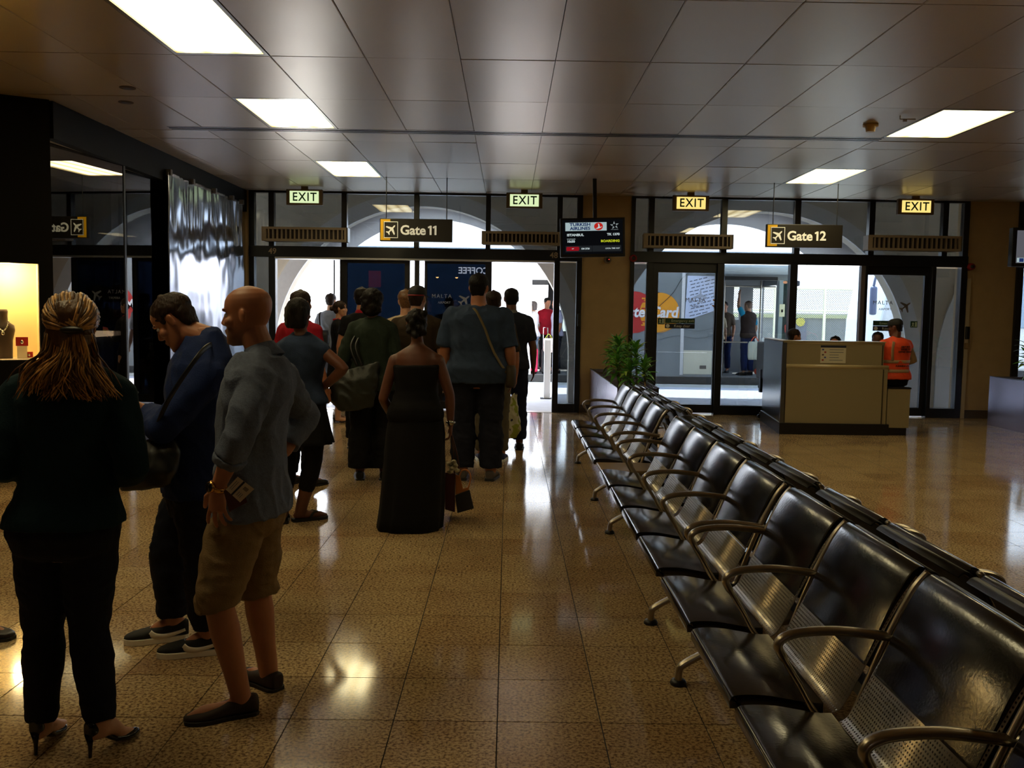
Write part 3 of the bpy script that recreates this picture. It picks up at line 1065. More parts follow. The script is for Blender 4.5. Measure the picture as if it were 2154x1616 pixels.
bm = bmesh.new(); ell(bm, (6.19, BY - .12, 2.32), .05, .02, .03, 8); obj('lamp_reflection', bm, emat('reflection orange', (255, 176, 130), 3.0), bus, True)  # glowing blob painted in for a lamp's reflection on the door leaf
for x0, z0 in ((6.1, 1.55), (6.3, 1.6)):
    box('door_sticker', x0 - .02, x0 + .1, BY - .135, BY - .13, z0, z0 + .28, mat('sticker cream', (240, 236, 190), .5), bus)
    box('sticker_mark', x0 + .02, x0 + .06, BY - .14, BY - .137, z0 + .1, z0 + .16, M_black, bus)
flat_poly('sticker_arrow', [(6.2, 1.35), (6.26, 1.4), (6.24, 1.28), (6.3, 1.3), (6.22, 1.18)], BY - .14, mat('sticker red', (180, 70, 60), .5), bus)
# card logo advert on the bus side
M_red = mat('advert red', (188, 52, 48), .5)
M_org = mat('advert orange', (236, 158, 44), .5)
M_logow = mat('advert white', (240, 238, 238), .5)
ad = link('advert_logo', disc_me := bpy.data.meshes.new('advert_logo'), None, bus)
bm = bmesh.new(); prism(bm, disc_poly(2.84, 1.60, .47, 40), .004, 'y', BY - .006); bm.to_mesh(disc_me); bm.free(); disc_me.materials.append(M_red)
flat_poly('logo_disc', disc_poly(3.41, 1.60, .45, 40), BY - .010, M_org, ad)
for k in range(9):
    z = 1.30 + k * .075
    flat_poly('logo_bar', [(3.0, z), (3.26, z), (3.26, z + .03), (3.0, z + .03)], BY - .013, M_red if k % 2 else M_org, ad)
text('MasterCard', (3.075, BY - .018, 1.60), .335, M_logow, ad, bold=.010, shear=.15, name='logo_lettering', sx=.92)
flat_poly('logo_black_shape', [(3.38, 2.06), (3.62, 1.92), (3.42, 1.78), (3.2, 1.62), (3.22, 1.95), (3.3, 2.04)], BY - .0095, mat('advert dark', (42, 36, 40), .5), ad)  # black shape behind the orange disc of the logo
# white slanted notice panel with rows of print
flat_poly('notice_panel', [(3.98, 1.42), (4.80, 1.72), (4.80, 2.44), (4.02, 2.44)], BY - .012, mat('notice blue white', (206, 216, 240), .5), bus)
box('panel_edge', 3.90, 3.97, BY - .02, BY, .2, 2.5, M_archwhite, bus)
M_print = mat('notice print', (104, 108, 120), .6)
random.seed(3)
for k in range(11):
    z = 2.30 - k * .078
    x0 = 4.07 + .02 * (k % 3)
    s = 0
    while x0 < 4.7 - .02 * k:
        ww = random.uniform(.04, .12)
        zz = z + (x0 - 4.07) * .25
        if zz + .03 < 2.42:
            flat_poly('print_mark', [(x0, zz), (x0 + ww, zz + ww * .25), (x0 + ww, zz + ww * .25 + .02), (x0, zz + .02)], BY - .0145, M_print, bus)
        x0 += ww + .03
flat_poly('notice_symbol', airplane_poly(4.32, 1.98, .16, 0), BY - .0146, mat('print pale grey', (168, 172, 184), .6), bus)
bm = bmesh.new()
tube(bm, spline([(3.1, BY - .015, 1.45), (3.35, BY - .015, 1.70), (3.7, BY - .015, 2.05), (3.9, BY - .015, 2.38), (4.2, BY - .015, 2.62)]), .006, 6)
obj('loose_cable', bm, M_black, bus)
for z in (.95, 1.12):
    bm = bmesh.new()
    tube(bm, spline([(3.3, BY - .01, z), (3.8, BY - .01, z + .13), (4.3, BY - .01, z + .08), (4.8, BY - .01, z + .2)]), .004, 6)
    obj('panel_crease', bm, mat('crease grey', (96, 98, 98), .6), bus)
box('vent_grille', 4.35, 4.5, BY - .012, BY, .34, .42, mat('vent grey', (110, 100, 92), .5), bus)
box('lower_panel', 3.98, 4.8, BY - .008, BY, .22, .76, mat('lower panel cream', (222, 218, 196), .6, bump=.6, bscale=9), bus)
# grab rails
for i, pts in enumerate(([(5.0, 21.6, .16), (5.0, 21.6, 2.5)], [(5.9, 21.8, .16), (5.9, 21.8, 2.5)], [(4.6, 22, 2.25), (6.3, 22, 2.25)], [(4.9, 21.3, .95), (5.5, 21.3, .95)], [(1.45, 22, .16), (1.45, 22, 2.5)])):
    bm = bmesh.new(); tube(bm, pts, .018, 10); obj('grab_rail', bm, M_alu, bus)
for k in range(4):
    box('ceiling_bar', .3, 1.9, 21.4 + k * .4, 21.5 + k * .4, 2.36 + .03 * k, 2.42 + .03 * k, mat('bus ceiling bar', (90, 88, 90), .5), bus)
box('window_post', .98, 1.2, 23.3, 23.4, .2, 2.3, M_black, bus)
# white bollard post by the open door
t = thing('barrier_post', 'slim white barrier post outside the open Gate 11 doorway', 'post', (.72, 16.9, 0))
box('post', .66, .78, 16.85, 16.95, 0, 1.07, M_busw, t, .01)
box('base_plate', .6, .84, 16.8, 17.0, -.004, .012, M_darkgrey, t)
# coach mirror at right
t = thing('white_coach', 'white coach front with a drooping grey side mirror, far right beyond the arcade', 'bus', (10, 22.5, 0))
bm = bmesh.new()
prism(bm, [(8.95, .3), (9.0, 1.5), (9.25, 2.9), (13, 2.95), (13, .3)], 2.4, 'y', 22.4)
obj('coach_body', bm, M_busw, t, bevel=.08)
box('windscreen', 9.3, 12.8, 22.36, 22.42, 1.35, 2.6, mat('coach glass', (150, 170, 190), .08), t, .03)
box('coach_skirt', 9.0, 13, 22.38, 22.46, .0, .32, M_darkgrey, t)
bm = bmesh.new(); tube(bm, spline([(9.2, 22.3, 2.62), (8.95, 22.2, 2.7), (8.72, 22.1, 2.55), (8.66, 22.1, 2.3)]), .03, 10); obj('mirror_arm', bm, mat('mirror grey', (104, 112, 140), .4), t, True)
bm = bmesh.new(); bx(bm, 8.58, 8.74, 22.02, 22.16, 1.62, 2.3); obj('mirror', bm, mat('mirror grey', (104, 112, 140), .4), t, bevel=.05)
for i, x in enumerate((9.4, 12.2)):
    bm = bmesh.new(); cyl(bm, (x, 22.45, .33), (x, 22.8, .33), .45, 24); o = obj('wheel', bm, M_black, t)
# fence beyond
t = thing('mesh_fence', 'sunlit wire mesh fence on pale posts behind the bus stand', 'fence', (10, 30, 0))
M_post = mat('fence post', (236, 228, 190), .6)
for x in (7.0, 8.6, 10.2, 11.8, 13.4):
    bm = bmesh.new(); tube(bm, [(x, 30, 0), (x, 30, 2.5)], .05, 8); obj('fence_post', bm, M_post, t)
for z in (.1, 1.75, 2.45):
    bm = bmesh.new(); tube(bm, [(7, 30, z), (13.4, 30, z)], .03, 8); obj('fence_rail', bm, M_post, t)
bm = bmesh.new()
k = -2.6
while k < 6.6:
    for sgn in (1, -1):
        a = (7 + k, .1) if sgn > 0 else (7 + k, 2.45)
        b = (7 + k + 2.35, 2.45) if sgn > 0 else (7 + k + 2.35, .1)
        t0 = max(0, (7 - a[0]) / 2.35); t1 = min(1, (13.4 - a[0]) / 2.35)
        if t1 > t0:
            p = V((a[0] + 2.35 * t0, 30, a[1] + (b[1] - a[1]) * t0)); q = V((a[0] + 2.35 * t1, 30, a[1] + (b[1] - a[1]) * t1))
            cyl(bm, p, q, .007, 4)
    k += .07
tag(obj('wire_mesh', bm, mat('wire grey', (96, 100, 92), .5), t), kind='stuff')
t = thing('site_shed', 'low yellow and grey site hut standing behind the wire fence', 'hut', (10.3, 33, 0))
box('hut_wall', 8.5, 12.0, 33, 35, -.012, 1.5, mat('hut grey', (150, 146, 140), .8), t)
box('hut_roof', 8.4, 12.1, 32.9, 35.1, 1.5, 1.62, mat('hut roof', (214, 210, 150), .8), t)
box('hut_door', 9.9, 10.6, 32.96, 33.02, .3, 1.35, mat('hut door', (120, 116, 130), .7), t)
bm = bmesh.new(); prism(bm, disc_poly(10.35, 1.36, .16, 20), .04, 'y', 32.9); obj('hut_sign', bm, mat('sign yellow', (236, 214, 60), .5), t)
struct(box('far_wall', -24, 34, 46, 46.5, 0, 1.7, mat('far wall', (210, 204, 180), .9)))
t = thing('street_lamp', 'dark street lamp post beyond the glass, left of the fence', 'lamp post', (7.9, 26, 0))
bm = bmesh.new(); tube(bm, [(7.95, 26, 0), (7.95, 26, 2.4)], .06, 10); obj('pole', bm, M_darkgrey, t)
bm = bmesh.new(); bx(bm, 7.8, 8.1, 25.9, 26.1, 2.4, 2.55); obj('lamp_head', bm, M_darkgrey, t, bevel=.03)

# ================================================================ HANGING SIGNS
M_sign = mat('sign black', (34, 30, 24), .4)
M_yel2 = mat('sign yellow bright', (226, 172, 20), .5, emit=(226, 172, 20), estr=.18)
M_lett = mat('sign cream lettering', (240, 236, 214), .5, emit=(240, 236, 214), estr=.30)


def gate_sign(x0, x1, z0, z1, y, word, rods, lab):
    t = thing('gate_sign', lab, 'sign', ((x0 + x1) / 2, y, z0), group='hanging gate signs')
    box('sign_box', x0, x1, y, y + .07, z0, z1, M_sign, t, .006)
    for r in rods:
        bm = bmesh.new(); cyl(bm, (r, y + .035, z1 - .01), (r, y + .035, H + .01), .0065, 8); obj('rod', bm, M_black, t)
    h = z1 - z0
    yb = y - .003
    flat_poly('yellow_bracket', [(x0 + .012, z0 + .015), (x0 + .145, z0 + .015), (x0 + .145, z0 + .05), (x0 + .05, z0 + .05), (x0 + .05, z1 - .045), (x0 + .145, z1 - .045), (x0 + .145, z1 - .012), (x0 + .012, z1 - .012)], yb, M_yel2, t)
    a0, a1, b0, b1 = x0 + .058, x0 + .25, z0 + .045, z1 - .042
    bm = bmesh.new()
    for q in ((a0, a1, b0, b0 + .008), (a0, a1, b1 - .008, b1), (a1 - .008, a1, b0 + .008, b1 - .008), (a0, a0 + .006, b0 + .008, b1 - .008)):
        bx(bm, q[0], q[1], yb - .002, yb, q[2], q[3])
    obj('square_outline', bm, M_lett, t)
    flat_poly('aeroplane_symbol', airplane_poly((a0 + a1) / 2 + .005, (b0 + b1) / 2 + .005, .078, -1.0 + .25), yb, M_lett, t)
    text('Gate', (x0 + .28, yb, (z0 + z1) / 2 - .006), .178, M_lett, t, align='LEFT', bold=.0045, name='sign_lettering')
    zb_ = (z0 + z1) / 2 - .062
    def one(xx):
        flat_poly('sign_lettering', [(xx, zb_), (xx + .026, zb_), (xx + .026, zb_ + .126), (xx + .006, zb_ + .126), (xx - .026, zb_ + .108), (xx - .019, zb_ + .088), (xx, zb_ + .098)], yb - .002, M_lett, t)
    one(x0 + .685)
    if word.endswith('11'): one(x0 + .752)
    else: text('2', (x0 + .775, yb, (z0 + z1) / 2 - .002), .175, M_lett, t, bold=.0045, name='sign_lettering')
    return t


gate_sign(-1.785, -.79, 2.515, 2.825, 12.85, 'Gate 11', (-1.70, -.87), 'black hanging sign with yellow bracket over the queue, reading Gate 11')
gate_sign(3.53, 4.575, 2.515, 2.83, 12.85, 'Gate 12', (3.62, 4.50), 'black hanging sign with yellow bracket over the check desk, reading Gate 12')

for i, (xc, green, lab) in enumerate(((-3.07, 1, 'greenish lit EXIT sign above door number 49, the leftmost one'), (.21, 1, 'greenish lit EXIT sign left of the flight screen, above door number 48'),
                                      (2.70, 0, 'yellowish lit EXIT sign just right of the beige pillar'), (6.07, 0, 'yellowish lit EXIT sign at the right end of Gate 12'))):
    t = thing('exit_sign', lab, 'sign', (xc, 14.0, 3.1), group='lit exit signs')
    m_h = mat('exit housing', (96, 74, 46), .4)
    box('housing', xc - .27, xc + .27, 14.0, 14.07, 3.115, 3.345, m_h, t, .005)
    box('ceiling_bracket', xc - .05, xc + .05, 14.01, 14.06, 3.345, H + .005, m_h, t)
    mf = emat('exit face green' if green else 'exit face yellow', (226, 246, 190) if green else (255, 226, 130), .95 if green else 1.05)
    box('lit_face', xc - .215, xc + .215, 13.99, 14.0, 3.145, 3.32, mf, t)
    text('EXIT', (xc + .005, 13.987, 3.228), .175, mat('exit green', (12, 92, 48), .6), t, bold=.0025, space=1.16, name='sign_lettering', sx=.90)

M_heat = mat('air curtain beige', (150, 134, 112), .5)
for i, (x0, x1, z0, z1, lab) in enumerate(((-3.79, -2.48, 2.60, 2.815, 'beige slotted air curtain over door number 49, the leftmost one'), (-.43, .785, 2.60, 2.80, 'beige slotted air curtain over door number 48'),
                                           (2.05, 3.42, 2.585, 2.80, 'beige slotted air curtain at the left end of Gate 12'), (5.49, 6.93, 2.60, 2.83, 'beige slotted air curtain at the right end of Gate 12'))):
    t = thing('air_curtain', lab, 'heater', ((x0 + x1) / 2, 14.4, z0), group='air curtains over the doors')
    box('back_casing', x0 + .01, x1 - .01, 14.36, WY - .06, z0, z1, M_heat, t, .01)
    bm = bmesh.new()
    for q in ((x0, x1, z0, z0 + .035), (x0, x1, z1 - .035, z1), (x0, x0 + .07, z0 + .035, z1 - .035), (x1 - .05, x1, z0 + .035, z1 - .035)):
        bx(bm, q[0], q[1], 14.30, 14.37, q[2], q[3])
    obj('front_frame', bm, M_heat, t)
    n = 18
    fm = bpy.data.meshes.new('fin')
    bm = bmesh.new(); bx(bm, -.011, .011, -.025, .025, -(z1 - z0) / 2 + .035, (z1 - z0) / 2 - .035); bm.to_mesh(fm); bm.free(); fm.materials.append(M_heat)
    for k in range(n):
        o = link('fin', fm, None, t)
        o.location = V((x0 + .07 + (x1 - x0 - .12) * (k + .5) / n, 14.335, (z0 + z1) / 2)) 
    box('dark_backing', x0 + .06, x1 - .05, 14.352, 14.358, z0 + .03, z1 - .03, mat('grille dark', (46, 36, 34), .7), t)
    box('end_cap', x1 - .012, x1 + .006, 14.30, 14.5, z0, z1, mat('end cap', (176, 170, 160), .3), t)

# flight screen
t = thing('flight_screen', 'hanging flight screen showing Istanbul boarding for Gate 11', 'screen', (1.135, 12.72, 2.33))
SX, SY, SZ = 1.135, 12.70, 2.595
box('casing', .695, 1.575, SY, SY + .1, 2.335, 2.862, M_black, t, .008)
bm = bmesh.new(); bx(bm, 1.15, 1.2, SY + .03, SY + .08, 2.86, H + .01); obj('ceiling_pole', bm, M_black, t)
box('screen_glass', .725, 1.545, SY - .004, SY, 2.375, 2.835, emat('screen black', (14, 15, 18), .6), t)
E_w = emat('screen white', (214, 230, 232), .75)
E_p = emat('screen panel', (198, 222, 226), .62)
box('airline_panel', .765, 1.325, SY - .006, SY - .004, 2.687, 2.80, E_p, t)
E_navy = emat('screen navy', (40, 60, 120), .5)
text('TURKISH', (.965, SY - .008, 2.771), .058, E_navy, t, ext=.0005, bold=.0022, sx=1.22, name='screen_lettering')
text('AIRLINES', (.965, SY - .008, 2.718), .058, E_navy, t, ext=.0005, bold=.0022, sx=1.18, name='screen_lettering')
flat_poly('airline_emblem', disc_poly(1.215, 2.744, .060, 32, .052), SY - .0075, emat('screen red', (214, 44, 36), .7), t, .001)
flat_poly('emblem_swoosh', [(1.17, 2.715), (1.20, 2.725), (1.213, 2.745), (1.207, 2.785), (1.226, 2.77), (1.232, 2.735), (1.268, 2.742), (1.235, 2.722), (1.2, 2.712)], SY - .009, E_w, t, .001)
for k in range(5):
    a = PI / 2 + k * 2 * PI / 5 + .1
    cx, cz = 1.432 + .036 * math.cos(a) * 1.15, 2.755 + .036 * math.sin(a)
    pts = [(cx + .021 * math.cos(a + q), cz + .021 * math.sin(a + q)) for q in (0, 2.3, 3.6)]
    flat_poly('alliance_star', pts, SY - .007, emat('screen silver', (170, 180, 184), .6), t, .001)
text('STAR ALLIANCE', (1.432, SY - .007, 2.698), .014, emat('screen silver', (170, 180, 184), .6), t, ext=.0005, name='screen_lettering')
text('ISTANBUL', (.785, SY - .007, 2.632), .044, E_w, t, ext=.0005, bold=.0016, align='LEFT', sx=1.15, name='screen_lettering')
text('TK 1370', (1.50, SY - .007, 2.634), .042, E_w, t, ext=.0005, bold=.0016, align='RIGHT', sx=1.15, name='screen_lettering')
text('SCHEDULED', (.785, SY - .007, 2.578), .018, E_w, t, ext=.0005, align='LEFT', sx=1.15, name='screen_lettering')
text('10:50', (.785, SY - .007, 2.545), .042, E_w, t, ext=.0005, bold=.0016, align='LEFT', sx=1.15, name='screen_lettering')
text('BOARDING', (1.50, SY - .007, 2.545), .043, emat('screen lime', (206, 214, 40), .8), t, ext=.0005, bold=.0016, align='RIGHT', sx=1.15, name='screen_lettering')
box('footer_bar', .765, 1.125, SY - .006, SY - .004, 2.405, 2.487, emat('screen grey', (34, 37, 40), .8), t)
box('footer_bar', 1.13, 1.52, SY - .006, SY - .004, 2.405, 2.487, emat('screen grey', (34, 37, 40), .8), t)
flat_poly('red_badge', [(.782, 2.42), (.94, 2.42), (.95, 2.44), (.95, 2.462), (.94, 2.474), (.782, 2.474), (.775, 2.46), (.775, 2.432)], SY - .0075, emat('badge red', (178, 24, 38), .6), t, .001)
text('air', (.862, SY - .009, 2.45), .028, E_w, t, ext=.0005, shear=.3, name='screen_lettering')
text('KM 2720', (1.035, SY - .0075, 2.446), .03, E_w, t, ext=.0005, bold=.001, name='screen_lettering')
text('LOCAL TIME 10:37', (1.50, SY - .0075, 2.446), .024, E_w, t, ext=.0005, bold=.0006, align='RIGHT', name='screen_lettering')
t.rotation_euler = (0, R_(-1.9), 0)
t = thing('flight_screen', 'second hanging screen with a pale grey picture, cut by the right edge', 'screen', (7.3, 12.7, 2.3))
box('casing', 6.84, 7.75, 12.70, 12.80, 2.29, 2.82, M_black, t, .008)
box('ceiling_pole', 7.3, 7.35, 12.73, 12.78, 2.81, H + .01, M_black, t)
box('screen_glass', 6.90, 7.70, 12.694, 12.70, 2.34, 2.78, emat('screen mid grey', (92, 92, 98), .9), t)
box('banner_bar', 6.91, 7.69, 12.69, 12.694, 2.35, 2.41, E_p, t)
box('banner_icon', 6.94, 7.0, 12.687, 12.69, 2.355, 2.405, emat('icon navy', (40, 56, 110), .7), t)
text('KM', (7.07, 12.688, 2.38), .045, emat('icon blue', (70, 140, 190), .8), t, ext=.0005, name='screen_lettering')

# small wall devices
t = thing('security_camera', 'small round grey camera with a red light below the flight screen', 'camera', (1.53, WY - .05, 2.4))
bm = bmesh.new(); cyl(bm, (1.53, WY - .03, 2.40), (1.53, WY - .10, 2.40), .055, 20, .045); obj('camera_body', bm, mat('camera grey', (120, 112, 104), .4), t, True)
bm = bmesh.new(); ell(bm, (1.53, WY - .10, 2.40), .032, .03, .032, 8); obj('lens', bm, M_black, t, True)
bm = bmesh.new(); ell(bm, (1.545, WY - .128, 2.405), .006, .006, .006, 5); obj('status_light', bm, emat('red led', (255, 60, 50), 2.5), t, True)
for i, (x, z, lab) in enumerate(((1.925, 2.43, 'dark red round alarm at the left corner of Gate 12'), (7.19, 2.38, 'dark red round alarm at the right corner of Gate 12'))):
    t = thing('fire_alarm', lab, 'alarm', (x, WY - .08, z), group='red alarms')
    m_ = mat('alarm red', (140, 22, 26), .4)
    bm = bmesh.new(); cyl(bm, (x, WY - .07 if i == 0 else WY - .02, z), (x, WY - .13, z), .06, 20, .05); obj('alarm_body', bm, m_, t, True)
    bm = bmesh.new(); cyl(bm, (x, WY - .13, z), (x, WY - .145, z), .03, 16); obj('sounder', bm, M_black, t, True)
t = thing('access_reader', 'black card reader fixed to the beige wall right of Gate 12', 'card reader', (7.19, WY - .03, 1.25))
box('reader', 7.165, 7.225, WY - .1, WY - .055, 1.25, 1.45, M_black, t, .01)
box('keypad', 7.165, 7.215, WY - .09, WY - .055, 1.10, 1.19, mat('reader beige', (150, 120, 84), .5), t, .006)
t = thing('access_reader', 'small black reader on the right post of Gate 11', 'card reader', (1.1, WY - .08, 1.5))
box('reader', 1.075, 1.125, WY - .11, WY - .065, 1.36, 1.56, M_black, t, .01)

# ================================================================ SEATS
AXX = 1.31       # line between the back to back rows


def sheet(name, prof, w, th, m, parent, uv=None, bev=.008, ny=2):
    """sweep a side profile [(u,z)] over width w, with thickness"""
    bm = bmesh.new()
    uvl = bm.loops.layers.uv.new('UVMap')
    L = [0]
    for a, b in zip(prof[:-1], prof[1:]): L.append(L[-1] + math.hypot(b[0] - a[0], b[1] - a[1]))
    nrm = []
    for i in range(len(prof)):
        a = prof[max(0, i - 1)]; b = prof[min(len(prof) - 1, i + 1)]
        d = V((b[0] - a[0], b[1] - a[1])); d.normalize()
        nrm.append((d.y, -d.x))
    def ring(y):
        top = [bm.verts.new((p[0], y, p[1])) for p in prof]
        bot = [bm.verts.new((p[0] + n_[0] * th, y, p[1] + n_[1] * th)) for p, n_ in zip(prof, nrm)]
        return top, bot
    t0, b0_ = ring(-w / 2); t1, b1_ = ring(w / 2)
    def F(vs, u=None):
        f = bm.faces.new(vs)
        if u:
            for l, q in zip(f.loops, u): l[uvl].uv = q
        else:
            for l in f.loops: l[uvl].uv = (0, 0)
    s = 1 / .0125
    mg = .03
    for i in range(len(prof) - 1):
        ua = [(-w / 2 * s, L[i] * s), (w / 2 * s, L[i] * s), (w / 2 * s, L[i + 1] * s), (-w / 2 * s, L[i + 1] * s)]
        F((t0[i], t1[i], t1[i + 1], t0[i + 1]), ua)
        F((b0_[i + 1], b1_[i + 1], b1_[i], b0_[i]), [ua[3], ua[2], ua[1], ua[0]])
        F((t0[i + 1], b0_[i + 1], b0_[i], t0[i])); F((t1[i], b1_[i], b1_[i + 1], t1[i + 1]))
    F((t0[0], b0_[0], b1_[0], t1[0])); F((t1[-1], b1_[-1], b0_[-1], t0[-1]))
    bmesh.ops.recalc_face_normals(bm, faces=bm.faces[:])
    me = bpy.data.meshes.new(name)
    bm.to_mesh(me); bm.free()
    me.materials.append(m)
    me.polygons.foreach_set('use_smooth', [True] * len(me.polygons))
    return me


def sp2(pts, n=5):
    return [(p.x, p.y) for p in spline([(a, b, 0) for a, b in pts], n)]


W_S = .655
pad_prof = sp2([(-.632, .405), (-.632, .432), (-.61, .447), (-.53, .448), (-.45, .436), (-.40, .428), (-.352, .427)])
back_prof = sp2([(-.236, .545), (-.205, .62), (-.165, .72), (-.125, .80), (-.095, .838), (-.07, .843), (-.052, .828)])
shell_prof = sp2([(-.615, .400), (-.50, .40), (-.40, .392), (-.345, .393), (-.318, .402), (-.295, .425), (-.262, .49), (-.228, .56), (-.15, .72), (-.09, .815)])
ME_pad = sheet('seat_pad', pad_prof, .59, .034, M_leather, None)
ME_back = sheet('back_pad', back_prof, .575, .024, M_leather, None)
ME_shell = sheet('perforated_shell', shell_prof, .60, .003, PERF, None)
M_arm = mat('satin steel', (166, 156, 140), .3, .95)
M_shellb = mat('shell black', (20, 18, 20), .4)
ME_rear = sheet('rear_shell', [(a + .028, b - .01) for a, b in back_prof], .605, .006, M_shellb, None)


def loop_mesh():
    bm = bmesh.new()
    top = spline([(-.13, 0, .636), (-.22, 0, .650), (-.33, 0, .660), (-.43, 0, .655), (-.485, 0, .640), (-.505, 0, .615), (-.49, 0, .58), (-.44, 0, .50), (-.40, 0, .43), (-.37, 0, .395),
                  (-.33, 0, .375), (-.29, 0, .385), (-.265, 0, .43), (-.24, 0, .50), (-.19, 0, .63), (-.12, 0, .78), (-.075, 0, .84)], 6)
    n = len(top)
    rs = []
    fl = []
    tube(bm, top, [.017 if i < n * .38 else .012 for i in range(n)], 10, flat=(1.15, .8), up=(0, 1, 0))
    me = bpy.data.meshes.new('armrest')
    bmesh.ops.recalc_face_normals(bm, faces=bm.faces[:])
    bm.to_mesh(me); bm.free()
    me.materials.append(M_arm)
    me.polygons.foreach_set('use_smooth', [True] * len(me.polygons))
    return me


ME_arm = loop_mesh()


def leg_mesh():
    bm = bmesh.new()
    tube(bm, spline([(-.05, 0, .30), (-.28, 0, .235), (-.46, 0, .135), (-.545, 0, .085), (-.56, 0, .06), (-.562, 0, .015)], 5), .020, 10, flat=(1.1, .8), up=(0, 1, 0))
    me = bpy.data.meshes.new('leg')
    bmesh.ops.recalc_face_normals(bm, faces=bm.faces[:])
    bm.to_mesh(me); bm.free(); me.materials.append(M_arm)
    me.polygons.foreach_set('use_smooth', [True] * len(me.polygons))
    bm = bmesh.new()
    tube(bm, [(-.562, 0, .0), (-.562, 0, .008), (-.562, 0, .02), (-.562, 0, .026)], [.034, .036, .03, .012], 18)
    f = bpy.data.meshes.new('foot')
    bm.to_mesh(f); bm.free(); f.materials.append(M_black)
    f.polygons.foreach_set('use_smooth', [True] * len(f.polygons))
    return me, f


ME_leg, ME_foot = leg_mesh()


def bench(ystart, n, pitch, near, lab, legs, table=None):
    rz = 0 if near else PI
    t = thing('beam_seating', lab, 'airport seating', (AXX, ystart + n * pitch / 2, 0), rz, 'back to back rows of black seats')
    def L(y): return (y - (ystart + n * pitch / 2)) * (1 if near else -1)
    def put(name, me, y, parent=t):
        o = bpy.data.objects.new(name, me); COL.objects.link(o); o.parent = parent
        o.location = (0, L(y), 0)
        return o
    for k in range(n):
        y = ystart + (k + .5) * pitch
        put('perforated_shell', ME_shell, y)
        for nm, me, b in (('seat_pad', ME_pad, .010), ('back_pad', ME_back, .008)):
            o = put(nm, me, y)
            bv = o.modifiers.new('b', 'BEVEL'); bv.width = b; bv.segments = 3; bv.limit_method = 'ANGLE'; bv.angle_limit = R_(50)
        put('rear_shell', ME_rear, y)
    for k in range(n + 1):
        off = .014 if k == 0 else -.014 if k == n else 0
        put('armrest', ME_arm, ystart + k * pitch + off)
    for y in legs:
        o = put('leg', ME_leg, y)
        put('foot', ME_foot, y, o).location = (0, 0, 0)
    y1 = ystart + n * pitch
    bm = bmesh.new()
    bx(bm, -.095, -.045, L(ystart) , L(y1), .285, .335) if near else bx(bm, -.095, -.045, L(y1), L(ystart), .285, .335)
    o = obj('beam', bm, M_black); o.parent = t
    for k in range(n + 1):
        y = ystart + k * pitch
        bm = bmesh.new()
        tube(bm, [(-.07, 0, .31), (-.20, 0, .34), (-.31, 0, .378)], .014, 8)
        me = bpy.data.meshes.new('bracket'); bm.to_mesh(me); bm.free(); me.materials.append(M_black)
        put('bracket', me, y)
    if table:
        bm = bmesh.new()
        a, b = sorted((L(table[0]), L(table[1])))
        bx(bm, -.62, -.03, a, b, .405, .430)
        o = obj('side_table', bm, mat('table beige', (146, 122, 88), .35), bevel=.008); o.parent = t
        bm = bmesh.new()
        bx(bm, -.095, -.045, a, b, .285, .335); bx(bm, -.09, -.05, (a + b) / 2 - .03, (a + b) / 2 + .03, .33, .41)
        o = obj('table_bracket', bm, M_black); o.parent = t
    return t


for near in (True, False):
    side = 'near row facing the queue' if near else 'far row facing the desk'
    bench(1.33, 4, .66, near, ('black leather four seat bench at the bottom right corner, nearest the viewer' if near else 'bench with its back turned, behind the nearest four seats, facing the desk'), (1.9, 3.85))
    bench(4.03, 4, .665, near, ('middle black four seat bench of the row facing the queue' if near else 'middle bench of the far row, back turned to the viewer'), (4.62, 6.55), table=(6.70, 7.08))
    bench(7.09, 4, .665, near, ('farthest black four seat bench, shiny backs, beside the planters' if near else 'farthest bench of the far row, near the check desk'), (7.72, 9.62))

# backpack on the side table
t = thing('backpack', 'black backpack lying on the side table between the seat rows', 'bag', (1.36, 6.93, .43))
bm = bmesh.new()
ell(bm, (1.36, 6.92, .635), .14, .12, .19, 12)
ell(bm, (1.33, 6.88, .57), .11, .10, .11, 10)
M_bag = mat('black nylon', (17, 18, 26), .5, bump=.5, bscale=40)
link('bag_body', voxel(bm, .012, 3), M_bag, t, True)
bm = bmesh.new(); tube(bm, spline([(1.30, 6.81, .72), (1.27, 6.78, .62), (1.29, 6.79, .5)]), .008, 8); tube(bm, spline([(1.42, 6.81, .74), (1.40, 6.77, .62), (1.40, 6.79, .5)]), .008, 8)
obj('shoulder_strap', bm, M_black, t)
bm = bmesh.new(); tube(bm, spline([(1.25, 6.84, .68), (1.33, 6.79, .65), (1.42, 6.80, .67)]), .004, 6); obj('zip', bm, M_alu, t)

# ================================================================ PLANTERS
M_pl = mat('planter metal', (170, 164, 184), .25, .85)
M_pld = mat('planter rim and dark reflection', (40, 34, 34), .4)
M_soil = mat('planter soil', (60, 42, 28), .95, var=.4, scale=60, bump=1, bscale=90)
M_leaf = mat('dracaena leaf', (86, 152, 50), .3, var=.35, scale=12, spec=.6)
M_leaf2 = mat('dracaena leaf pale', (150, 180, 66), .35, var=.3, scale=12)
M_leafb = mat('dry leaf', (150, 120, 70), .6)
M_stem = mat('cane stem', (120, 96, 60), .8, var=.3, scale=40)


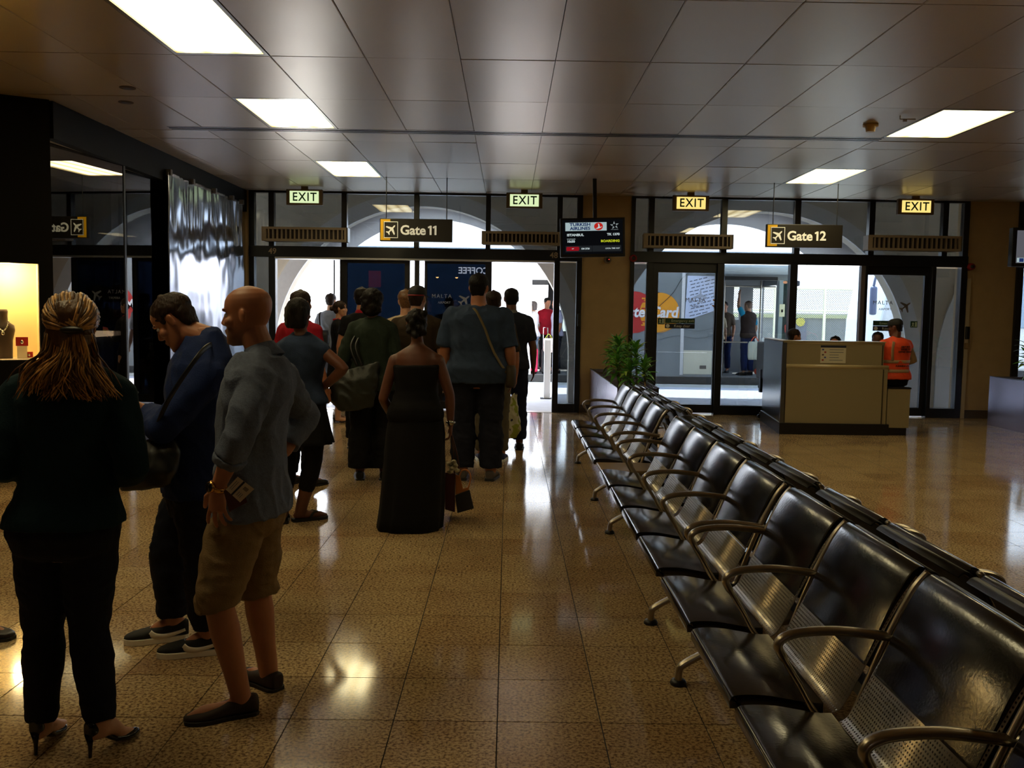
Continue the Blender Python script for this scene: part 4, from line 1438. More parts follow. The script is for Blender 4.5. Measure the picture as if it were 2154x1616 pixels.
def planter(x0, x1, y0, y1, z1, lab):
    t = thing('planter', lab, 'planter', ((x0 + x1) / 2, (y0 + y1) / 2, 0), group='metal trough planters')
    bm = bmesh.new()
    g = .012
    for q in ((x0, x0 + g, y0, y1), (x1 - g, x1, y0, y1), (x0 + g, x1 - g, y0, y0 + g), (x0 + g, x1 - g, y1 - g, y1)):
        bx(bm, q[0], q[1], q[2], q[3], 0, z1)
    obj('trough', bm, M_pl, t)
    box('dark_reflection_end', x0 + .02, x1, y0 - .006, y0, .0, z1, M_pld, t)  # dark sheet: the dark reflection on the metal front, put into colour
    box('soil', x0 + g, x1 - g, y0 + g, y1 - g, z1 - .08, z1 - .05, M_soil, t)
    bm = bmesh.new()
    for q in ((x0 - .006, x0 + .02, y0 - .01, y1), (x1 - .02, x1 + .006, y0 - .01, y1)):
        bx(bm, q[0], q[1], q[2], q[3], z1, z1 + .008)
    obj('rim', bm, M_pld, t)
    return t


def leaf_mesh(L, W_, droop):
    bm = bmesh.new()
    n = 7
    prev = None
    for i in range(n + 1):
        s = i / n
        w_ = W_ * (math.sin(PI * min(1, s * .9 + .12)) ** .7) * (1 - .2 * s) if i < n else .001
        x = L * (s - .18 * s * s * droop)
        z = L * (.35 * s - droop * .55 * s * s)
        q = [bm.verts.new((x, -w_, z + w_ * .35)), bm.verts.new((x, 0, z)), bm.verts.new((x, w_, z + w_ * .35))]
        if prev:
            bm.faces.new((prev[0], prev[1], q[1], q[0])); bm.faces.new((prev[1], prev[2], q[2], q[1]))
        prev = q
    me = bpy.data.meshes.new('leaf')
    bm.to_mesh(me); bm.free()
    me.polygons.foreach_set('use_smooth', [True] * len(me.polygons))
    return me


LEAVES = []
for k, (L, W_, dr) in enumerate(((.22, .022, .7), (.19, .020, .35), (.24, .024, 1.1), (.17, .022, .9))):
    for m_ in (M_leaf, M_leaf2):
        me = leaf_mesh(L, W_, dr); me.materials.append(m_); LEAVES.append(me)
me = leaf_mesh(.16, .011, 1.5); me.materials.append(M_leafb); DRY = me


def dracaena(lab, heads, z0, seed):
    random.seed(seed)
    c = heads[0]
    t = thing('dracaena_plant', lab, 'plant', (c[0], c[1], z0), group='bushy green dracaenas')
    for (x, y, z, nl, s) in heads:
        nl = int(nl * 1.35)
        bm = bmesh.new()
        tube(bm, spline([(x + .03, y, z0 - .02), (x + .015, y + .01, (z0 + z) / 2), (x, y, z)], 4), .011, 7)
        obj('stem', bm, M_stem, t)
        for k in range(nl):
            f = k / nl
            zz = z - .20 * s * (1 - f) + .04 * f
            me = random.choice(LEAVES[::2] if random.random() < .8 else LEAVES[1::2])
            if f < .08 and random.random() < .5: me = DRY
            o = bpy.data.objects.new('leaf', me); COL.objects.link(o); o.parent = t
            o.matrix_parent_inverse = t.matrix_basis.inverted()
            o.location = (x, y, max(zz, z0 + .02))
            o.rotation_euler = (random.uniform(-.3, .3), -(-.35 + 1.25 * f ** 1.3) + random.uniform(-.2, .2), k * 2.4 + random.uniform(-.3, .3))
            k_ = s * random.uniform(.8, 1.15)
            o.scale = (k_, k_ * 1.1, k_)
    return t


planter(1.29, 1.78, 10.86, 12.06, .70, 'metal trough planter nearest the seats, first of three in line')
planter(1.29, 1.78, 12.08, 13.28, .70, 'metal trough planter in the middle of the line of three')
planter(1.29, 1.78, 13.30, 14.50, .70, 'metal trough planter touching the beige pillar, last of three')
dracaena('bushy green dracaena in the trough planter nearest the seats', [(1.38, 11.6, 1.17, 42, 1.05), (1.55, 11.25, 1.10, 44, 1.0), (1.34, 11.35, 1.0, 36, 1.0), (1.62, 11.0, .95, 34, .95), (1.46, 11.1, .90, 32, .95)], .64, 5)
dracaena('green dracaena in the middle trough planter by the pillar', [(1.45, 12.4, 1.16, 30, 1.0), (1.62, 12.7, 1.08, 26, 1.0), (1.42, 12.8, 1.0, 20, .9)], .64, 9)
planter(7.18, 7.68, 11.3, 13.75, .72, 'dark blue grey trough planter at the right edge')
dracaena('dark green dracaena in the trough planter at the right edge', [(7.42, 13.2, 1.12, 30, 1.1), (7.36, 12.9, 1.02, 24, 1.0), (7.5, 12.5, 1.16, 28, 1.1)], .66, 12)

# ================================================================ DESK
M_desk = mat('desk laminate', (150, 136, 104), .4, var=.03, scale=200)
M_deske = mat('desk edge', (176, 158, 118), .3)
M_deskm = mat('desk steel side', (120, 122, 124), .2, .85)
M_kick = mat('desk kick black', (20, 20, 24), .35)
t = thing('check_desk', 'beige boarding check desk with black plinth and steel side', 'desk', (4.35, 12.9, 0))
bm = bmesh.new()
prism(bm, [(3.66, 12.30), (5.06, 12.30), (5.06, 13.2), (4.9, 13.2), (4.9, 12.45), (3.78, 12.45), (3.92, 13.85), (3.84, 13.85)], .79, 'z', .13)
obj('lower_body', bm, M_desk, t)
bm = bmesh.new()
prism(bm, [(3.69, 12.36), (5.02, 12.36), (5.02, 12.46), (3.79, 12.46), (3.92, 13.85), (3.84, 13.85)], .30, 'z', .92)
obj('upper_screen', bm, M_desk, t)
bm = bmesh.new(); tube(bm, [(3.66, 12.32, .905), (5.07, 12.32, .905)], .03, 12); obj('ledge', bm, M_deske, t, True)
bm = bmesh.new(); tube(bm, [(3.68, 12.385, 1.215), (5.03, 12.385, 1.215)], .028, 12); obj('top_rail', bm, M_deske, t, True)
bm = bmesh.new(); prism(bm, [(3.66, 12.35), (5.04, 12.35), (5.04, 12.60), (3.82, 12.60), (3.94, 13.86), (3.82, 13.86)], .012, 'z', 1.235); obj('counter_top', bm, M_deske, t)
for x in (3.70, 5.0):
    box('front_trim', x - .006, x + .006, 12.290, 12.30, .15, .88, mat('desk dark trim', (60, 50, 36), .4), t)
    box('front_trim', x - .006, x + .006, 12.35, 12.36, .93, 1.2, mat('desk dark trim', (60, 50, 36), .4), t)
bm = bmesh.new()
prism(bm, [(3.645, 12.30), (3.66, 12.30), (3.84, 13.85), (3.825, 13.85)], 1.10, 'z', .13)
obj('steel_side', bm, M_deskm, t)
bm = bmesh.new()
prism(bm, [(3.63, 12.26), (5.09, 12.26), (5.09, 13.2), (3.9, 13.86), (3.81, 13.87)], .15, 'z', 0)
obj('plinth', bm, M_kick, t)
box('side_rail', 3.64, 3.70, 12.29, 12.33, .13, 1.22, M_deskm, t)
bm = bmesh.new()
box('side_unit', 5.075, 5.375, 12.30, 12.75, .10, .625, M_desk, t, .006)
box('side_unit_top', 5.07, 5.385, 12.29, 12.76, .625, .645, M_kick, t, .004)
box('side_unit_base', 5.10, 5.35, 12.32, 12.74, 0, .10, M_kick, t)
t = thing('notice_sheet', 'white printed notice stuck on the front of the desk', 'notice', (4.31, 12.35, 1.0))
box('sheet', 4.17, 4.51, 12.352, 12.357, .955, 1.185, mat('notice paper', (214, 206, 180), .7), t)
box('header_strip', 4.17, 4.51, 12.350, 12.352, 1.160, 1.19, mat('notice navy', (30, 34, 60), .6), t)
random.seed(2)
for k in range(5):
    z = 1.13 - k * .035
    box('print_line', 4.29, 4.29 + random.uniform(.12, .19), 12.350, 12.352, z, z + .007, M_print, t)
    box('picture_mark', 4.19 + (k % 2) * .03, 4.215 + (k % 2) * .03, 12.350, 12.352, z - .006, z + .014, mat('notice mark' + str(k % 3), ((60, 80, 160), (160, 50, 40), (90, 70, 60))[k % 3], .6), t)


def office_chair(x, y, rz, lab):
    t = thing('office_chair', lab, 'chair', (x, y, 0), rz, 'chairs behind the desk')
    def P(n, bm, m, sm=False, bv=0):
        o = obj(n, bm, m, None, sm, bv); o.parent = t; return o
    bm = bmesh.new(); bx(bm, -.23, .23, -.22, .22, .44, .51); P('seat', bm, M_black, bv=.03)
    bm = bmesh.new(); bx(bm, -.21, .21, .20, .26, .60, 1.18); P('backrest', bm, M_black, bv=.03)
    bm = bmesh.new(); bx(bm, -.03, .03, .22, .27, .40, .75); P('back_bar', bm, M_black)
    bm = bmesh.new(); cyl(bm, (0, 0, .1), (0, 0, .45), .03, 12); P('gas_column', bm, M_black)
    for k in range(5):
        a = 2 * PI * k / 5 + .3
        bm = bmesh.new(); tube(bm, [(0, 0, .12), (.26 * math.cos(a), .26 * math.sin(a), .075)], [.022, .014], 8); P('leg', bm, M_black)
        bm = bmesh.new(); cyl(bm, (.26 * math.cos(a) - .012, .26 * math.sin(a), .03), (.26 * math.cos(a) + .012, .26 * math.sin(a), .03), .03, 14); P('castor', bm, M_black)
    return t


office_chair(4.13, 14.18, PI / 2 + .1, 'black office chair showing past the left side of the desk')
# ================================================================ PEOPLE
def skinmat(name, col):
    return mat('skin ' + name, col, .5, var=.06, scale=25, bump=.04, bscale=120)


def cloth(name, col, rough=.85, var=.12, bump=.3, scale=14, bscale=160):
    return mat(name, col, rough, var=var, scale=scale, bump=bump, bscale=bscale, spec=.18)


def ring(bm, c, ax, ay, n=22, e=2.3):
    vs = []
    for k in range(n):
        t = 2 * PI * k / n
        a, b = math.cos(t), math.sin(t)
        a = math.copysign(abs(a) ** (2 / e), a); b = math.copysign(abs(b) ** (2 / e), b)
        vs.append(bm.verts.new(c + ax * a + ay * b))
    return vs


def loft(bm, secs, n=22, e=2.3, cap=True):
    prev = None; first = None
    for (c, ax, ay) in secs:
        r = ring(bm, c, ax, ay, n, e)
        if prev:
            for k in range(n): bm.faces.new((prev[k], prev[(k + 1) % n], r[(k + 1) % n], r[k]))
        else: first = r
        prev = r
    if cap:
        bm.faces.new(first[::-1]); bm.faces.new(prev)


MALE = [(.79, .07, .075, 0), (.83, .155, .105, -.005), (.90, .172, .118, -.012), (.96, .170, .118, -.008), (1.03, .158, .108, 0), (1.11, .150, .102, .004), (1.20, .158, .110, .004),
        (1.30, .172, .120, .002), (1.37, .176, .116, -.004), (1.42, .168, .100, -.008), (1.455, .128, .078, -.010), (1.485, .080, .064, -.008), (1.52, .060, .060, 0)]
FEM = [(.79, .07, .075, 0), (.83, .160, .110, -.008), (.90, .180, .125, -.016), (.96, .170, .118, -.010), (1.03, .142, .098, 0), (1.11, .126, .090, .004), (1.20, .136, .100, .008),
       (1.29, .150, .118, .014), (1.36, .152, .102, .002), (1.41, .146, .085, -.006), (1.445, .112, .068, -.008), (1.475, .068, .055, -.006), (1.51, .050, .050, 0)]


def lerp_tab(tab, z):
    if z <= tab[0][0]: return tab[0][1:]
    for a, b in zip(tab[:-1], tab[1:]):
        if z <= b[0]:
            t = (z - a[0]) / (b[0] - a[0])
            return tuple(a[i] + (b[i] - a[i]) * t for i in (1, 2, 3))
    return tab[-1][1:]


HEADS = [(-.118, .072, .030, .022), (-.105, .088, .010, .036), (-.088, .091, -.020, .046), (-.070, .088, -.045, .053), (-.050, .087, -.062, .058), (-.030, .086, -.078, .063), (-.010, .083, -.088, .067),
         (.010, .080, -.095, .070), (.028, .088, -.099, .073), (.045, .089, -.101, .075), (.065, .084, -.098, .074), (.085, .070, -.088, .067), (.102, .048, -.066, .052), (.113, .018, -.036, .030), (.117, .0, -.02, .012)]


class Person:
    def __init__(s, label, x, y, yaw, H_=1.75, sex='m', fat=1.0, skin='tan', skincol=(150, 100, 76), res=.014, group=None, z=0.0, lean=(0, 0), head=None, hyaw=None, hpitch=0.0, hroll=0.0, twist=0.0, j=None, sit=False, seed=1, name='person'):
        s.label = label; s.k = H_ / 1.75; s.yaw = yaw; s.sex = sex; s.fat = fat; s.res = res; s.o = V((x, y, z)); s.lean = lean; s.twist = twist; s.seed = seed
        s.skin = skinmat(skin, skincol)
        s.tab = MALE if sex == 'm' else FEM
        sw = .170 if sex == 'm' else .147
        sw *= (1 + (fat - 1) * .55)
        hw = .092 * (1 + (fat - 1) * .4)
        J = dict(shL=(-sw, -.005, 1.392), shR=(sw, -.005, 1.392), elL=(-sw - .065, -.03, 1.12), elR=(sw + .065, -.03, 1.12), wrL=(-sw - .07, .06, .89), wrR=(sw + .07, .06, .89),
                 hiL=(-hw, 0, .90), hiR=(hw, 0, .90), knL=(-hw - .01, .02, .49), knR=(hw + .01, .02, .49), anL=(-hw - .015, -.01, .085), anR=(hw + .015, -.01, .085),
                 toL=(-hw - .035, .17, .0), toR=(hw + .035, .17, .0), neck=(0, .0, 1.49), head=(0, .025, 1.635))
        if sit:
            J.update(hiL=(-hw, 0, .50), hiR=(hw, 0, .50), knL=(-hw - .05, .42, .50), knR=(hw + .05, .42, .50), anL=(-hw - .06, .44, .085), anR=(hw + .06, .44, .085), toL=(-hw - .08, .62, 0), toR=(hw + .08, .62, 0))
            for q in ('shL', 'shR', 'elL', 'elR', 'wrL', 'wrR', 'neck', 'head'):
                a = J[q]; J[q] = (a[0], a[1], a[2] - .40)
        s.sit = -.40 if sit else 0.0
        s.J = {}
        for q, a in J.items():
            a = V(a)
            zz = a.z - s.sit
            if zz > 1.0: 
                f = max(0, (zz - .95) / .5) ** 1.2
                a = a + V((lean[0] * f, lean[1] * f, 0))
            s.J[q] = s.W(a)
        if j:
            for q, a in j.items():
                s.J[q] = a.copy() if isinstance(a, Vector) else s.W(V(a))
        hy = yaw if hyaw is None else hyaw
        s.HM = Matrix.Rotation(hy, 3, 'Z') @ Matrix.Rotation(hpitch, 3, 'X') @ Matrix.Rotation(hroll, 3, 'Y')
        s.root = empty(name, (s.o.x, s.o.y, z))
        tag(s.root, label, 'person', group)
        s.handspec = {}
        # spine line: from hip centre to neck
        s.hipc = (s.J['hiL'] + s.J['hiR']) / 2
        s.build_spine()

    def W(s, a):
        return s.o + Matrix.Rotation(s.yaw, 3, 'Z') @ (V(a) * s.k)

    def build_spine(s):
        k = s.k
        p0 = s.hipc; p1 = s.J['neck']
        # nominal heights .90 .. 1.49 map on this line with slight S
        s.sp = (p0, p1)
        la = (s.J['hiR'] - s.J['hiL']); la.z = 0; la.normalize()
        lb = (s.J['shR'] - s.J['shL']); lb.normalize()
        s.lat = (la, lb)

    def sec(s, z, th=0.0, wx=1.0, wy=1.0):
        rx, ry, dy = lerp_tab(s.tab, z)
        t = (z - .90) / (1.49 - .90)
        p0, p1 = s.sp
        c = p0 + (p1 - p0) * t if t >= 0 else p0 + V((0, 0, (z - .90) * s.k))
        if t > 0:
            d = (p1 - p0).normalized()
            # bend: the upper part leans more than the lower
            hor = V(((p1 - p0).x, (p1 - p0).y, 0))
            c = c - hor * (max(0, min(1, t)) * (1 - max(0, min(1, t)))) * .35
        tt = max(0, min(1, t))
        la = (s.lat[0] * (1 - tt) + s.lat[1] * tt).normalized()
        up = (p1 - p0).normalized() * .6 * tt + V((0, 0, 1)) * (1 - .6 * tt)
        up.normalize()
        ay = up.cross(la).normalized()
        f = 1 + (s.fat - 1) * (1.0 if z < 1.40 else .3 if z < 1.46 else .1)
        fy = 1 + (s.fat - 1) * (1.35 if .9 < z < 1.25 else .7)
        return (c + ay * dy * s.k, la * ((rx * f * wx) * s.k + th), ay * ((ry * fy * wy) * s.k + th))

    def torso(s, bm, z0, z1, th, wx=1.0, wy=1.0, flare=0.0, e=2.3):
        zs = [z0] + [q[0] for q in s.tab if z0 + .012 < q[0] < z1 - .012] + [z1]
        secs = []
        for z in zs:
            a = th + flare * max(0, (z0 + .25 - z) / .25)
            secs.append(s.sec(z, a, wx, wy))
        loft(bm, secs, e=e)
        if z1 > 1.4:
            up = (s.J['head'] - s.J['neck']).normalized()
            for q, sg in (('L', -1), ('R', 1)):
                n0 = s.J['neck'] - up * .035 * s.k + s.lat[1] * sg * .030 * s.k
                sh = s.J['sh' + q]
                r0 = .040 * s.k + th * .9; r1 = .046 * s.k * (1 + (s.fat - 1) * .4) + th * .9
                m_ = (n0 + sh) / 2 + V((0, 0, .004))
                cap_limb(bm, [n0, m_, sh + V((0, 0, .003))], [r0, (r0 + r1) / 2, r1], 12)

    def limbpts(s, names, radii, t_end=1.0):
        """names of 3 joints, radii at 5 stations; t_end 0..1 cut"""
        a, b, c = (s.J[q] for q in names)
        L1 = (b - a).length; L2 = (c - b).length
        tot = L1 + L2
        st = [0, .5 * L1 / tot, L1 / tot, (L1 + .3 * L2) / tot, (L1 + .7 * L2) / tot, 1.0]
        def pos(t):
            d = t * tot
            return a + (b - a) * (d / L1) if d <= L1 else b + (c - b) * ((d - L1) / L2)
        def rad(t):
            for i in range(5):
                if t <= st[i + 1]:
                    q = (t - st[i]) / (st[i + 1] - st[i] + 1e-9)
                    return radii[i] + (radii[i + 1] - radii[i]) * q
            return radii[-1]
        tt = sorted(set([q for q in st if q < t_end] + [t_end] + [q for q in (st[2] - .05, st[2] + .05) if 0 < q < t_end]))
        return [pos(q) for q in tt], [rad(q) for q in tt]

    ARM = (.050, .047, .040, .041, .033, .027)
    LEG = (.088, .080, .056, .060, .046, .040)

    def arm(s, bm, side, th=0.0, t_end=1.0, k=1.0, cap=True):
        f = s.k * k * (1 + (s.fat - 1) * .6) * (.9 if s.sex == 'f' else 1)
        p, r = s.limbpts(('sh' + side, 'el' + side, 'wr' + side), [q * f + th for q in s.ARM], t_end)
        cap_limb(bm, p, r, 14) if cap else tube(bm, p, r, 16)

    def legm(s, bm, side, th=0.0, t_end=1.0, k=1.0, flare=0.0, cap=False):
        f = s.k * k * (1 + (s.fat - 1) * .6)
        th_ = [th, th, th + flare * .3, th + flare * .6, th + flare * .9, th + flare]
        p, r = s.limbpts(('hi' + side, 'kn' + side, 'an' + side), [q * f + t for q, t in zip(s.LEG, th_)], t_end)
        cap_limb(bm, p, r, 16) if cap else tube(bm, p, r, 18)

    def hand(s, bm, side, d=None, n=None, curl=.35, spread=.06, thumb=None):
        k = s.k
        w_ = s.J['wr' + side]
        if d is None: d = (w_ - s.J['el' + side]).normalized()
        d = V(d).normalized()
        if n is None:
            n = (s.lat[0] if side == 'L' else -s.lat[0])
        n = V(n); n = (n - d * n.dot(d)).normalized()     # palm normal: fingers curl towards it
        sd = d.cross(n).normalized()
        fwd = Matrix.Rotation(s.yaw, 3, 'Z') @ V((0, 1, 0))
        if thumb is not None: fwd = V(thumb)
        if sd.dot(fwd) < 0: sd = -sd                        # sd: towards the thumb side
        c0 = w_
        loft(bm, [(c0 - d * .01 * k, sd * .024 * k, n * .019 * k), (c0 + d * .02 * k, sd * .031 * k, n * .017 * k), (c0 + d * .055 * k, sd * .039 * k, n * .015 * k), (c0 + d * .092 * k, sd * .038 * k, n * .012 * k)], n=14)
        for i, (off, L, r) in enumerate(((.030, .072, .0088), (.010, .081, .0092), (-.011, .075, .0088), (-.030, .058, .0078))):
            b = c0 + d * (.088 - .004 * abs(i - 1)) * k + sd * off * k
            dd = (d + sd * spread * (1.5 - i)).normalized()
            pts = [b - dd * .015 * k, b]
            ang = curl * .7 + .05 * i
            cur = dd
            for q, fr in enumerate((.45, .32, .23)):
                M = Matrix.Rotation(ang, 3, sd if n.cross(sd).dot(d) < 0 else -sd)
                # rotate towards palm normal
                cur = (dd * math.cos(ang * (q + .6)) + n * math.sin(ang * (q + .6))).normalized()
                pts.append(pts[-1] + cur * L * fr * k)
            cap_limb(bm, pts, [r * k, r * k * 1.03, r * k, r * k * .93, r * k * .8], 8)
        b = c0 + d * .022 * k + sd * .026 * k
        t1 = (d * .62 + sd * .78 + n * .15).normalized()
        t2 = (d * .85 + sd * .35 + n * .35).normalized()
        cap_limb(bm, [b - t1 * .01 * k, b + t1 * .032 * k, b + t1 * .032 * k + t2 * .03 * k, b + t1 * .032 * k + t2 * .055 * k], [.013 * k, .0115 * k, .0105 * k, .009 * k], 8)

    def headmesh(s, bm):
        k = s.k; C_ = s.J['head']; M = s.HM
        X_, Y_, Z_ = M @ V((1, 0, 0)), M @ V((0, 1, 0)), M @ V((0, 0, 1))
        k = k * (.96 if s.sex == 'f' else 1.0)
        P = lambda x, y, z: C_ + (X_ * x + Y_ * y + Z_ * z) * k
        s.HP = P; s.hk = k
        loft(bm, [(P(0, (a + b) / 2, z), X_ * w_ * k, Y_ * ((a - b) / 2) * k) for z, a, b, w_ in HEADS], n=26, e=2.15)
        # nose, brow, lips, chin, cheeks, ears
        loft(bm, [(P(0, .078, .022), X_ * .010 * k, Y_ * .010 * k), (P(0, .088, .004), X_ * .010 * k, Y_ * .011 * k), (P(0, .096, -.014), X_ * .012 * k, Y_ * .013 * k), (P(0, .099, -.026), X_ * .0165 * k, Y_ * .0155 * k), (P(0, .092, -.036), X_ * .015 * k, Y_ * .010 * k)], n=12, e=2)
        for sx in (-1, 1):
            ell(bm, P(sx * .028, .078, .026), .024 * k, .013 * k, .008 * k, 6, M)
            ell(bm, P(sx * .014, .090, -.031), .007 * k, .009 * k, .006 * k, 5, M)
            ell(bm, P(sx * .045, .055, -.022), .022 * k, .025 * k, .022 * k, 6, M)
            # ear: tilted disc with rim
            E = M @ Matrix.Rotation(sx * R_(22), 3, 'Z') @ Matrix.Rotation(R_(-8), 3, 'X')
            ell(bm, P(sx * .076, -.012, -.004), .008 * k, .017 * k, .031 * k, 7, E)
            ell(bm, P(sx * .083, -.018, .008), .006 * k, .013 * k, .019 * k, 6, E)
        ell(bm, P(0, .086, -.055), .024 * k, .010 * k, .0065 * k, 6, M)
        ell(bm, P(0, .085, -.067), .020 * k, .010 * k, .0075 * k, 6, M)
        ell(bm, P(0, .082, -.102), .018 * k, .012 * k, .012 * k, 6, M)
        # neck
        nk = s.J['neck']
        r = (.058 if s.sex == 'm' else .047) * k * (1 + (s.fat - 1) * .4)
        cap_limb(bm, [nk - V((0, 0, .05 * k)), nk, P(0, -.022, -.075), P(0, -.018, -.02)], [r * 1.1, r * 1.02, r * .95, r * .8], 16)

    def feet(s, bm):
        k = s.k
        for q in 'LR':
            a = s.J['an' + q]; t = s.J['to' + q]
            d = V((t.x - a.x, t.y - a.y, 0)); L = d.length
            if L < .01: continue
            d.normalize()
            h_ = a + V((0, 0, -.03 * k)) - d * .03 * k
            tt = V((t.x, t.y, max(t.z, t.z) + .022 * k))
            cap_limb(bm, [a + V((0, 0, .02)), a + V((0, 0, -.02 * k))], [.038 * k, .040 * k], 12)
            cap_limb(bm, [V((h_.x, h_.y, max(h_.z, t.z + .035 * k))), a + d * .05 * k + V((0, 0, -.035 * k)), tt - d * .05 * k + V((0, 0, .01)), tt], [.030 * k, .036 * k, .030 * k, .018 * k], 12)

    def body(s, hands=('L', 'R'), fine=False, barelegs=True, hsp=None):
        hsp = hsp or {}
        res = s.res
        bm = bmesh.new()
        s.torso(bm, .79, 1.52, -.012 * s.k)
        for q in 'LR':
            s.arm(bm, q)
            s.legm(bm, q, 0.0, 1.0, cap=True)
        s.feet(bm)
        if not fine:
            s.headmesh(bm)
            for q in hands: s.hand(bm, q, **hsp.get(q, {}))
            me = voxel(bm, res, 2, 'body', .4)
        else:
            me = voxel(bm, res, 3, 'body')
            b2 = bmesh.new()
            s.headmesh(b2)
            m2 = voxel(b2, .0042, 2, 'h', .5)
            b3 = bmesh.new()
            for q in hands: s.hand(b3, q, **hsp.get(q, {}))
            m3 = voxel(b3, .0036, 1, 'h', .5) if hands else None
            bb = bmesh.new()
            for m_ in (me, m2, m3):
                if m_: bb.from_mesh(m_)
            me = bpy.data.meshes.new('body')
            bb.to_mesh(me); bb.free()
        link('body', me, s.skin, s.root, True)
        return s

    def face(s, iris=(60, 40, 26), brow=(46, 32, 24), lips=(150, 84, 74)):
        k = s.hk; P = s.HP; M = s.HM
        for sx in (-1, 1):
            bm = bmesh.new(); ell(bm, P(sx * .031, .072, .006), .0125 * k, .0115 * k, .0085 * k, 8, M)
            e = obj('eye', bm, mat('eye white', (205, 196, 186), .3), s.root, True)
            bm = bmesh.new(); ell(bm, P(sx * .031, .081, .005), .0055 * k, .004 * k, .0055 * k, 8, M)
            obj('iris', bm, mat('iris %d' % iris[0], iris, .2), e, True)
            bm = bmesh.new()
            pts = [P(sx * .014, .0895, .024), P(sx * .032, .0875, .030), P(sx * .050, .0745, .026)]
            tube(bm, spline(pts, 3), .0032 * k, 8)
            obj('eyebrow', bm, mat('eyebrow %d' % brow[0], brow, .9), s.root, True)
        bm = bmesh.new()
        ell(bm, P(0, .0905, -.0565), .019 * k, .008 * k, .0042 * k, 6, M); ell(bm, P(0, .0895, -.0655), .016 * k, .008 * k, .0048 * k, 6, M)
        link('lips', voxel(bm, .0022, 1), mat('lips %d' % lips[0], lips, .45), s.root, True)

    # ---- clothes
    def top(s, m, hem=.88, sleeve=(.28, .28), th=.018, flare=.01, neck=1.49, amp=.012, name='shirt', arms='LR', wx=1.0, sth=None, loose=1.0, collar=None, shoulder=True):
        bm = bmesh.new()
        s.torso(bm, hem, neck, th, wx, 1.0, flare)
        for q, sl in zip('LR', sleeve):
            if q in arms and sl > 0:
                f = s.k * (1 + (s.fat - 1) * .6)
                st = (th if sth is None else sth)
                p, r = s.limbpts(('sh' + q, 'el' + q, 'wr' + q), [q_ * f + st for q_ in s.ARM], sl)
                r = [a * (1 + (loose - 1) * i / max(1, len(r) - 1)) for i, a in enumerate(r)]
                tube(bm, [p[0]] + p, [r[0] * .5] + r, 16)
                if shoulder: ell(bm, p[0], r[0], r[0], r[0], 8)
        me = voxel(bm, s.res * .85 if s.res < .01 else s.res, 3, name)
        if amp: wrinkle(me, amp * s.k, 7.0, .8, s.seed * 3.7)
        o = link(name, me, m, s.root, True)
        if collar:
            nk = s.J['neck']
            up = (s.J['head'] - nk).normalized()
            la = s.lat[1]; ay = up.cross(la).normalized()
            bm = bmesh.new()
            r0 = .060 * s.k; 
            loft(bm, [(nk + up * h_, la * (r0 + a), ay * (r0 * .95 + a)) for h_, a in ((-.035, .028), (-.005, .012), (.022, .004))] + [(nk + up * h_, la * (r0 + a), ay * (r0 * .95 + a)) for h_, a in ((.024, -.003), (.0, .0))], n=24, e=2, cap=False)
            c = obj('collar', bm, collar, s.root, True)
            sd_ = c.modifiers.new('s', 'SOLIDIFY'); sd_.thickness = .006
        return o

    def pants(s, m, end=(.97, .97), th=.016, waist=1.02, flare=.01, amp=.010, name='trousers', wx=1.0):
        bm = bmesh.new()
        s.torso(bm, .80, waist, th * .8, wx)
        for q, e_ in zip('LR', end):
            s.legm(bm, q, th, e_, flare=flare)
            a = s.J['hi' + q]
            ell(bm, a, .085 * s.k * (1 + (s.fat - 1) * .6) + th * .8, .09 * s.k * (1 + (s.fat - 1) * .6) + th * .8, .09 * s.k, 8)
        me = voxel(bm, s.res * .85 if s.res < .01 else s.res, 3, name)
        zk = s.J['anL'].z
        if amp: wrinkle(me, amp * s.k, 8.0, 1.6, s.seed * 1.3 + 9)
        return link(name, me, m, s.root, True)

    def skirt(s, m, z0, z1, r0, r1, pleat=.0, npl=14, name='skirt', mid=None, cx=0, cy=0, amp=.006, ratio=.75):
        """rings from z1 (top, nominal) to z0 (world height); r = half widths"""
        bm = bmesh.new()
        rings_ = []
        n = 72
        steps = 14
        top_c = s.sec(z1)[0]
        la = s.lat[0]; ay = V((0, 0, 1)).cross(la)
        for i in range(steps + 1):
            t = i / steps
            if t == 0: z = top_c.z
            z = top_c.z + (z0 - top_c.z) * t
            r = r1 + (r0 - r1) * t
            if mid: r = r1 + (mid - r1) * min(1, t / .28) if t < .28 else mid + (r0 - mid) * ((t - .28) / .72) ** 1.3
            c = V((top_c.x + cx * t * t, top_c.y + cy * t * t, z))
            vs = []
            for k in range(n):
                a = 2 * PI * k / n
                rr = r * (1 + pleat * t * math.cos(npl * a + 2 * math.sin(3 * a)))
                vs.append(bm.verts.new(c + la * rr * math.cos(a) + ay * rr * (ratio + (1 - ratio) * t * .6) * math.sin(a)))
            rings_.append(vs)
        for a, b in zip(rings_[:-1], rings_[1:]):
            for k in range(n): bm.faces.new((a[k], a[(k + 1) % n], b[(k + 1) % n], b[k]))
        bm.faces.new(rings_[0]); bm.faces.new(rings_[-1][::-1])
        bmesh.ops.recalc_face_normals(bm, faces=bm.faces[:])
        me = bpy.data.meshes.new(name); bm.to_mesh(me); bm.free()
        if amp: wrinkle(me, amp, 6, .5, s.seed)
        return link(name, me, m, s.root, True)

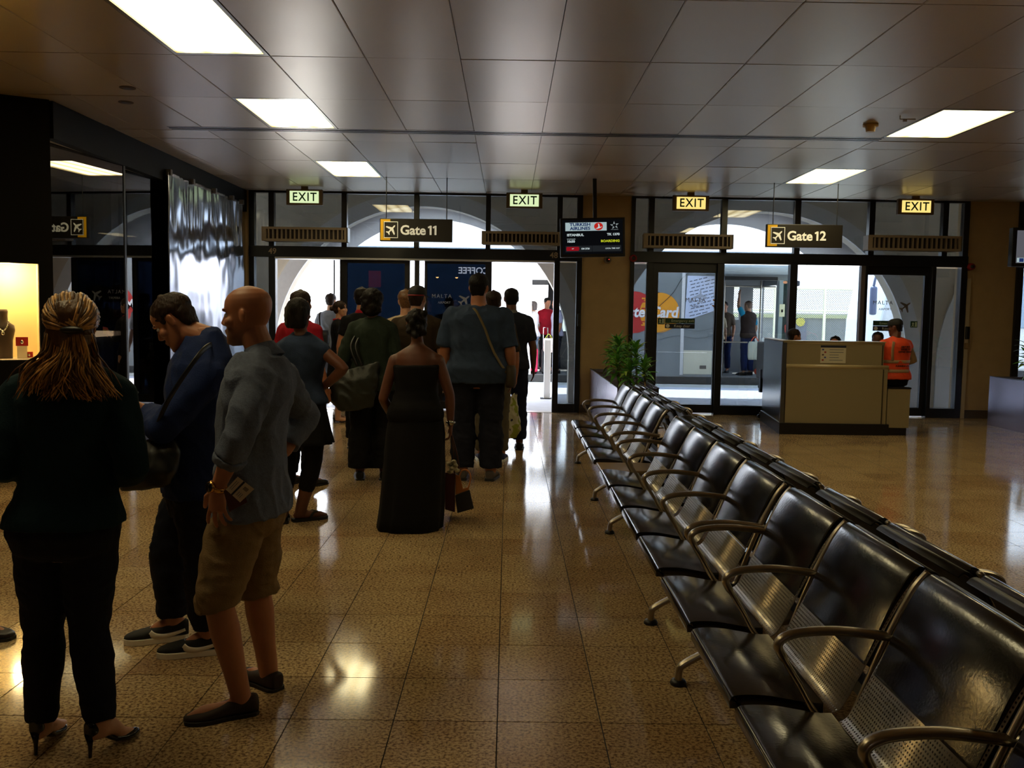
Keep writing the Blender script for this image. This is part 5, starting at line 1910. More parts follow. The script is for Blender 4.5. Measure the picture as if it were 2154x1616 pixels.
    def shoes(s, m, style='shoe', sole=None, sides='LR', stripe=None, L=.285, W_=.048, lift=0.0):
        k = s.k
        for q in sides:
            a = s.J['an' + q]; t = s.J['to' + q]
            d = V((t.x - a.x, t.y - a.y, 0))
            if d.length < .01: continue
            d.normalize()
            sd = V((d.y, -d.x, 0))
            gz = t.z
            heel = V((a.x, a.y, gz)) - d * .065 * k
            LL_ = L * k
            P = lambda u, v_, z: heel + d * (u * LL_) + sd * v_ + V((0, 0, z))
            prof = [(.0, .55, .075), (.05, .78, .082), (.2, .85, .080), (.4, .86, .072), (.55, .95, .060), (.7, 1.06, .050), (.85, .98, .042), (.95, .70, .034), (1.0, .35, .026)]
            if style in ('loafer',): prof = [(u, w_, h_ * (.92 if u < .3 else .86)) for u, w_, h_ in prof]
            if style == 'sneaker': prof = [(u, w_ * 1.02, h_ * 1.12) for u, w_, h_ in prof]
            if style in ('shoe', 'loafer', 'sneaker'):
                st = .022 if style == 'sneaker' else .010
                bm = bmesh.new()
                secs = []
                for u, w_, h_ in prof:
                    hh = h_ * k
                    secs.append((P(u, 0, st + (hh - st) / 2), sd * W_ * w_ * k, V((0, 0, (hh - st) / 2 + .004))))
                loft(bm, secs, n=20, e=2.6)
                me = voxel(bm, .005 if s.res < .01 else .009, 2, 'shoe')
                sh = link('shoe', me, m, s.root, True)
                bm = bmesh.new()
                top_, bot = [], []
                us = [(u, w_) for u, w_, _ in prof]
                for sgn in (1, -1):
                    for u, w_ in (us if sgn > 0 else us[::-1]):
                        p = P(u, sgn * (W_ * w_ * k + .004), 0)
                        bot.append(bm.verts.new(p)); top_.append(bm.verts.new(p + V((0, 0, st + .006))))
                bm.faces.new(bot); bm.faces.new(top_[::-1])
                for i in range(len(bot)): bm.faces.new((bot[i], bot[(i + 1) % len(bot)], top_[(i + 1) % len(bot)], top_[i]))
                obj('sole', bm, sole or M_black, sh, bevel=.003)
                if stripe:
                    for sg in (1, -1):
                        bm = bmesh.new()
                        pts = [P(.05, sg * (W_ * .80 * k), .055 * k), P(.22, sg * (W_ * .92 * k), .042 * k), P(.38, sg * (W_ * .93 * k), .034 * k), P(.52, sg * (W_ * 1.0 * k), .040 * k), P(.60, sg * (W_ * .88 * k), .055 * k)]
                        tube(bm, spline(pts, 4), [.007 * k + .009 * k * i / 16 for i in range(17)], 8, up=(0, 0, 1), flat=(1.0, .35))
                        obj('side_stripe', bm, stripe, sh, True)
                        bm = bmesh.new()
                    for z in range(4):
                        tube(bm, [P(.36 + .07 * z, -.018, (.082 - .006 * z) * k + .004), P(.39 + .07 * z, .018, (.081 - .006 * z) * k + .004)], .003, 6)
                    tag(obj('laces', bm, M_black, sh), kind='stuff')
            elif style == 'heel':
                bm = bmesh.new()
                hz = lift
                secs = []
                for u, w_, h_, b in ((.0, .45, .055, hz), (.08, .68, .055, hz), (.3, .62, .030, hz * .72), (.5, .72, .022, hz * .28), (.66, .92, .024, .012), (.82, .85, .026, .006), (.95, .45, .022, .006), (1.0, .2, .016, .006)):
                    secs.append((P(u * .86, 0, b + h_ / 2), sd * W_ * .85 * w_ * k, V((0, 0, h_ / 2 + .003))))
                loft(bm, secs, n=18, e=2.4)
                sh = link('shoe', voxel(bm, .005 if s.res < .01 else .008, 2, 'shoe'), m, s.root, True)
                bm = bmesh.new()
                tube(bm, [P(.045, 0, hz + .012), P(.055, 0, hz * .55), P(.05, 0, 0)], [.017, .008, .006], 10)
                obj('heel', bm, m, sh, True)
            elif style == 'flipflop':
                bm = bmesh.new()
                bot, top_ = [], []
                for sgn in (1, -1):
                    for u, w_, _ in (prof if sgn > 0 else prof[::-1]):
                        p = P(u, sgn * (W_ * w_ * k + .002), 0)
                        bot.append(bm.verts.new(p)); top_.append(bm.verts.new(p + V((0, 0, .022))))
                bm.faces.new(bot); bm.faces.new(top_[::-1])
                for i in range(len(bot)): bm.faces.new((bot[i], bot[(i + 1) % len(bot)], top_[(i + 1) % len(bot)], top_[i]))
                sh = obj('flip_flop', bm, m, s.root)
                bm = bmesh.new()
                for sg in (1, -1): tube(bm, spline([P(.45, sg * .042 * k, .02), P(.58, sg * .026 * k, .065 * k), P(.76, 0, .05 * k)], 4), .009, 8)
                obj('thong_strap', bm, m, sh, True)

    # ---- hair
    def hair(s, m, kind='short', vol=1.0, amp=.004):
        if kind == 'none': return
        k = s.hk; P = s.HP; M = s.HM
        bm = bmesh.new()
        if kind in ('short', 'buzz'):
            v = (.0 if kind == 'buzz' else .006) * vol
            secs = []
            for z, a, b, w_ in HEADS:
                if z < .028: continue
                cut = .020 - max(0, (z - .04)) * .25
                aa = a - max(.004, cut) + v
                secs.append((P(0, (aa + b - .007 - v) / 2, z + (v if z > .1 else 0)), M @ V(((w_ + .004 + v) * k, 0, 0)), M @ V((0, ((aa - b + .007 + v) / 2) * k, 0))))
            top_ = secs[-1]
            secs.append((top_[0] + M @ V((0, 0, .006 + v)) * k, top_[1] * .6, top_[2] * .6))
            loft(bm, secs, n=26, e=2.15)
            loft(bm, [(P(0, -.060, -.062), M @ V((.050 * k, 0, 0)), M @ V((0, .022 * k, 0))), (P(0, -.058, -.03), M @ V((.062 * k, 0, 0)), M @ V((0, .034 * k, 0))), (P(0, -.055, .0), M @ V((.071 * k, 0, 0)), M @ V((0, .048 * k, 0))), (P(0, -.045, .035), M @ V((.074 * k, 0, 0)), M @ V((0, .058 * k, 0)))], n=20)
            for sx in (-1, 1): ell(bm, P(sx * .070, .022, .022), .007 * k, .014 * k, .026 * k, 6, M)
        elif kind == 'bob':
            ell(bm, P(0, -.02, .035), .088 * k * vol, .104 * k * vol, .092 * k * vol, 12, M)
            loft(bm, [(P(0, -.05, .05), M @ V((.090 * k * vol, 0, 0)), M @ V((0, .060 * k, 0))), (P(0, -.055, -.03), M @ V((.094 * k * vol, 0, 0)), M @ V((0, .060 * k, 0))), (P(0, -.055, -.09), M @ V((.090 * k * vol, 0, 0)), M @ V((0, .052 * k, 0))), (P(0, -.055, -.115), M @ V((.07 * k * vol, 0, 0)), M @ V((0, .04 * k, 0)))], n=22)
        elif kind == 'puffy':
            ell(bm, P(0, -.022, .045), .100 * k * vol, .112 * k * vol, .100 * k * vol, 12, M)
            ell(bm, P(0, -.06, -.03), .098 * k * vol, .075 * k * vol, .092 * k * vol, 12, M)
            for i in range(16):
                a = i * 2.4
                ell(bm, P(.075 * math.cos(a) * vol, -.05 + .05 * math.sin(a) - .02, .09 - .012 * i), .03 * k, .03 * k, .03 * k, 6, M)
        elif kind == 'bun':
            ell(bm, P(0, -.010, .038), .084 * k, .100 * k, .088 * k, 12, M)
            ell(bm, P(0, -.050, -.02), .074 * k, .05 * k, .06 * k, 10, M)
            ell(bm, P(0, -.125, .0), .045 * k * vol, .04 * k * vol, .045 * k * vol, 10, M)
        me = voxel(bm, .006 if s.res < .01 else .009, 2, 'hair')
        wrinkle(me, amp, 60 if kind != 'puffy' else 35, 1.0, s.seed)
        return link('hair', me, m, s.root, True)

    def cap(s, m, trim=None, brim_yaw=0.0, name='cap'):
        k = s.hk; P = s.HP; M = s.HM
        bm = bmesh.new()
        loft(bm, [(P(0, -.008, z), M @ V((.083 * r * k, 0, 0)), M @ V((0, .104 * r * k, 0))) for z, r in ((.030, 1.0), (.055, 1.02), (.085, .96), (.108, .80), (.124, .52), (.130, .2))], n=26, e=2.1)
        c = link(name, voxel(bm, .006, 2, name), m, s.root, True)
        bm = bmesh.new()
        prev = None
        for i in range(13):
            a = R_(-62 + 124 * i / 12)
            inn = P(.080 * math.sin(a), .094 * math.cos(a) - .008, .040)
            out_ = P(.088 * math.sin(a), (.094 + .070 * math.cos(a) ** .5 if math.cos(a) > 0 else .094) * (1 if i else 1) * math.cos(a) ** .35 - .008, .028 - .004 * math.cos(a))
            q = [bm.verts.new(inn), bm.verts.new(out_)]
            if prev: bm.faces.new((prev[0], prev[1], q[1], q[0]))
            prev = q
        b = obj('brim', bm, m, c, True)
        sd_ = b.modifiers.new('s', 'SOLIDIFY'); sd_.thickness = .004
        if trim:
            bm = bmesh.new()
            tube(bm, [P(.085 * math.sin(R_(a)), .107 * math.cos(R_(a)) - .008, .036) for a in range(110, 251, 10)], .006, 8)
            obj('back_strap', bm, trim, c, True)
        return c


SK_T, SK_P, SK_D = ('tan', (176, 116, 84)), ('pale', (198, 148, 118)), ('brown', (104, 62, 44))
C_black = cloth('black cloth', (18, 17, 19), .8)
C_jean = cloth('dark jeans', (24, 26, 36), .85)
C_navy = cloth('navy jumper', (28, 42, 84), .85)
C_teal = cloth('dark teal cardigan', (18, 40, 46), .9, scale=40)
C_blueg = cloth('blue grey chambray', (100, 108, 128), .85, scale=60)
C_khaki = cloth('khaki cotton', (132, 108, 74), .85)
C_green = cloth('dark green jacket', (42, 52, 44), .85)
C_olive = cloth('brown olive cotton', (62, 50, 38), .9)
C_cream = cloth('cream cotton', (196, 178, 148), .9)
C_crim = cloth('crimson cotton', (150, 22, 40), .85)
C_lav = cloth('lavender grey cotton', (176, 172, 196), .85)
C_whitec = cloth('white cotton', (222, 222, 226), .85)
C_bigs = cloth('slate blue cotton', (54, 68, 92), .85)
C_denim = cloth('washed denim', (42, 54, 78), .85, var=.3, scale=8)
H_dark = mat('dark hair', (20, 15, 14), .55, spec=.2, var=.5, scale=60, bump=.6, bscale=120, stretch=(1, 1, .15))
H_brown = mat('brown hair', (44, 29, 21), .55, spec=.25, var=.4, scale=60, bump=.6, bscale=120, stretch=(1, 1, .15))
H_blond = mat('blond hair', (214, 160, 86), .42, var=.45, scale=45, bump=.5, bscale=90, stretch=(1, 1, .12))
H_blond2 = mat('dark blond hair', (96, 64, 32), .45, var=.4, scale=45, bump=.5, bscale=90, stretch=(1, 1, .12))

# ---------------------------------------------------------------- 1 blonde woman, foreground left
Yb = 3.2
p = Person('woman seen from behind, blonde half-tied hair, dark teal cardigan, dark jeans and black heels', -1.53, Yb, R_(6), 1.60, 'f', 1.12, *SK_P, res=.008, seed=2,
           hyaw=R_(14), j=dict(shL=at(40, 828, Yb), shR=at(248, 830, Yb + .02), elL=at(8, 985, 3.12), wrL=at(60, 960, 3.42), elR=at(278, 985, 3.14), wrR=at(255, 1000, 3.42),
                               neck=at(150, 768, Yb), head=at(153, 690, Yb), hiL=at(88, 1115, Yb), hiR=at(188, 1115, Yb), knL=at(92, 1325, Yb + .02), knR=at(188, 1325, Yb + .02),
                               anL=at(88, 1518, Yb), anR=at(212, 1520, Yb - .02), toL=V((-1.64, 3.36, 0)), toR=V((-1.36, 3.30, 0))))
p.body(fine=True)
p.top(C_teal, hem=.925, sleeve=(.98, .98), th=.024, flare=.0, name='cardigan', amp=.008, sth=.016)
p.pants(C_jean, th=.012, flare=.002, amp=.008, name='jeans', end=(.99, .99))
p.shoes(mat('patent black', (14, 13, 14), .12), 'heel', lift=.075)
# hair: cap, tied tail, loose locks as separate strand bundles
P_ = p.HP; k_ = p.hk
bm = bmesh.new()
ell(bm, P_(0, -.020, .035), .091 * k_, .107 * k_, .096 * k_, 12, p.HM)
ell(bm, P_(0, -.055, -.03), .084 * k_, .066 * k_, .080 * k_, 10, p.HM)
loft(bm, [(P_(.0, -.055, -.02), V((.082, 0, 0)), V((0, .05, 0))), (P_(.005, -.065, -.09), V((.084, 0, 0)), V((0, .042, 0))), (P_(.015, -.085, -.15), V((.090, 0, 0)), V((0, .034, 0))), (P_(.03, -.10, -.195), V((.088, 0, 0)), V((0, .022, 0)))], n=20)
me = voxel(bm, .006, 2, 'hair'); wrinkle(me, .007, 30, .4, 3)
hr = link('hair', me, H_blond2, p.root, True)
random.seed(11)
clip = P_(.022, -.128, -.005)
bmA, bmB = bmesh.new(), bmesh.new()
for i in range(190):
    a = R_(-115 + 230 * i / 189)
    hx = .093 * math.sin(a); hz = .040 + .095 * math.cos(a) * random.uniform(.82, 1.03)
    y0 = random.uniform(-.02, .035)
    st = P_(hx, y0, hz)
    mid = P_(hx * .82 + .01, -.092 - random.uniform(0, .012), hz * .60)
    pts = spline([st, P_(hx * 1.02, (y0 - .09) / 2, hz * .98 + .006), mid, clip + V((random.uniform(-.018, .018), 0, random.uniform(-.01, .012)))], 4)
    tube((bmA, bmB)[0 if random.random() < .62 else 1], pts, [.0030 + .0024 * math.sin(PI * q / 12) for q in range(13)], 5)
for i in range(460):
    side = random.uniform(-1, 1)
    st = clip + V((side * .03, .01, -.015)) if random.random() < .45 else P_(side * .082, -.055 - .03 * random.random(), -.02)
    L_ = random.uniform(.12, .21)
    e1 = st + V((side * .02 + .01, -.02, -L_ * .45))
    e2 = st + V((side * .055 + .03 * math.sin(i), -.035 + .012 * math.cos(i * 1.7), -L_ * .85))
    e3 = e2 + V((.030 * (1 if side > -.2 else -.8) * random.uniform(.3, 1.6), -.006, -.045))
    pts = spline([st, e1, e2, e3], 4)
    tube((bmA, bmB)[0 if random.random() < .5 else 1], pts, [.0036 * (1 - .7 * (q / 12) ** 2) for q in range(13)], 5)
tag(obj('light_strands', bmA, H_blond, hr, True), kind='stuff')
tag(obj('dark_strands', bmB, H_blond2, hr, True), kind='stuff')
bm = bmesh.new(); ell(bm, clip + V((0, -.004, 0)), .040, .016, .013, 8); obj('hair_clip', bm, M_black, hr, True)

# ---------------------------------------------------------------- 2 man looking down, navy jumper
Yp = 4.25
p = Person('man in navy jumper and dark jeans looking down, black trainers with white stripes', -1.50, Yp, R_(90), 1.76, 'm', 1.05, *SK_T, res=.008, seed=4,
           hyaw=R_(88), hpitch=R_(-38), j=dict(shL=at(440, 790, Yp - .16), shR=at(425, 780, Yp + .16), elL=at(338, 905, Yp - .26), wrL=at(316, 868, Yp - .02), elR=at(360, 890, Yp + .28), wrR=at(306, 870, Yp + .12),
                                            neck=at(428, 706, Yp), head=at(368, 676, Yp), hiL=at(412, 1040, Yp - .09), hiR=at(400, 1035, Yp + .09),
                                            knL=at(425, 1190, Yp - .12), knR=at(352, 1150, Yp + .03), anL=at(438, 1330, 4.14), anR=at(366, 1300, 4.31), toL=V((-1.50, 4.10, 0)), toR=V((-1.72, 4.26, 0))))
p.body(fine=True, hsp=dict(L=dict(d=(-1, .15, .25), n=(0, .8, .3), curl=.9), R=dict(d=(-1, -.1, .2), n=(0, -.6, .6), curl=.8)))
p.face()
p.hair(H_brown, 'short', 1.0)
p.top(C_navy, hem=.90, sleeve=(.97, .97), th=.024, flare=.004, name='jumper', amp=.013)
p.pants(C_jean, th=.018, flare=.010, amp=.013, name='jeans')
p.shoes(mat('black suede', (18, 17, 18), .8), 'sneaker', sole=mat('white rubber', (236, 226, 206), .6), stripe=mat('white stripe', (232, 222, 204), .6))
bm = bmesh.new()
c_ = at(287, 852, Yp + .05)
bx(bm, c_.x - .012, c_.x + .0, c_.y - .035, c_.y + .035, c_.z - .06, c_.z + .06)
t = thing('mobile_phone', 'dark mobile phone held by the man in the navy jumper', 'phone', c_)
obj('phone_body', bm, M_black, t, bevel=.004)
box('phone_screen', c_.x + .0, c_.x + .001, c_.y - .031, c_.y + .031, c_.z - .052, c_.z + .052, mat('phone glass', (12, 14, 20), .05), t)
# his bag
t = thing('shoulder_bag', 'black shoulder bag hanging in front of the man in the navy jumper', 'bag', at(318, 1000, 4.0))
bm = bmesh.new()
loft(bm, [(at(305, 1028, 3.98), V((.11, 0, .015)), V((0, .05, 0))), (at(312, 990, 3.98), V((.13, 0, 0)), V((0, .065, 0))), (at(325, 950, 4.0), V((.11, 0, 0)), V((0, .05, 0))), (at(335, 925, 4.02), V((.07, 0, 0)), V((0, .03, 0)))], n=18)
me = voxel(bm, .009, 4, 'bag_body'); wrinkle(me, .01, 9, 1, 2)
link('bag_body', me, mat('soft black leather', (18, 17, 18), .4, bump=.2), t, True)
bm = bmesh.new(); tube(bm, spline([at(318, 940, 4.0), at(350, 850, 3.93), at(420, 745, 3.99), at(452, 722, 4.2)], 6), .012, 8, flat=(1, .3)); obj('strap', bm, M_black, t, True)

# ---------------------------------------------------------------- 3 bald man, foreground
Yc = 3.60
p = Person('bald man in blue grey shirt and khaki shorts with gold watch and brown loafers', -1.0, Yc, R_(62), 1.70, 'm', 1.0, *SK_T, res=.008, seed=6,
           hyaw=R_(82), hpitch=R_(-4), j=dict(shL=at(545, 798, Yc - .13), shR=at(592, 795, Yc + .15), elL=at(500, 925, Yc - .26), wrL=at(458, 1026, Yc - .22), elR=at(642, 872, Yc + .34), wrR=at(600, 950, Yc + .22),
                                            neck=at(549, 738, Yc), head=at(521, 664, Yc), hiL=at(506, 1072, Yc - .07), hiR=at(538, 1068, Yc + .09),
                                            knL=at(458, 1262, Yc - .12), knR=at(538, 1225, Yc + .12), anL=at(508, 1470, 3.50), anR=at(566, 1420, 3.76), toL=V((-1.19, 3.42, 0)), toR=V((-1.10, 3.86, 0))))
def stubble(q, at_):
    m = q.skin.copy(); m.name = 'skin with stubble'
    t_ = m.node_tree; pr = [n for n in t_.nodes if n.type == 'BSDF_PRINCIPLED'][0]
    tc_ = t_.nodes.new('ShaderNodeTexCoord'); ds = t_.nodes.new('ShaderNodeVectorMath'); ds.operation = 'DISTANCE'
    ds.inputs[1].default_value = at_
    t_.links.new(tc_.outputs['Object'], ds.inputs[0])
    mr = t_.nodes.new('ShaderNodeMapRange'); mr.inputs['From Min'].default_value = .045; mr.inputs['From Max'].default_value = .075
    mr.inputs['To Min'].default_value = .62; mr.inputs['To Max'].default_value = 0.0
    t_.links.new(ds.outputs['Value'], mr.inputs['Value'])
    mx = t_.nodes.new('ShaderNodeMix'); mx.data_type = 'RGBA'
    t_.links.new(mr.outputs[0], mx.inputs[0])
    src = pr.inputs['Base Color'].links[0].from_socket
    t_.links.new(src, mx.inputs[6]); mx.inputs[7].default_value = srgb(58, 42, 34)
    t_.links.new(mx.outputs[2], pr.inputs['Base Color'])
    q.skin = m
_k = .97
stubble(p, p.J['head'] + p.HM @ V((0, .050, -.082)) * _k)
p.body(fine=True, hsp=dict(L=dict(d=(-.05, .05, -1), n=(.3, .95, 0), curl=.30, spread=.22, thumb=(-1, 0, 0)), R=dict(d=(-.5, -.3, -.6), n=(-.7, -.4, .2), curl=.5)))
p.face()
bm = bmesh.new()
p.top(C_blueg, hem=.88, sleeve=(.70, .93), th=.022, flare=.012, name='shirt', amp=.018, collar=C_blueg, sth=.020, neck=1.475)
p.pants(C_khaki, end=(.50, .50), th=.026, flare=.030, amp=.010, name='shorts', waist=.93)
p.shoes(mat('brown suede', (44, 30, 24), .75), 'loafer', sole=mat('dark sole', (24, 18, 16), .6))
# stubble-dark rolled cuff
bm = bmesh.new()
a_, b_ = p.J['elL'], p.J['wrL']
q_ = a_ + (b_ - a_) * .42
tube(bm, [q_ - (b_ - a_) * .07, q_ + (b_ - a_) * .09], [.064, .058], 18)
me = voxel(bm, .007, 2, 'cuff'); wrinkle(me, .006, 22, 1, 4); link('rolled_cuff', me, C_blueg, p.root, True)
# watch
t = thing('wristwatch', 'gold wristwatch with black dial on the wrist of the bald man', 'watch', at(452, 1024, 3.36))
d_ = (b_ - a_).normalized()
u_ = d_.cross(V((0, 1, 0))).normalized(); v_ = d_.cross(u_)
wc = b_ - d_ * .004
bm = bmesh.new(); tube(bm, [wc + (u_ * math.cos(q) + v_ * math.sin(q)) * .0325 for q in [2 * PI * i / 28 for i in range(28)]], .0075, 8, closed=True, flat=(1.3, .5), up=d_)
obj('bracelet', bm, M_gold, t, True)
fd = V((-.55, -.8, .1)); fd = (fd - d_ * fd.dot(d_)).normalized()
bm = bmesh.new(); cyl(bm, wc + fd * .028, wc + fd * .040, .021, 24); obj('case', bm, M_gold, t, True)
bm = bmesh.new(); cyl(bm, wc + fd * .040, wc + fd * .0415, .0175, 24); obj('dial', bm, mat('dial black', (8, 8, 9), .15), t, True)
# passport and boarding pass behind the hand
t = thing('passport', 'dark red passport held against the shorts of the bald man', 'passport', at(495, 1045, 3.34))
def plate(name, corners, th, m, parent):
    bm = bmesh.new()
    n = (corners[1] - corners[0]).cross(corners[2] - corners[0]).normalized()
    a = [bm.verts.new(c) for c in corners]; b = [bm.verts.new(c + n * th) for c in corners]
    bm.faces.new(a); bm.faces.new(b[::-1])
    for i in range(len(a)): bm.faces.new((a[i], a[(i + 1) % len(a)], b[(i + 1) % len(a)], b[i]))
    return obj(name, bm, m, parent)
YY = 3.335
plate('cover', [at(470, 1032, YY), at(482, 1076, YY + .01), at(520, 1056, YY + .03), at(508, 1015, YY + .02)], .006, mat('maroon cover', (70, 22, 26), .5), t)
t = thing('boarding_pass', 'white boarding pass with barcode tucked in the passport of the bald man', 'boarding pass', at(505, 1035, 3.33))
cs = [at(475, 1030, YY - .012), at(505, 1057, YY - .004), at(535, 1029, YY + .012), at(500, 1003, YY + .004)]
m_card = mat('card cream', (206, 190, 160), .6)
def bil(u, v): return (cs[0] * (1 - u) * (1 - v) + cs[1] * u * (1 - v) + cs[2] * u * v + cs[3] * (1 - u) * v) + V((0, -.0012, 0))
plate('card', cs, .0015, m_card, t)
plate('black_band', [bil(.36, 0), bil(.46, 0), bil(.46, 1), bil(.36, 1)], .0005, M_black, t)
for k in range(5): plate('print_bar', [bil(.6 + .05 * k, .62), bil(.63 + .05 * k, .62), bil(.63 + .05 * k, .82), bil(.6 + .05 * k, .82)], .0004, M_black, t)
for k in range(3): plate('print_line', [bil(.58 + .1 * k, .15), bil(.61 + .1 * k, .15), bil(.61 + .1 * k, .42), bil(.58 + .1 * k, .42)], .0004, M_print, t)
for k in range(2): plate('print_line', [bil(.1 + .1 * k, .2), bil(.13 + .1 * k, .2), bil(.13 + .1 * k, .8), bil(.1 + .1 * k, .8)], .0004, M_print, t)

# ---------------------------------------------------------------- 4 person at the extreme left edge
p = Person('person cut off at the left edge, only a dark shoe showing', -2.72, 4.22, R_(-80), 1.74, 'm', 1.0, *SK_T, res=.016, seed=7, j=dict(toL=V((-2.34, 4.28, 0)), toR=V((-2.36, 4.12, 0)), anL=V((-2.53, 4.30, .085)), anR=V((-2.56, 4.12, .085))))
p.body(); p.hair(H_dark); p.top(C_black, sleeve=(.97, .97)); p.pants(C_black); p.shoes(mat('dark brown leather', (34, 24, 20), .4))

# ---------------------------------------------------------------- 5 woman in denim vest
Yv = 6.75
p = Person('dark-haired woman in a sleeveless denim top, hand on hip, black leggings and flip-flops', -1.52, Yv, R_(-14), 1.68, 'f', 1.18, *SK_D, res=.011, seed=8, hyaw=R_(-20),
           j=dict(shL=at(592, 736, Yv), shR=at(678, 738, Yv - .02), elR=at(724, 775, Yv - .06), wrR=at(672, 822, Yv + .06), neck=at(634, 700, Yv), head=at(630, 660, Yv), elL=at(566, 800, Yv), wrL=at(585, 860, Yv + .1),
                  anR=at(632, 1075, Yv + .06), toR=V((-1.36, 6.92, 0)), anL=at(596, 1075, Yv), toL=V((-1.68, 6.92, 0))))
p.body(hsp=dict(R=dict(d=(-.8, .2, -.3), n=(-.6, .3, -.6), curl=.5)))
p.hair(H_dark, 'bob', 1.03)
p.top(C_denim, hem=.93, sleeve=(0, 0), th=.016, name='denim_vest', amp=.01, neck=1.47)
p.skirt(C_black, .60, .95, .25, .195, .06, 9, 'flared_skirt')
p.pants(C_black, end=(.78, .78), th=.006, flare=0, amp=.004, name='leggings')
p.shoes(mat('black rubber', (20, 16, 14), .6), 'flipflop')
t = thing('bracelet', 'red bracelet on the wrist of the woman with hand on hip', 'bracelet', p.J['wrR'])
bm = bmesh.new(); c_ = p.J['wrR']; dd = (c_ - p.J['elR']).normalized(); uu = dd.cross(V((0, 0, 1))).normalized(); vv = dd.cross(uu)
tube(bm, [c_ + (uu * math.cos(q) + vv * math.sin(q)) * .032 for q in [2 * PI * i / 20 for i in range(20)]], .006, 8, closed=True); obj('band', bm, mat('bracelet red', (160, 30, 30), .4), t, True)

# ---------------------------------------------------------------- 6 red shirt
p = Person('person in a red shirt and glasses standing behind the woman in the denim top', -1.84, 8.2, R_(-30), 1.73, 'm', 1.1, *SK_T, res=.014, seed=9)
p.body(); p.hair(H_brown); p.top(C_crim, sleeve=(.4, .4)); p.pants(C_black); p.shoes(M_black)
bm = bmesh.new()
for sx in (-1, 1): tube(bm, [p.HP(sx * .032 + .022 * math.cos(q), .096, .006 + .017 * math.sin(q)) for q in [2 * PI * i / 16 for i in range(16)]], .0025, 6, closed=True)
tube(bm, [p.HP(-.078, 0, .012), p.HP(-.056, .092, .01)], .0025, 6); tube(bm, [p.HP(.078, 0, .012), p.HP(.056, .092, .01)], .0025, 6)
t = thing('glasses', 'thin dark glasses worn by the person in the red shirt', 'glasses', p.HP(0, .09, 0)); o = obj('glasses_frame', bm, M_black, t)

# ---------------------------------------------------------------- 7 man at the far doorway
p = Person('man in a pale grey T-shirt walking out through the left doorway', -2.93, 15.3, R_(-12), 1.82, 'm', 1.0, *SK_P, res=.016, seed=10, j=dict(anL=(-.10, -.12, .09), toL=(-.12, .06, 0), knL=(-.09, .04, .48)))
p.body(); p.hair(H_brown); p.top(cloth('pale grey cotton', (132, 138, 150)), sleeve=(.42, .42)); p.pants(cloth('grey jeans', (96, 100, 112))); p.shoes(M_darkgrey)
bm = bmesh.new(); tube(bm, spline([p.W((-.13, .06, 1.46)), p.W((-.14, -.10, 1.44)), p.W((-.12, -.14, 1.25)), p.W((-.1, -.13, 1.1))], 5), .018, 8, flat=(1, .3))
t = thing('bag_strap', 'dark strap over the left shoulder of the man in the pale grey T-shirt', 'bag', p.W((-.12, -.1, 1.1))); obj('strap', bm, M_black, t, True)
bm = bmesh.new(); loft(bm, [(p.W((-.06, -.17, z)), V((.11 * w_, 0, 0)), V((0, .05 * w_, 0))) for z, w_ in ((.92, .8), (.98, 1), (1.1, 1), (1.18, .8))]); obj('pouch', bm, M_black, t, True)

# ---------------------------------------------------------------- 8 attendant
Yh = 12.9
p = Person('female attendant in profile, hair tied back, black dress and red neck scarf', -2.36, Yh, R_(-78), 1.69, 'f', .98, *SK_P, res=.010, seed=11, hyaw=R_(-84),
           j=dict(elL=(-.20, .03, 1.15), wrL=(-.12, .27, 1.20), elR=(.20, .03, 1.15), wrR=(.10, .27, 1.22)))
p.body(hsp=dict(L=dict(curl=.8), R=dict(curl=.8))); p.face(lips=(176, 70, 70))
p.hair(H_brown, 'bun', .8)
p.top(C_black, hem=.92, sleeve=(.62, .62), th=.012, name='jacket', amp=.006)
p.skirt(C_black, .50, .98, .19, .165, .01, 6, 'pencil_skirt')
p.shoes(M_black, 'heel', lift=.03)
C_red = cloth('scarf red', (190, 26, 34), .6)
nk = p.J['neck']
bm = bmesh.new(); tube(bm, [nk + V((.062 * math.cos(q), .062 * math.sin(q), -.012)) for q in [2 * PI * i / 20 for i in range(20)]], .018, 10, closed=True)
tube(bm, spline([nk + V((.05, -.02, -.02)), nk + V((.10, -.05, -.10)), nk + V((.11, -.06, -.22))], 5), [.02, .022, .024, .026, .03, .03, .03, .028, .024, .02, .012], 10, flat=(1, .4))
tube(bm, spline([nk + V((.05, .02, -.02)), nk + V((.09, .02, -.10)), nk + V((.11, .0, -.24))], 5), [.02, .022, .024, .026, .03, .03, .03, .028, .024, .02, .012], 10, flat=(1, .4))
me = voxel(bm, .007, 2); link('scarf', me, C_red, p.root, True)
t = thing('paper_slips', 'yellow and pink paper slips in the hands of the female attendant', 'papers', p.J['wrR'])
hp = (p.J['wrR'] + p.J['wrL']) / 2 + V((.10, -.02, .02))
plate('slip', [hp + V((-.04, -.03, -.03)), hp + V((.05, -.03, -.01)), hp + V((.05, -.03, .05)), hp + V((-.04, -.03, .04))], .003, mat('slip yellow', (210, 180, 80), .6), t)
plate('slip', [hp + V((-.02, -.02, .0)), hp + V((.06, -.02, .02)), hp + V((.06, -.02, .09)), hp + V((-.02, -.02, .07))], .003, mat('slip pink', (200, 90, 90), .6), t)

# ---------------------------------------------------------------- 9 attendant behind the queue
p = Person('dark-haired man in black with a red shirt collar, beyond the puffy-haired woman', -1.66, 10.5, R_(-6), 1.81, 'm', 1.0, *SK_T, res=.014, seed=12)
p.body(); p.hair(H_dark, 'short', 1.3); p.top(C_black, sleeve=(.3, .3), collar=C_crim); p.pants(C_black); p.shoes(M_black)

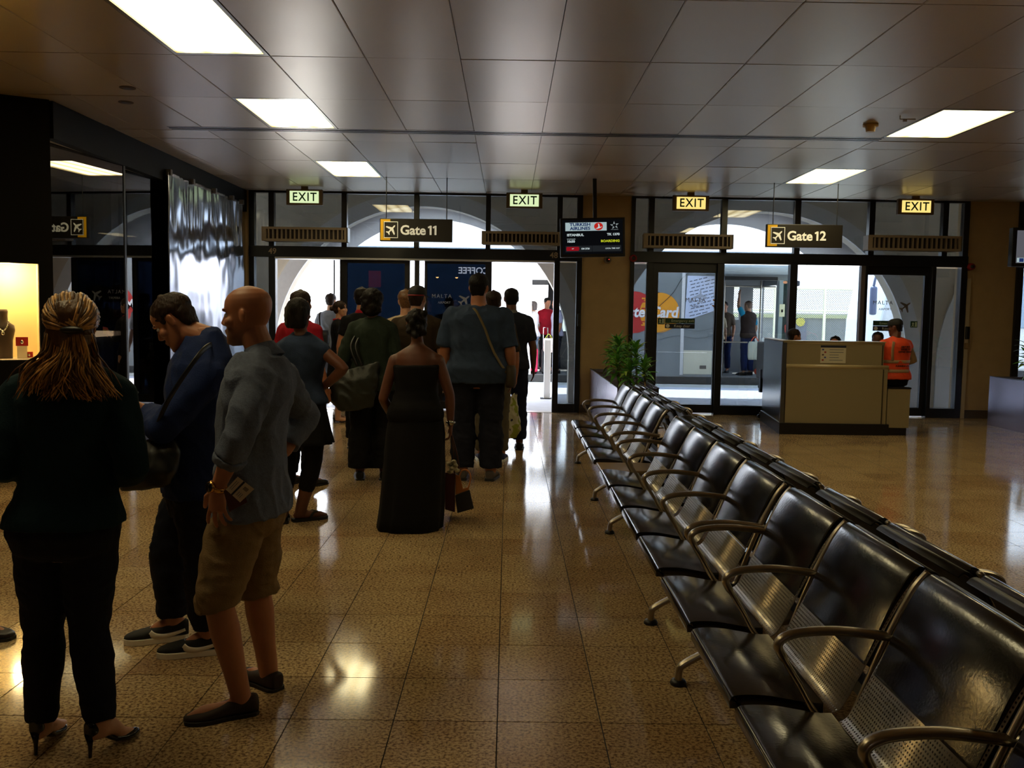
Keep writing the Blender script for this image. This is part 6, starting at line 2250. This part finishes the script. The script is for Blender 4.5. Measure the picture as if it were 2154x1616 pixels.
# ---------------------------------------------------------------- 10 woman with big bag
Yg = 8.55
p = Person('stout person with full dark hair in a dark green jacket', -1.25, Yg, R_(4), 1.75, 'f', 1.14, *SK_D, res=.012, seed=13, hyaw=R_(-6), j=dict(elL=(-.27, -.03, 1.12), wrL=(-.24, .14, .98)))
p.body(); p.hair(H_dark, 'puffy', 1.05, .008)
p.top(C_green, hem=.84, sleeve=(.97, .97), th=.03, name='jacket', amp=.016, sth=.022)
p.pants(C_black, th=.03, flare=.035, amp=.012); p.shoes(M_black)
t = thing('tote_bag', 'large soft dark green black bag on the left hip of the puffy-haired person', 'bag', at(728, 810, 8.4))
bm = bmesh.new()
loft(bm, [(at(748, 862, 8.36), V((.16, 0, .02)), V((0, .07, 0))), (at(742, 835, 8.36), V((.22, 0, .02)), V((0, .09, 0))), (at(745, 800, 8.36), V((.22, 0, .04)), V((0, .09, 0))), (at(760, 770, 8.38), V((.17, 0, .05)), V((0, .05, 0)))], n=22)
me = voxel(bm, .012, 4); wrinkle(me, .018, 7, 1, 8)
link('bag_body', me, mat('bag dark olive', (32, 36, 30), .5, bump=.3, bscale=40), t, True)
bm = bmesh.new()
for dx in (0, 10): tube(bm, spline([at(752 + dx, 770, 8.3), at(738 + dx, 730, 8.34), at(752 + dx, 700, 8.5)], 6), .012, 8)
obj('handle', bm, M_black, t, True)

# ---------------------------------------------------------------- 11 man with cap
p = Person('man in a black cap with a red strap and brown T-shirt', -.88, 8.95, R_(-4), 1.80, 'm', 1.12, *SK_P, res=.012, seed=14, hyaw=R_(-14))
p.body(); p.hair(H_brown, 'buzz'); p.cap(mat('cap black', (20, 20, 22), .7), trim=mat('cap strap red', (150, 24, 30), .5))
p.top(C_olive, sleeve=(.42, .42), th=.022, amp=.012); p.pants(C_jean, flare=.02); p.shoes(M_black)
bm = bmesh.new(); tube(bm, spline([p.W((.15, .05, 1.47)), p.W((.16, -.12, 1.42)), p.W((.20, -.16, 1.2)), p.W((.22, -.10, 1.0))], 5), .012, 8, flat=(1, .4))

# 12 cream shirt
p = Person('light brown-haired person in a cream top, ahead of the man in the black cap', -1.10, 9.95, R_(10), 1.78, 'm', 1.05, *SK_P, res=.014, seed=15)
p.body(); p.hair(mat('light brown hair', (110, 76, 48), .5, var=.4, scale=60), 'short', 1.4); p.top(C_cream, sleeve=(.42, .42)); p.pants(C_black); p.shoes(M_black)

# ---------------------------------------------------------------- 13 woman in strapless black dress
Yd = 6.65
p = Person('woman seen from behind in a long strapless black dress, dark hair up', -.66, Yd, R_(2), 1.60, 'f', 1.15, *SK_D, res=.010, seed=16,
           j=dict(shL=at(830, 758, Yd), shR=at(922, 758, Yd), elL=at(806, 838, Yd - .01), wrL=at(826, 880, Yd + .2), elR=at(946, 830, Yd), wrR=at(948, 892, Yd + .02), neck=at(878, 722, Yd), head=at(877, 682, Yd)))
p.body(hsp=dict(R=dict(d=(.0, .05, -1), curl=.9)))
p.hair(H_dark, 'puffy', .84, .006)
p.top(C_black, hem=.86, sleeve=(0, 0), th=.012, flare=0, neck=1.315, name='dress_bodice', amp=.004, wx=1.04)
p.skirt(C_black, .006, 1.06, .245, .165, .05, 7, 'dress_skirt', mid=.216, cx=-.05, amp=.008, ratio=.68)
p.shoes(M_black)
t = thing('wristwatch', 'shiny silver watch on the right wrist of the woman in the strapless dress', 'watch', p.J['wrR'])
c_ = p.J['wrR'] + V((0, 0, .012))
bm = bmesh.new(); tube(bm, [c_ + V((.028 * math.cos(q), .028 * math.sin(q), 0)) for q in [2 * PI * i / 20 for i in range(20)]], .008, 8, closed=True); obj('bracelet', bm, M_chrome, t, True)
bm = bmesh.new(); cyl(bm, c_ + V((0, -.024, 0)), c_ + V((0, -.038, 0)), .02, 18); obj('case', bm, M_chrome, t, True)
# handbag
Yk = 6.9
t = thing('handbag', 'maroon, tan and black handbag with a scarf tied on, hanging by the strapless dress', 'bag', at(966, 1040, Yk))
def bagslab(name, pts, y0, y1, m):
    bm = bmesh.new()
    a = [bm.verts.new(at(x, y, y0)) for x, y in pts]; b = [bm.verts.new(at(x, y, y1)) for x, y in pts]
    bm.faces.new(a); bm.faces.new(b[::-1])
    for i in range(len(a)): bm.faces.new((a[i], a[(i + 1) % len(a)], b[(i + 1) % len(a)], b[i]))
    return obj(name, bm, m, t, bevel=.006)
bagslab('side_panel', [(936, 994), (958, 996), (957, 1078), (936, 1072)], Yk - .02, Yk + .14, mat('bag maroon', (70, 24, 30), .5))
bagslab('lower_panel', [(957, 1042), (988, 1030), (997, 1070), (962, 1080)], Yk - .03, Yk + .13, mat('bag charcoal', (26, 28, 32), .5))
M_tan = mat('bag tan', (190, 116, 46), .5)
bagslab('tan_panel', [(958, 998), (968, 1002), (974, 1028), (986, 1024), (987, 1032), (958, 1041)], Yk - .025, Yk + .12, M_tan)
bm = bmesh.new(); tube(bm, spline([at(966, 1003, Yk - .03), at(972, 990, Yk - .03), at(984, 990, Yk - .03), at(990, 1004, Yk - .03), at(985, 1027, Yk - .03)], 5), .010, 8, flat=(1.4, .6)); obj('handle', bm, M_tan, t, True)
bm = bmesh.new(); tube(bm, spline([at(966, 995, Yk), at(962, 960, Yk - .04), at(950, 915, 6.7)], 5), .007, 8); tube(bm, spline([at(956, 997, Yk), at(954, 950, Yk - .04), at(949, 915, 6.7)], 5), .006, 8); obj('long_strap', bm, mat('strap maroon', (60, 24, 24), .5), t, True)
bm = bmesh.new()
for k, (x, y) in enumerate(((944, 976), (950, 985), (958, 980), (962, 990), (947, 992), (955, 972))): ell(bm, at(x, y, Yk - .03), .022, .018, .016, 6)
me = voxel(bm, .006, 1); wrinkle(me, .006, 40, 1, 3); link('tied_scarf', me, mat('scarf print', (186, 180, 150), .8, var=.8, scale=40), t, True)

# ---------------------------------------------------------------- 14 big man
Yi = 8.6
p = Person('broad tall man from behind in a slate blue shirt with a tan bag strap', -.28, Yi, R_(-3), 1.91, 'm', 1.42, *SK_T, res=.012, seed=17, hyaw=R_(-8))
p.body(); p.hair(H_dark, 'short', 1.2)
p.top(C_bigs, hem=.84, sleeve=(.50, .50), th=.026, flare=.03, amp=.016, sth=.032, name='shirt')
p.pants(cloth('charcoal trousers', (30, 32, 44)), th=.02, flare=.03, amp=.012); p.shoes(mat('grey trainer', (86, 78, 74), .7), 'sneaker', sole=M_darkgrey)
t = thing('crossbody_bag', 'small bag on a tan strap across the back of the broad man', 'bag', p.W((.2, -.1, 1.0)))
def on_back(s, z, u, off=.03):
    c, ax, ay = s.sec(z, off)
    return c + ax * u - ay * math.sqrt(max(0, 1 - abs(u) ** 2.3)) ** .9
bm = bmesh.new(); tube(bm, [on_back(p, z, u, .040) for z, u in ((1.47, -.2), (1.44, .0), (1.38, .12), (1.30, .26), (1.20, .42), (1.10, .60), (1.00, .78), (.94, .9))], .018, 8, flat=(1, .35)); obj('strap', bm, mat('strap tan', (112, 98, 62), .6), t, True)
bm = bmesh.new(); loft(bm, [(on_back(p, .9, .98, .05) + V((0, 0, z)), V((.05 * w_, 0, 0)), V((0, .09 * w_, 0))) for z, w_ in ((-.1, .8), (-.06, 1), (.06, 1), (.1, .8))]); obj('pouch', bm, mat('pouch dark tan', (60, 50, 34), .6), t, True)

# ---------------------------------------------------------------- 15, 16 behind him
p = Person('man in a dark polo at the right of the queue carrying a plastic bag', .03, 10.55, R_(6), 1.84, 'm', 1.05, *SK_D, res=.014, seed=18, j=dict(wrR=(.25, .0, .90)))
p.body(); p.hair(H_dark, 'buzz'); p.top(cloth('dark polo', (40, 44, 58)), sleeve=(.42, .42), collar=cloth('plaid grey', (110, 110, 110))); p.pants(cloth('indigo jeans', (28, 32, 56)), flare=.02); p.shoes(M_black)
t = thing('plastic_bag', 'yellow green and white plastic carrier bag held at the right of the queue', 'bag', at(1080, 880, 10.4))
bm = bmesh.new()
loft(bm, [(at(x, y, 10.4), V((w_, 0, 0)), V((0, w_ * .45, 0))) for x, y, w_ in ((1078, 922, .05), (1078, 905, .10), (1076, 880, .10), (1076, 850, .07), (1084, 826, .02))], n=18)
me = voxel(bm, .009, 2); wrinkle(me, .02, 14, .6, 5)
def plasticmat():
    m, t_, o_ = newmat('printed plastic')
    p_ = t_.nodes.new('ShaderNodeBsdfPrincipled'); n_ = t_.nodes.new('ShaderNodeTexNoise'); n_.inputs['Scale'].default_value = 6
    tc_ = t_.nodes.new('ShaderNodeTexCoord'); t_.links.new(tc_.outputs['Object'], n_.inputs['Vector'])
    r_ = t_.nodes.new('ShaderNodeValToRGB'); r_.color_ramp.interpolation = 'CONSTANT'
    e_ = r_.color_ramp.elements; e_[0].color = srgb(150, 160, 60); e_[1].position = .5; e_[1].color = srgb(196, 190, 160); a = e_.new(.62); a.color = srgb(50, 46, 70)
    t_.links.new(n_.outputs['Fac'], r_.inputs[0]); t_.links.new(r_.outputs[0], p_.inputs['Base Color']); p_.inputs['Roughness'].default_value = .3
    t_.links.new(p_.outputs[0], o_.inputs[0]); return m
link('bag_body', me, plasticmat(), t, True)
p = Person('brown-haired person half hidden behind the broad man, dark clothes and blue shoes', -.16, 9.7, R_(0), 1.78, 'm', 1.0, *SK_T, res=.016, seed=19)
p.body(); p.hair(H_brown); p.top(C_olive, sleeve=(.5, .5)); p.pants(cloth('stone trousers', (96, 88, 72))); p.shoes(mat('blue shoe', (30, 40, 90), .6), 'sneaker', sole=M_white)

# 17 solid man standing in for a figure mirrored in the tinted door
p = Person('balding man in a white shirt added for a reflection in the tinted door glass', -1.02, 15.9, R_(180), 1.80, 'm', 1.15, *SK_P, res=.016, seed=20)
p.body(); p.hair(H_brown, 'buzz'); p.top(C_whitec, sleeve=(.5, .5)); p.pants(C_black); p.shoes(M_black)

# ---------------------------------------------------------------- people inside the bus
def simple(label, x, y, yaw, H_, sex, skin, topc, botc, hair='short', hm=None, sl=.42, z=.165, **kw):
    q = Person(label, x, y, yaw, H_, sex, kw.pop('fat', 1.0), *skin, res=.018, z=z, **kw)
    q.body(); q.hair(hm or H_dark, hair); q.top(topc, sleeve=(sl, sl)); q.pants(botc); q.shoes(M_black)
    return q
simple('woman in a white top in the bus doorway beside a pink suitcase', .58, 21.55, R_(70), 1.66, 'f', SK_P, C_whitec, cloth('pale blue jeans', (150, 176, 206)), 'bob', mat('grey hair', (92, 84, 84), .6, var=.4, scale=50), seed=21)
simple('man in a crimson polo shirt looking down in the bus doorway', .90, 21.95, R_(200), 1.74, 'm', SK_T, C_crim, C_black, seed=22, hpitch=R_(-20))
simple('man in a lavender T-shirt and dark shorts at the right of the bus doorway', 1.12, 21.45, R_(100), 1.72, 'm', SK_T, C_lav, C_jean, seed=23)
t = thing('suitcase', 'bright pink hard suitcase standing in the bus doorway', 'suitcase', (.55, 21.2, .165))
box('shell', .49, .68, 21.1, 21.35, .20, .74, mat('suitcase pink', (236, 40, 90), .3), t, .04)
bm = bmesh.new(); tube(bm, [(.53, 21.2, .74), (.53, 21.2, .80), (.64, 21.2, .80), (.64, 21.2, .74)], .01, 8); obj('handle', bm, M_darkgrey, t)
for x in (.53, .64):
    bm = bmesh.new(); cyl(bm, (x - .015, 21.2, .185), (x + .015, 21.2, .185), .02, 12); obj('wheel', bm, M_black, t)
t = thing('suitcase', 'black upright suitcase with a raised silver handle in the bus doorway', 'suitcase', (.86, 21.2, .165))
box('shell', .76, .96, 21.12, 21.32, .19, .72, M_black, t, .03)
bm = bmesh.new(); tube(bm, [(.80, 21.2, .72), (.80, 21.2, 1.22), (.90, 21.2, 1.22), (.90, 21.2, .72)], .012, 8); obj('pull_handle', bm, M_chrome, t)
for x in (.80, .92):
    bm = bmesh.new(); cyl(bm, (x - .015, 21.2, .182), (x + .015, 21.2, .182), .018, 12); obj('wheel', bm, M_darkgrey, t)
t = thing('shopping_bag', 'patterned carrier bag carried by the man in the lavender T-shirt', 'bag', (.98, 21.15, .66))
bm = bmesh.new(); loft(bm, [(V((.92, 21.12, z)), V((.12 * w_, 0, 0)), V((0, .06 * w_, 0))) for z, w_ in ((.66, .8), (.7, 1), (.95, 1.05), (.98, 1.0))], e=3); obj('bag_body', bm, mat('bag print', (200, 180, 170), .5, var=.5, scale=14), t, True)
bm = bmesh.new(); tube(bm, spline([(.84, 21.12, .97), (.92, 21.12, 1.08), (1.0, 21.12, .97)], 5), .008, 6); obj('handle', bm, mat('handle lime', (170, 180, 50), .5), t)

q = Person('man with turquoise sleeves and a dark vest holding the rail inside the bus', 5.62, 21.75, R_(35), 1.74, 'm', 1.05, *SK_P, res=.014, z=.165, seed=24, j=dict(elL=(-.22, .12, 1.62), wrL=(-.16, .16, 1.88)))
q.body(); q.hair(mat('thin grey hair', (120, 96, 80), .6), 'buzz')
q.top(cloth('turquoise cotton', (40, 150, 190)), sleeve=(.42, .42), th=.014); q.top(cloth('dark brown vest', (58, 46, 42)), sleeve=(0, 0), th=.026, name='vest'); q.pants(C_navy); q.shoes(M_black)
t = thing('white_bag', 'pale canvas bag with orange trim held by the man in the bus', 'bag', (5.62, 21.3, .6))
bm = bmesh.new(); loft(bm, [(V((5.68, 21.35, z)), V((.16 * w_, 0, 0)), V((0, .05 * w_, 0))) for z, w_ in ((.55, .85), (.60, .95), (.90, 1.0), (.97, .8))], e=3.5); obj('bag_body', bm, mat('canvas pale', (206, 210, 192), .7), t, True)
bm = bmesh.new(); tube(bm, spline([(5.58, 21.35, .95), (5.68, 21.35, 1.08), (5.78, 21.35, .95)], 5), .012, 6); obj('handle', bm, mat('orange trim', (216, 84, 40), .6), t)
simple('person in a beige top seated low at the left of the open bus door', 5.02, 22.3, R_(-20), 1.62, 'f', SK_P, C_cream, C_black, 'short', H_brown, seed=25)
simple('blurred person in grey and orange standing behind the bus handrail', 5.28, 22.7, R_(150), 1.72, 'm', SK_T, cloth('grey brown', (100, 86, 74)), C_navy, seed=26)
t = thing('orange_bag', 'orange holdall on the bus floor near the door', 'bag', (5.9, 21.5, .165))
bm = bmesh.new(); ell(bm, (5.92, 21.5, .27), .2, .12, .11, 10); link('bag_body', voxel(bm, .02, 1), mat('orange nylon', (224, 84, 50), .6), t, True)
bm = bmesh.new(); tube(bm, spline([(5.8, 21.42, .35), (5.92, 21.40, .44), (6.04, 21.42, .35)], 5), .012, 6); obj('handle', bm, M_black, t)

# ---------------------------------------------------------------- orange vest on the desk unit
p = Person('worker in a black cap and orange high visibility vest sitting on the desk end', 5.27, 12.60, R_(14), 1.68, 'm', 1.12, *SK_D, res=.010, seed=27, sit=True, z=.25, hyaw=R_(48), hpitch=R_(-8),
           j=dict(elL=(-.30, .12, .78), wrL=(-.25, .36, .86), elR=(.32, .02, .78), wrR=(.12, .22, .72)))
p.body(); p.hair(H_dark, 'buzz'); p.cap(mat('cap black', (20, 20, 22), .7))
p.top(mat('beige sleeve', (150, 124, 86), .8), hem=.92, sleeve=(.6, .6), th=.014, name='shirt')
C_or = mat('high vis orange', (238, 78, 34), .7, var=.06, scale=10)
p.top(C_or, hem=.91, sleeve=(.10, .10), th=.030, amp=.012, name='hi_vis_vest')
C_refl = mat('reflective tape', (176, 146, 110), .4)
for z in (1.03, 1.16):
    bm = bmesh.new()
    secs = [p.sec(z - .022, .036), p.sec(z + .022, .036)]
    loft(bm, secs, n=32, cap=False)
    o = obj('reflective_band', bm, C_refl, p.root, True); sd_ = o.modifiers.new('s', 'SOLIDIFY'); sd_.thickness = .004
bm = bmesh.new(); tube(bm, [on_back(p, z, -.62, .038) for z in (1.17, 1.25, 1.33, 1.40, 1.44)], .02, 8, flat=(1.1, .3), up=p.lat[1]); obj('reflective_strap', bm, C_refl, p.root, True)
c0, ax0, ay0 = p.sec(1.33, .045)
for k, s_ in enumerate(('AIRPORT', 'SERVICES', 'DEPARTMENT')):
    c1, ax1, ay1 = p.sec(1.37 - .035 * k, .044)
    text(s_, c1 - ay1 * .995 + ax1 * .15, .034, mat('vest print', (80, 30, 20), .7), p.root, rot=(PI / 2, 0, p.yaw), name='vest_lettering', bold=.001)
c1, ax1, ay1 = p.sec(1.10, .045)
text('PLANNING LTD', c1 - ay1 * 1.0 + ax1 * .05, .03, mat('vest print', (80, 30, 20), .7), p.root, rot=(PI / 2, 0, p.yaw), name='vest_lettering', bold=.001)
p.pants(C_black, th=.018); p.shoes(M_black)

# three seated behind the desk
for i, (x, y, zt, hm, lab, yw) in enumerate(((4.30, 13.95, 1.385, H_brown, 'brown-haired head showing above the left end of the desk', 180), (4.95, 14.05, 1.27, H_dark, 'dark hair just showing above the middle of the desk top', 180), (5.55, 13.95, 1.345, H_dark, 'dark-haired head beside the orange vest worker', 180))):
    sc_ = (zt) / 1.35
    q = Person(lab, x, y, R_(yw), 1.75 * min(1.02, sc_), 'm', 1.0, *(SK_T if i < 2 else SK_D), res=.016, sit=True, seed=30 + i, hyaw=R_(-80 if i == 0 else 150), group='staff seated behind the desk')
    q.body(); q.hair(hm); q.top(C_black, hem=.92, sleeve=(.9, .9)); q.pants(C_black); q.shoes(M_black)
    t = thing('stool', ('round black stool under the brown-haired seated man', 'round black stool behind the middle of the desk', 'round black stool by the desk end unit')[i], 'stool', (x, y, 0), group='stools behind the desk')
    bm = bmesh.new(); cyl(bm, (x, y, .34 * q.k), (x, y, .40 * q.k), .17, 20); obj('seat', bm, M_black, t)
    bm = bmesh.new(); cyl(bm, (x, y, .0), (x, y, .34 * q.k), .03, 10); obj('column', bm, M_black, t)
    bm = bmesh.new(); cyl(bm, (x, y, .0), (x, y, .02), .18, 20); obj('base', bm, M_black, t)
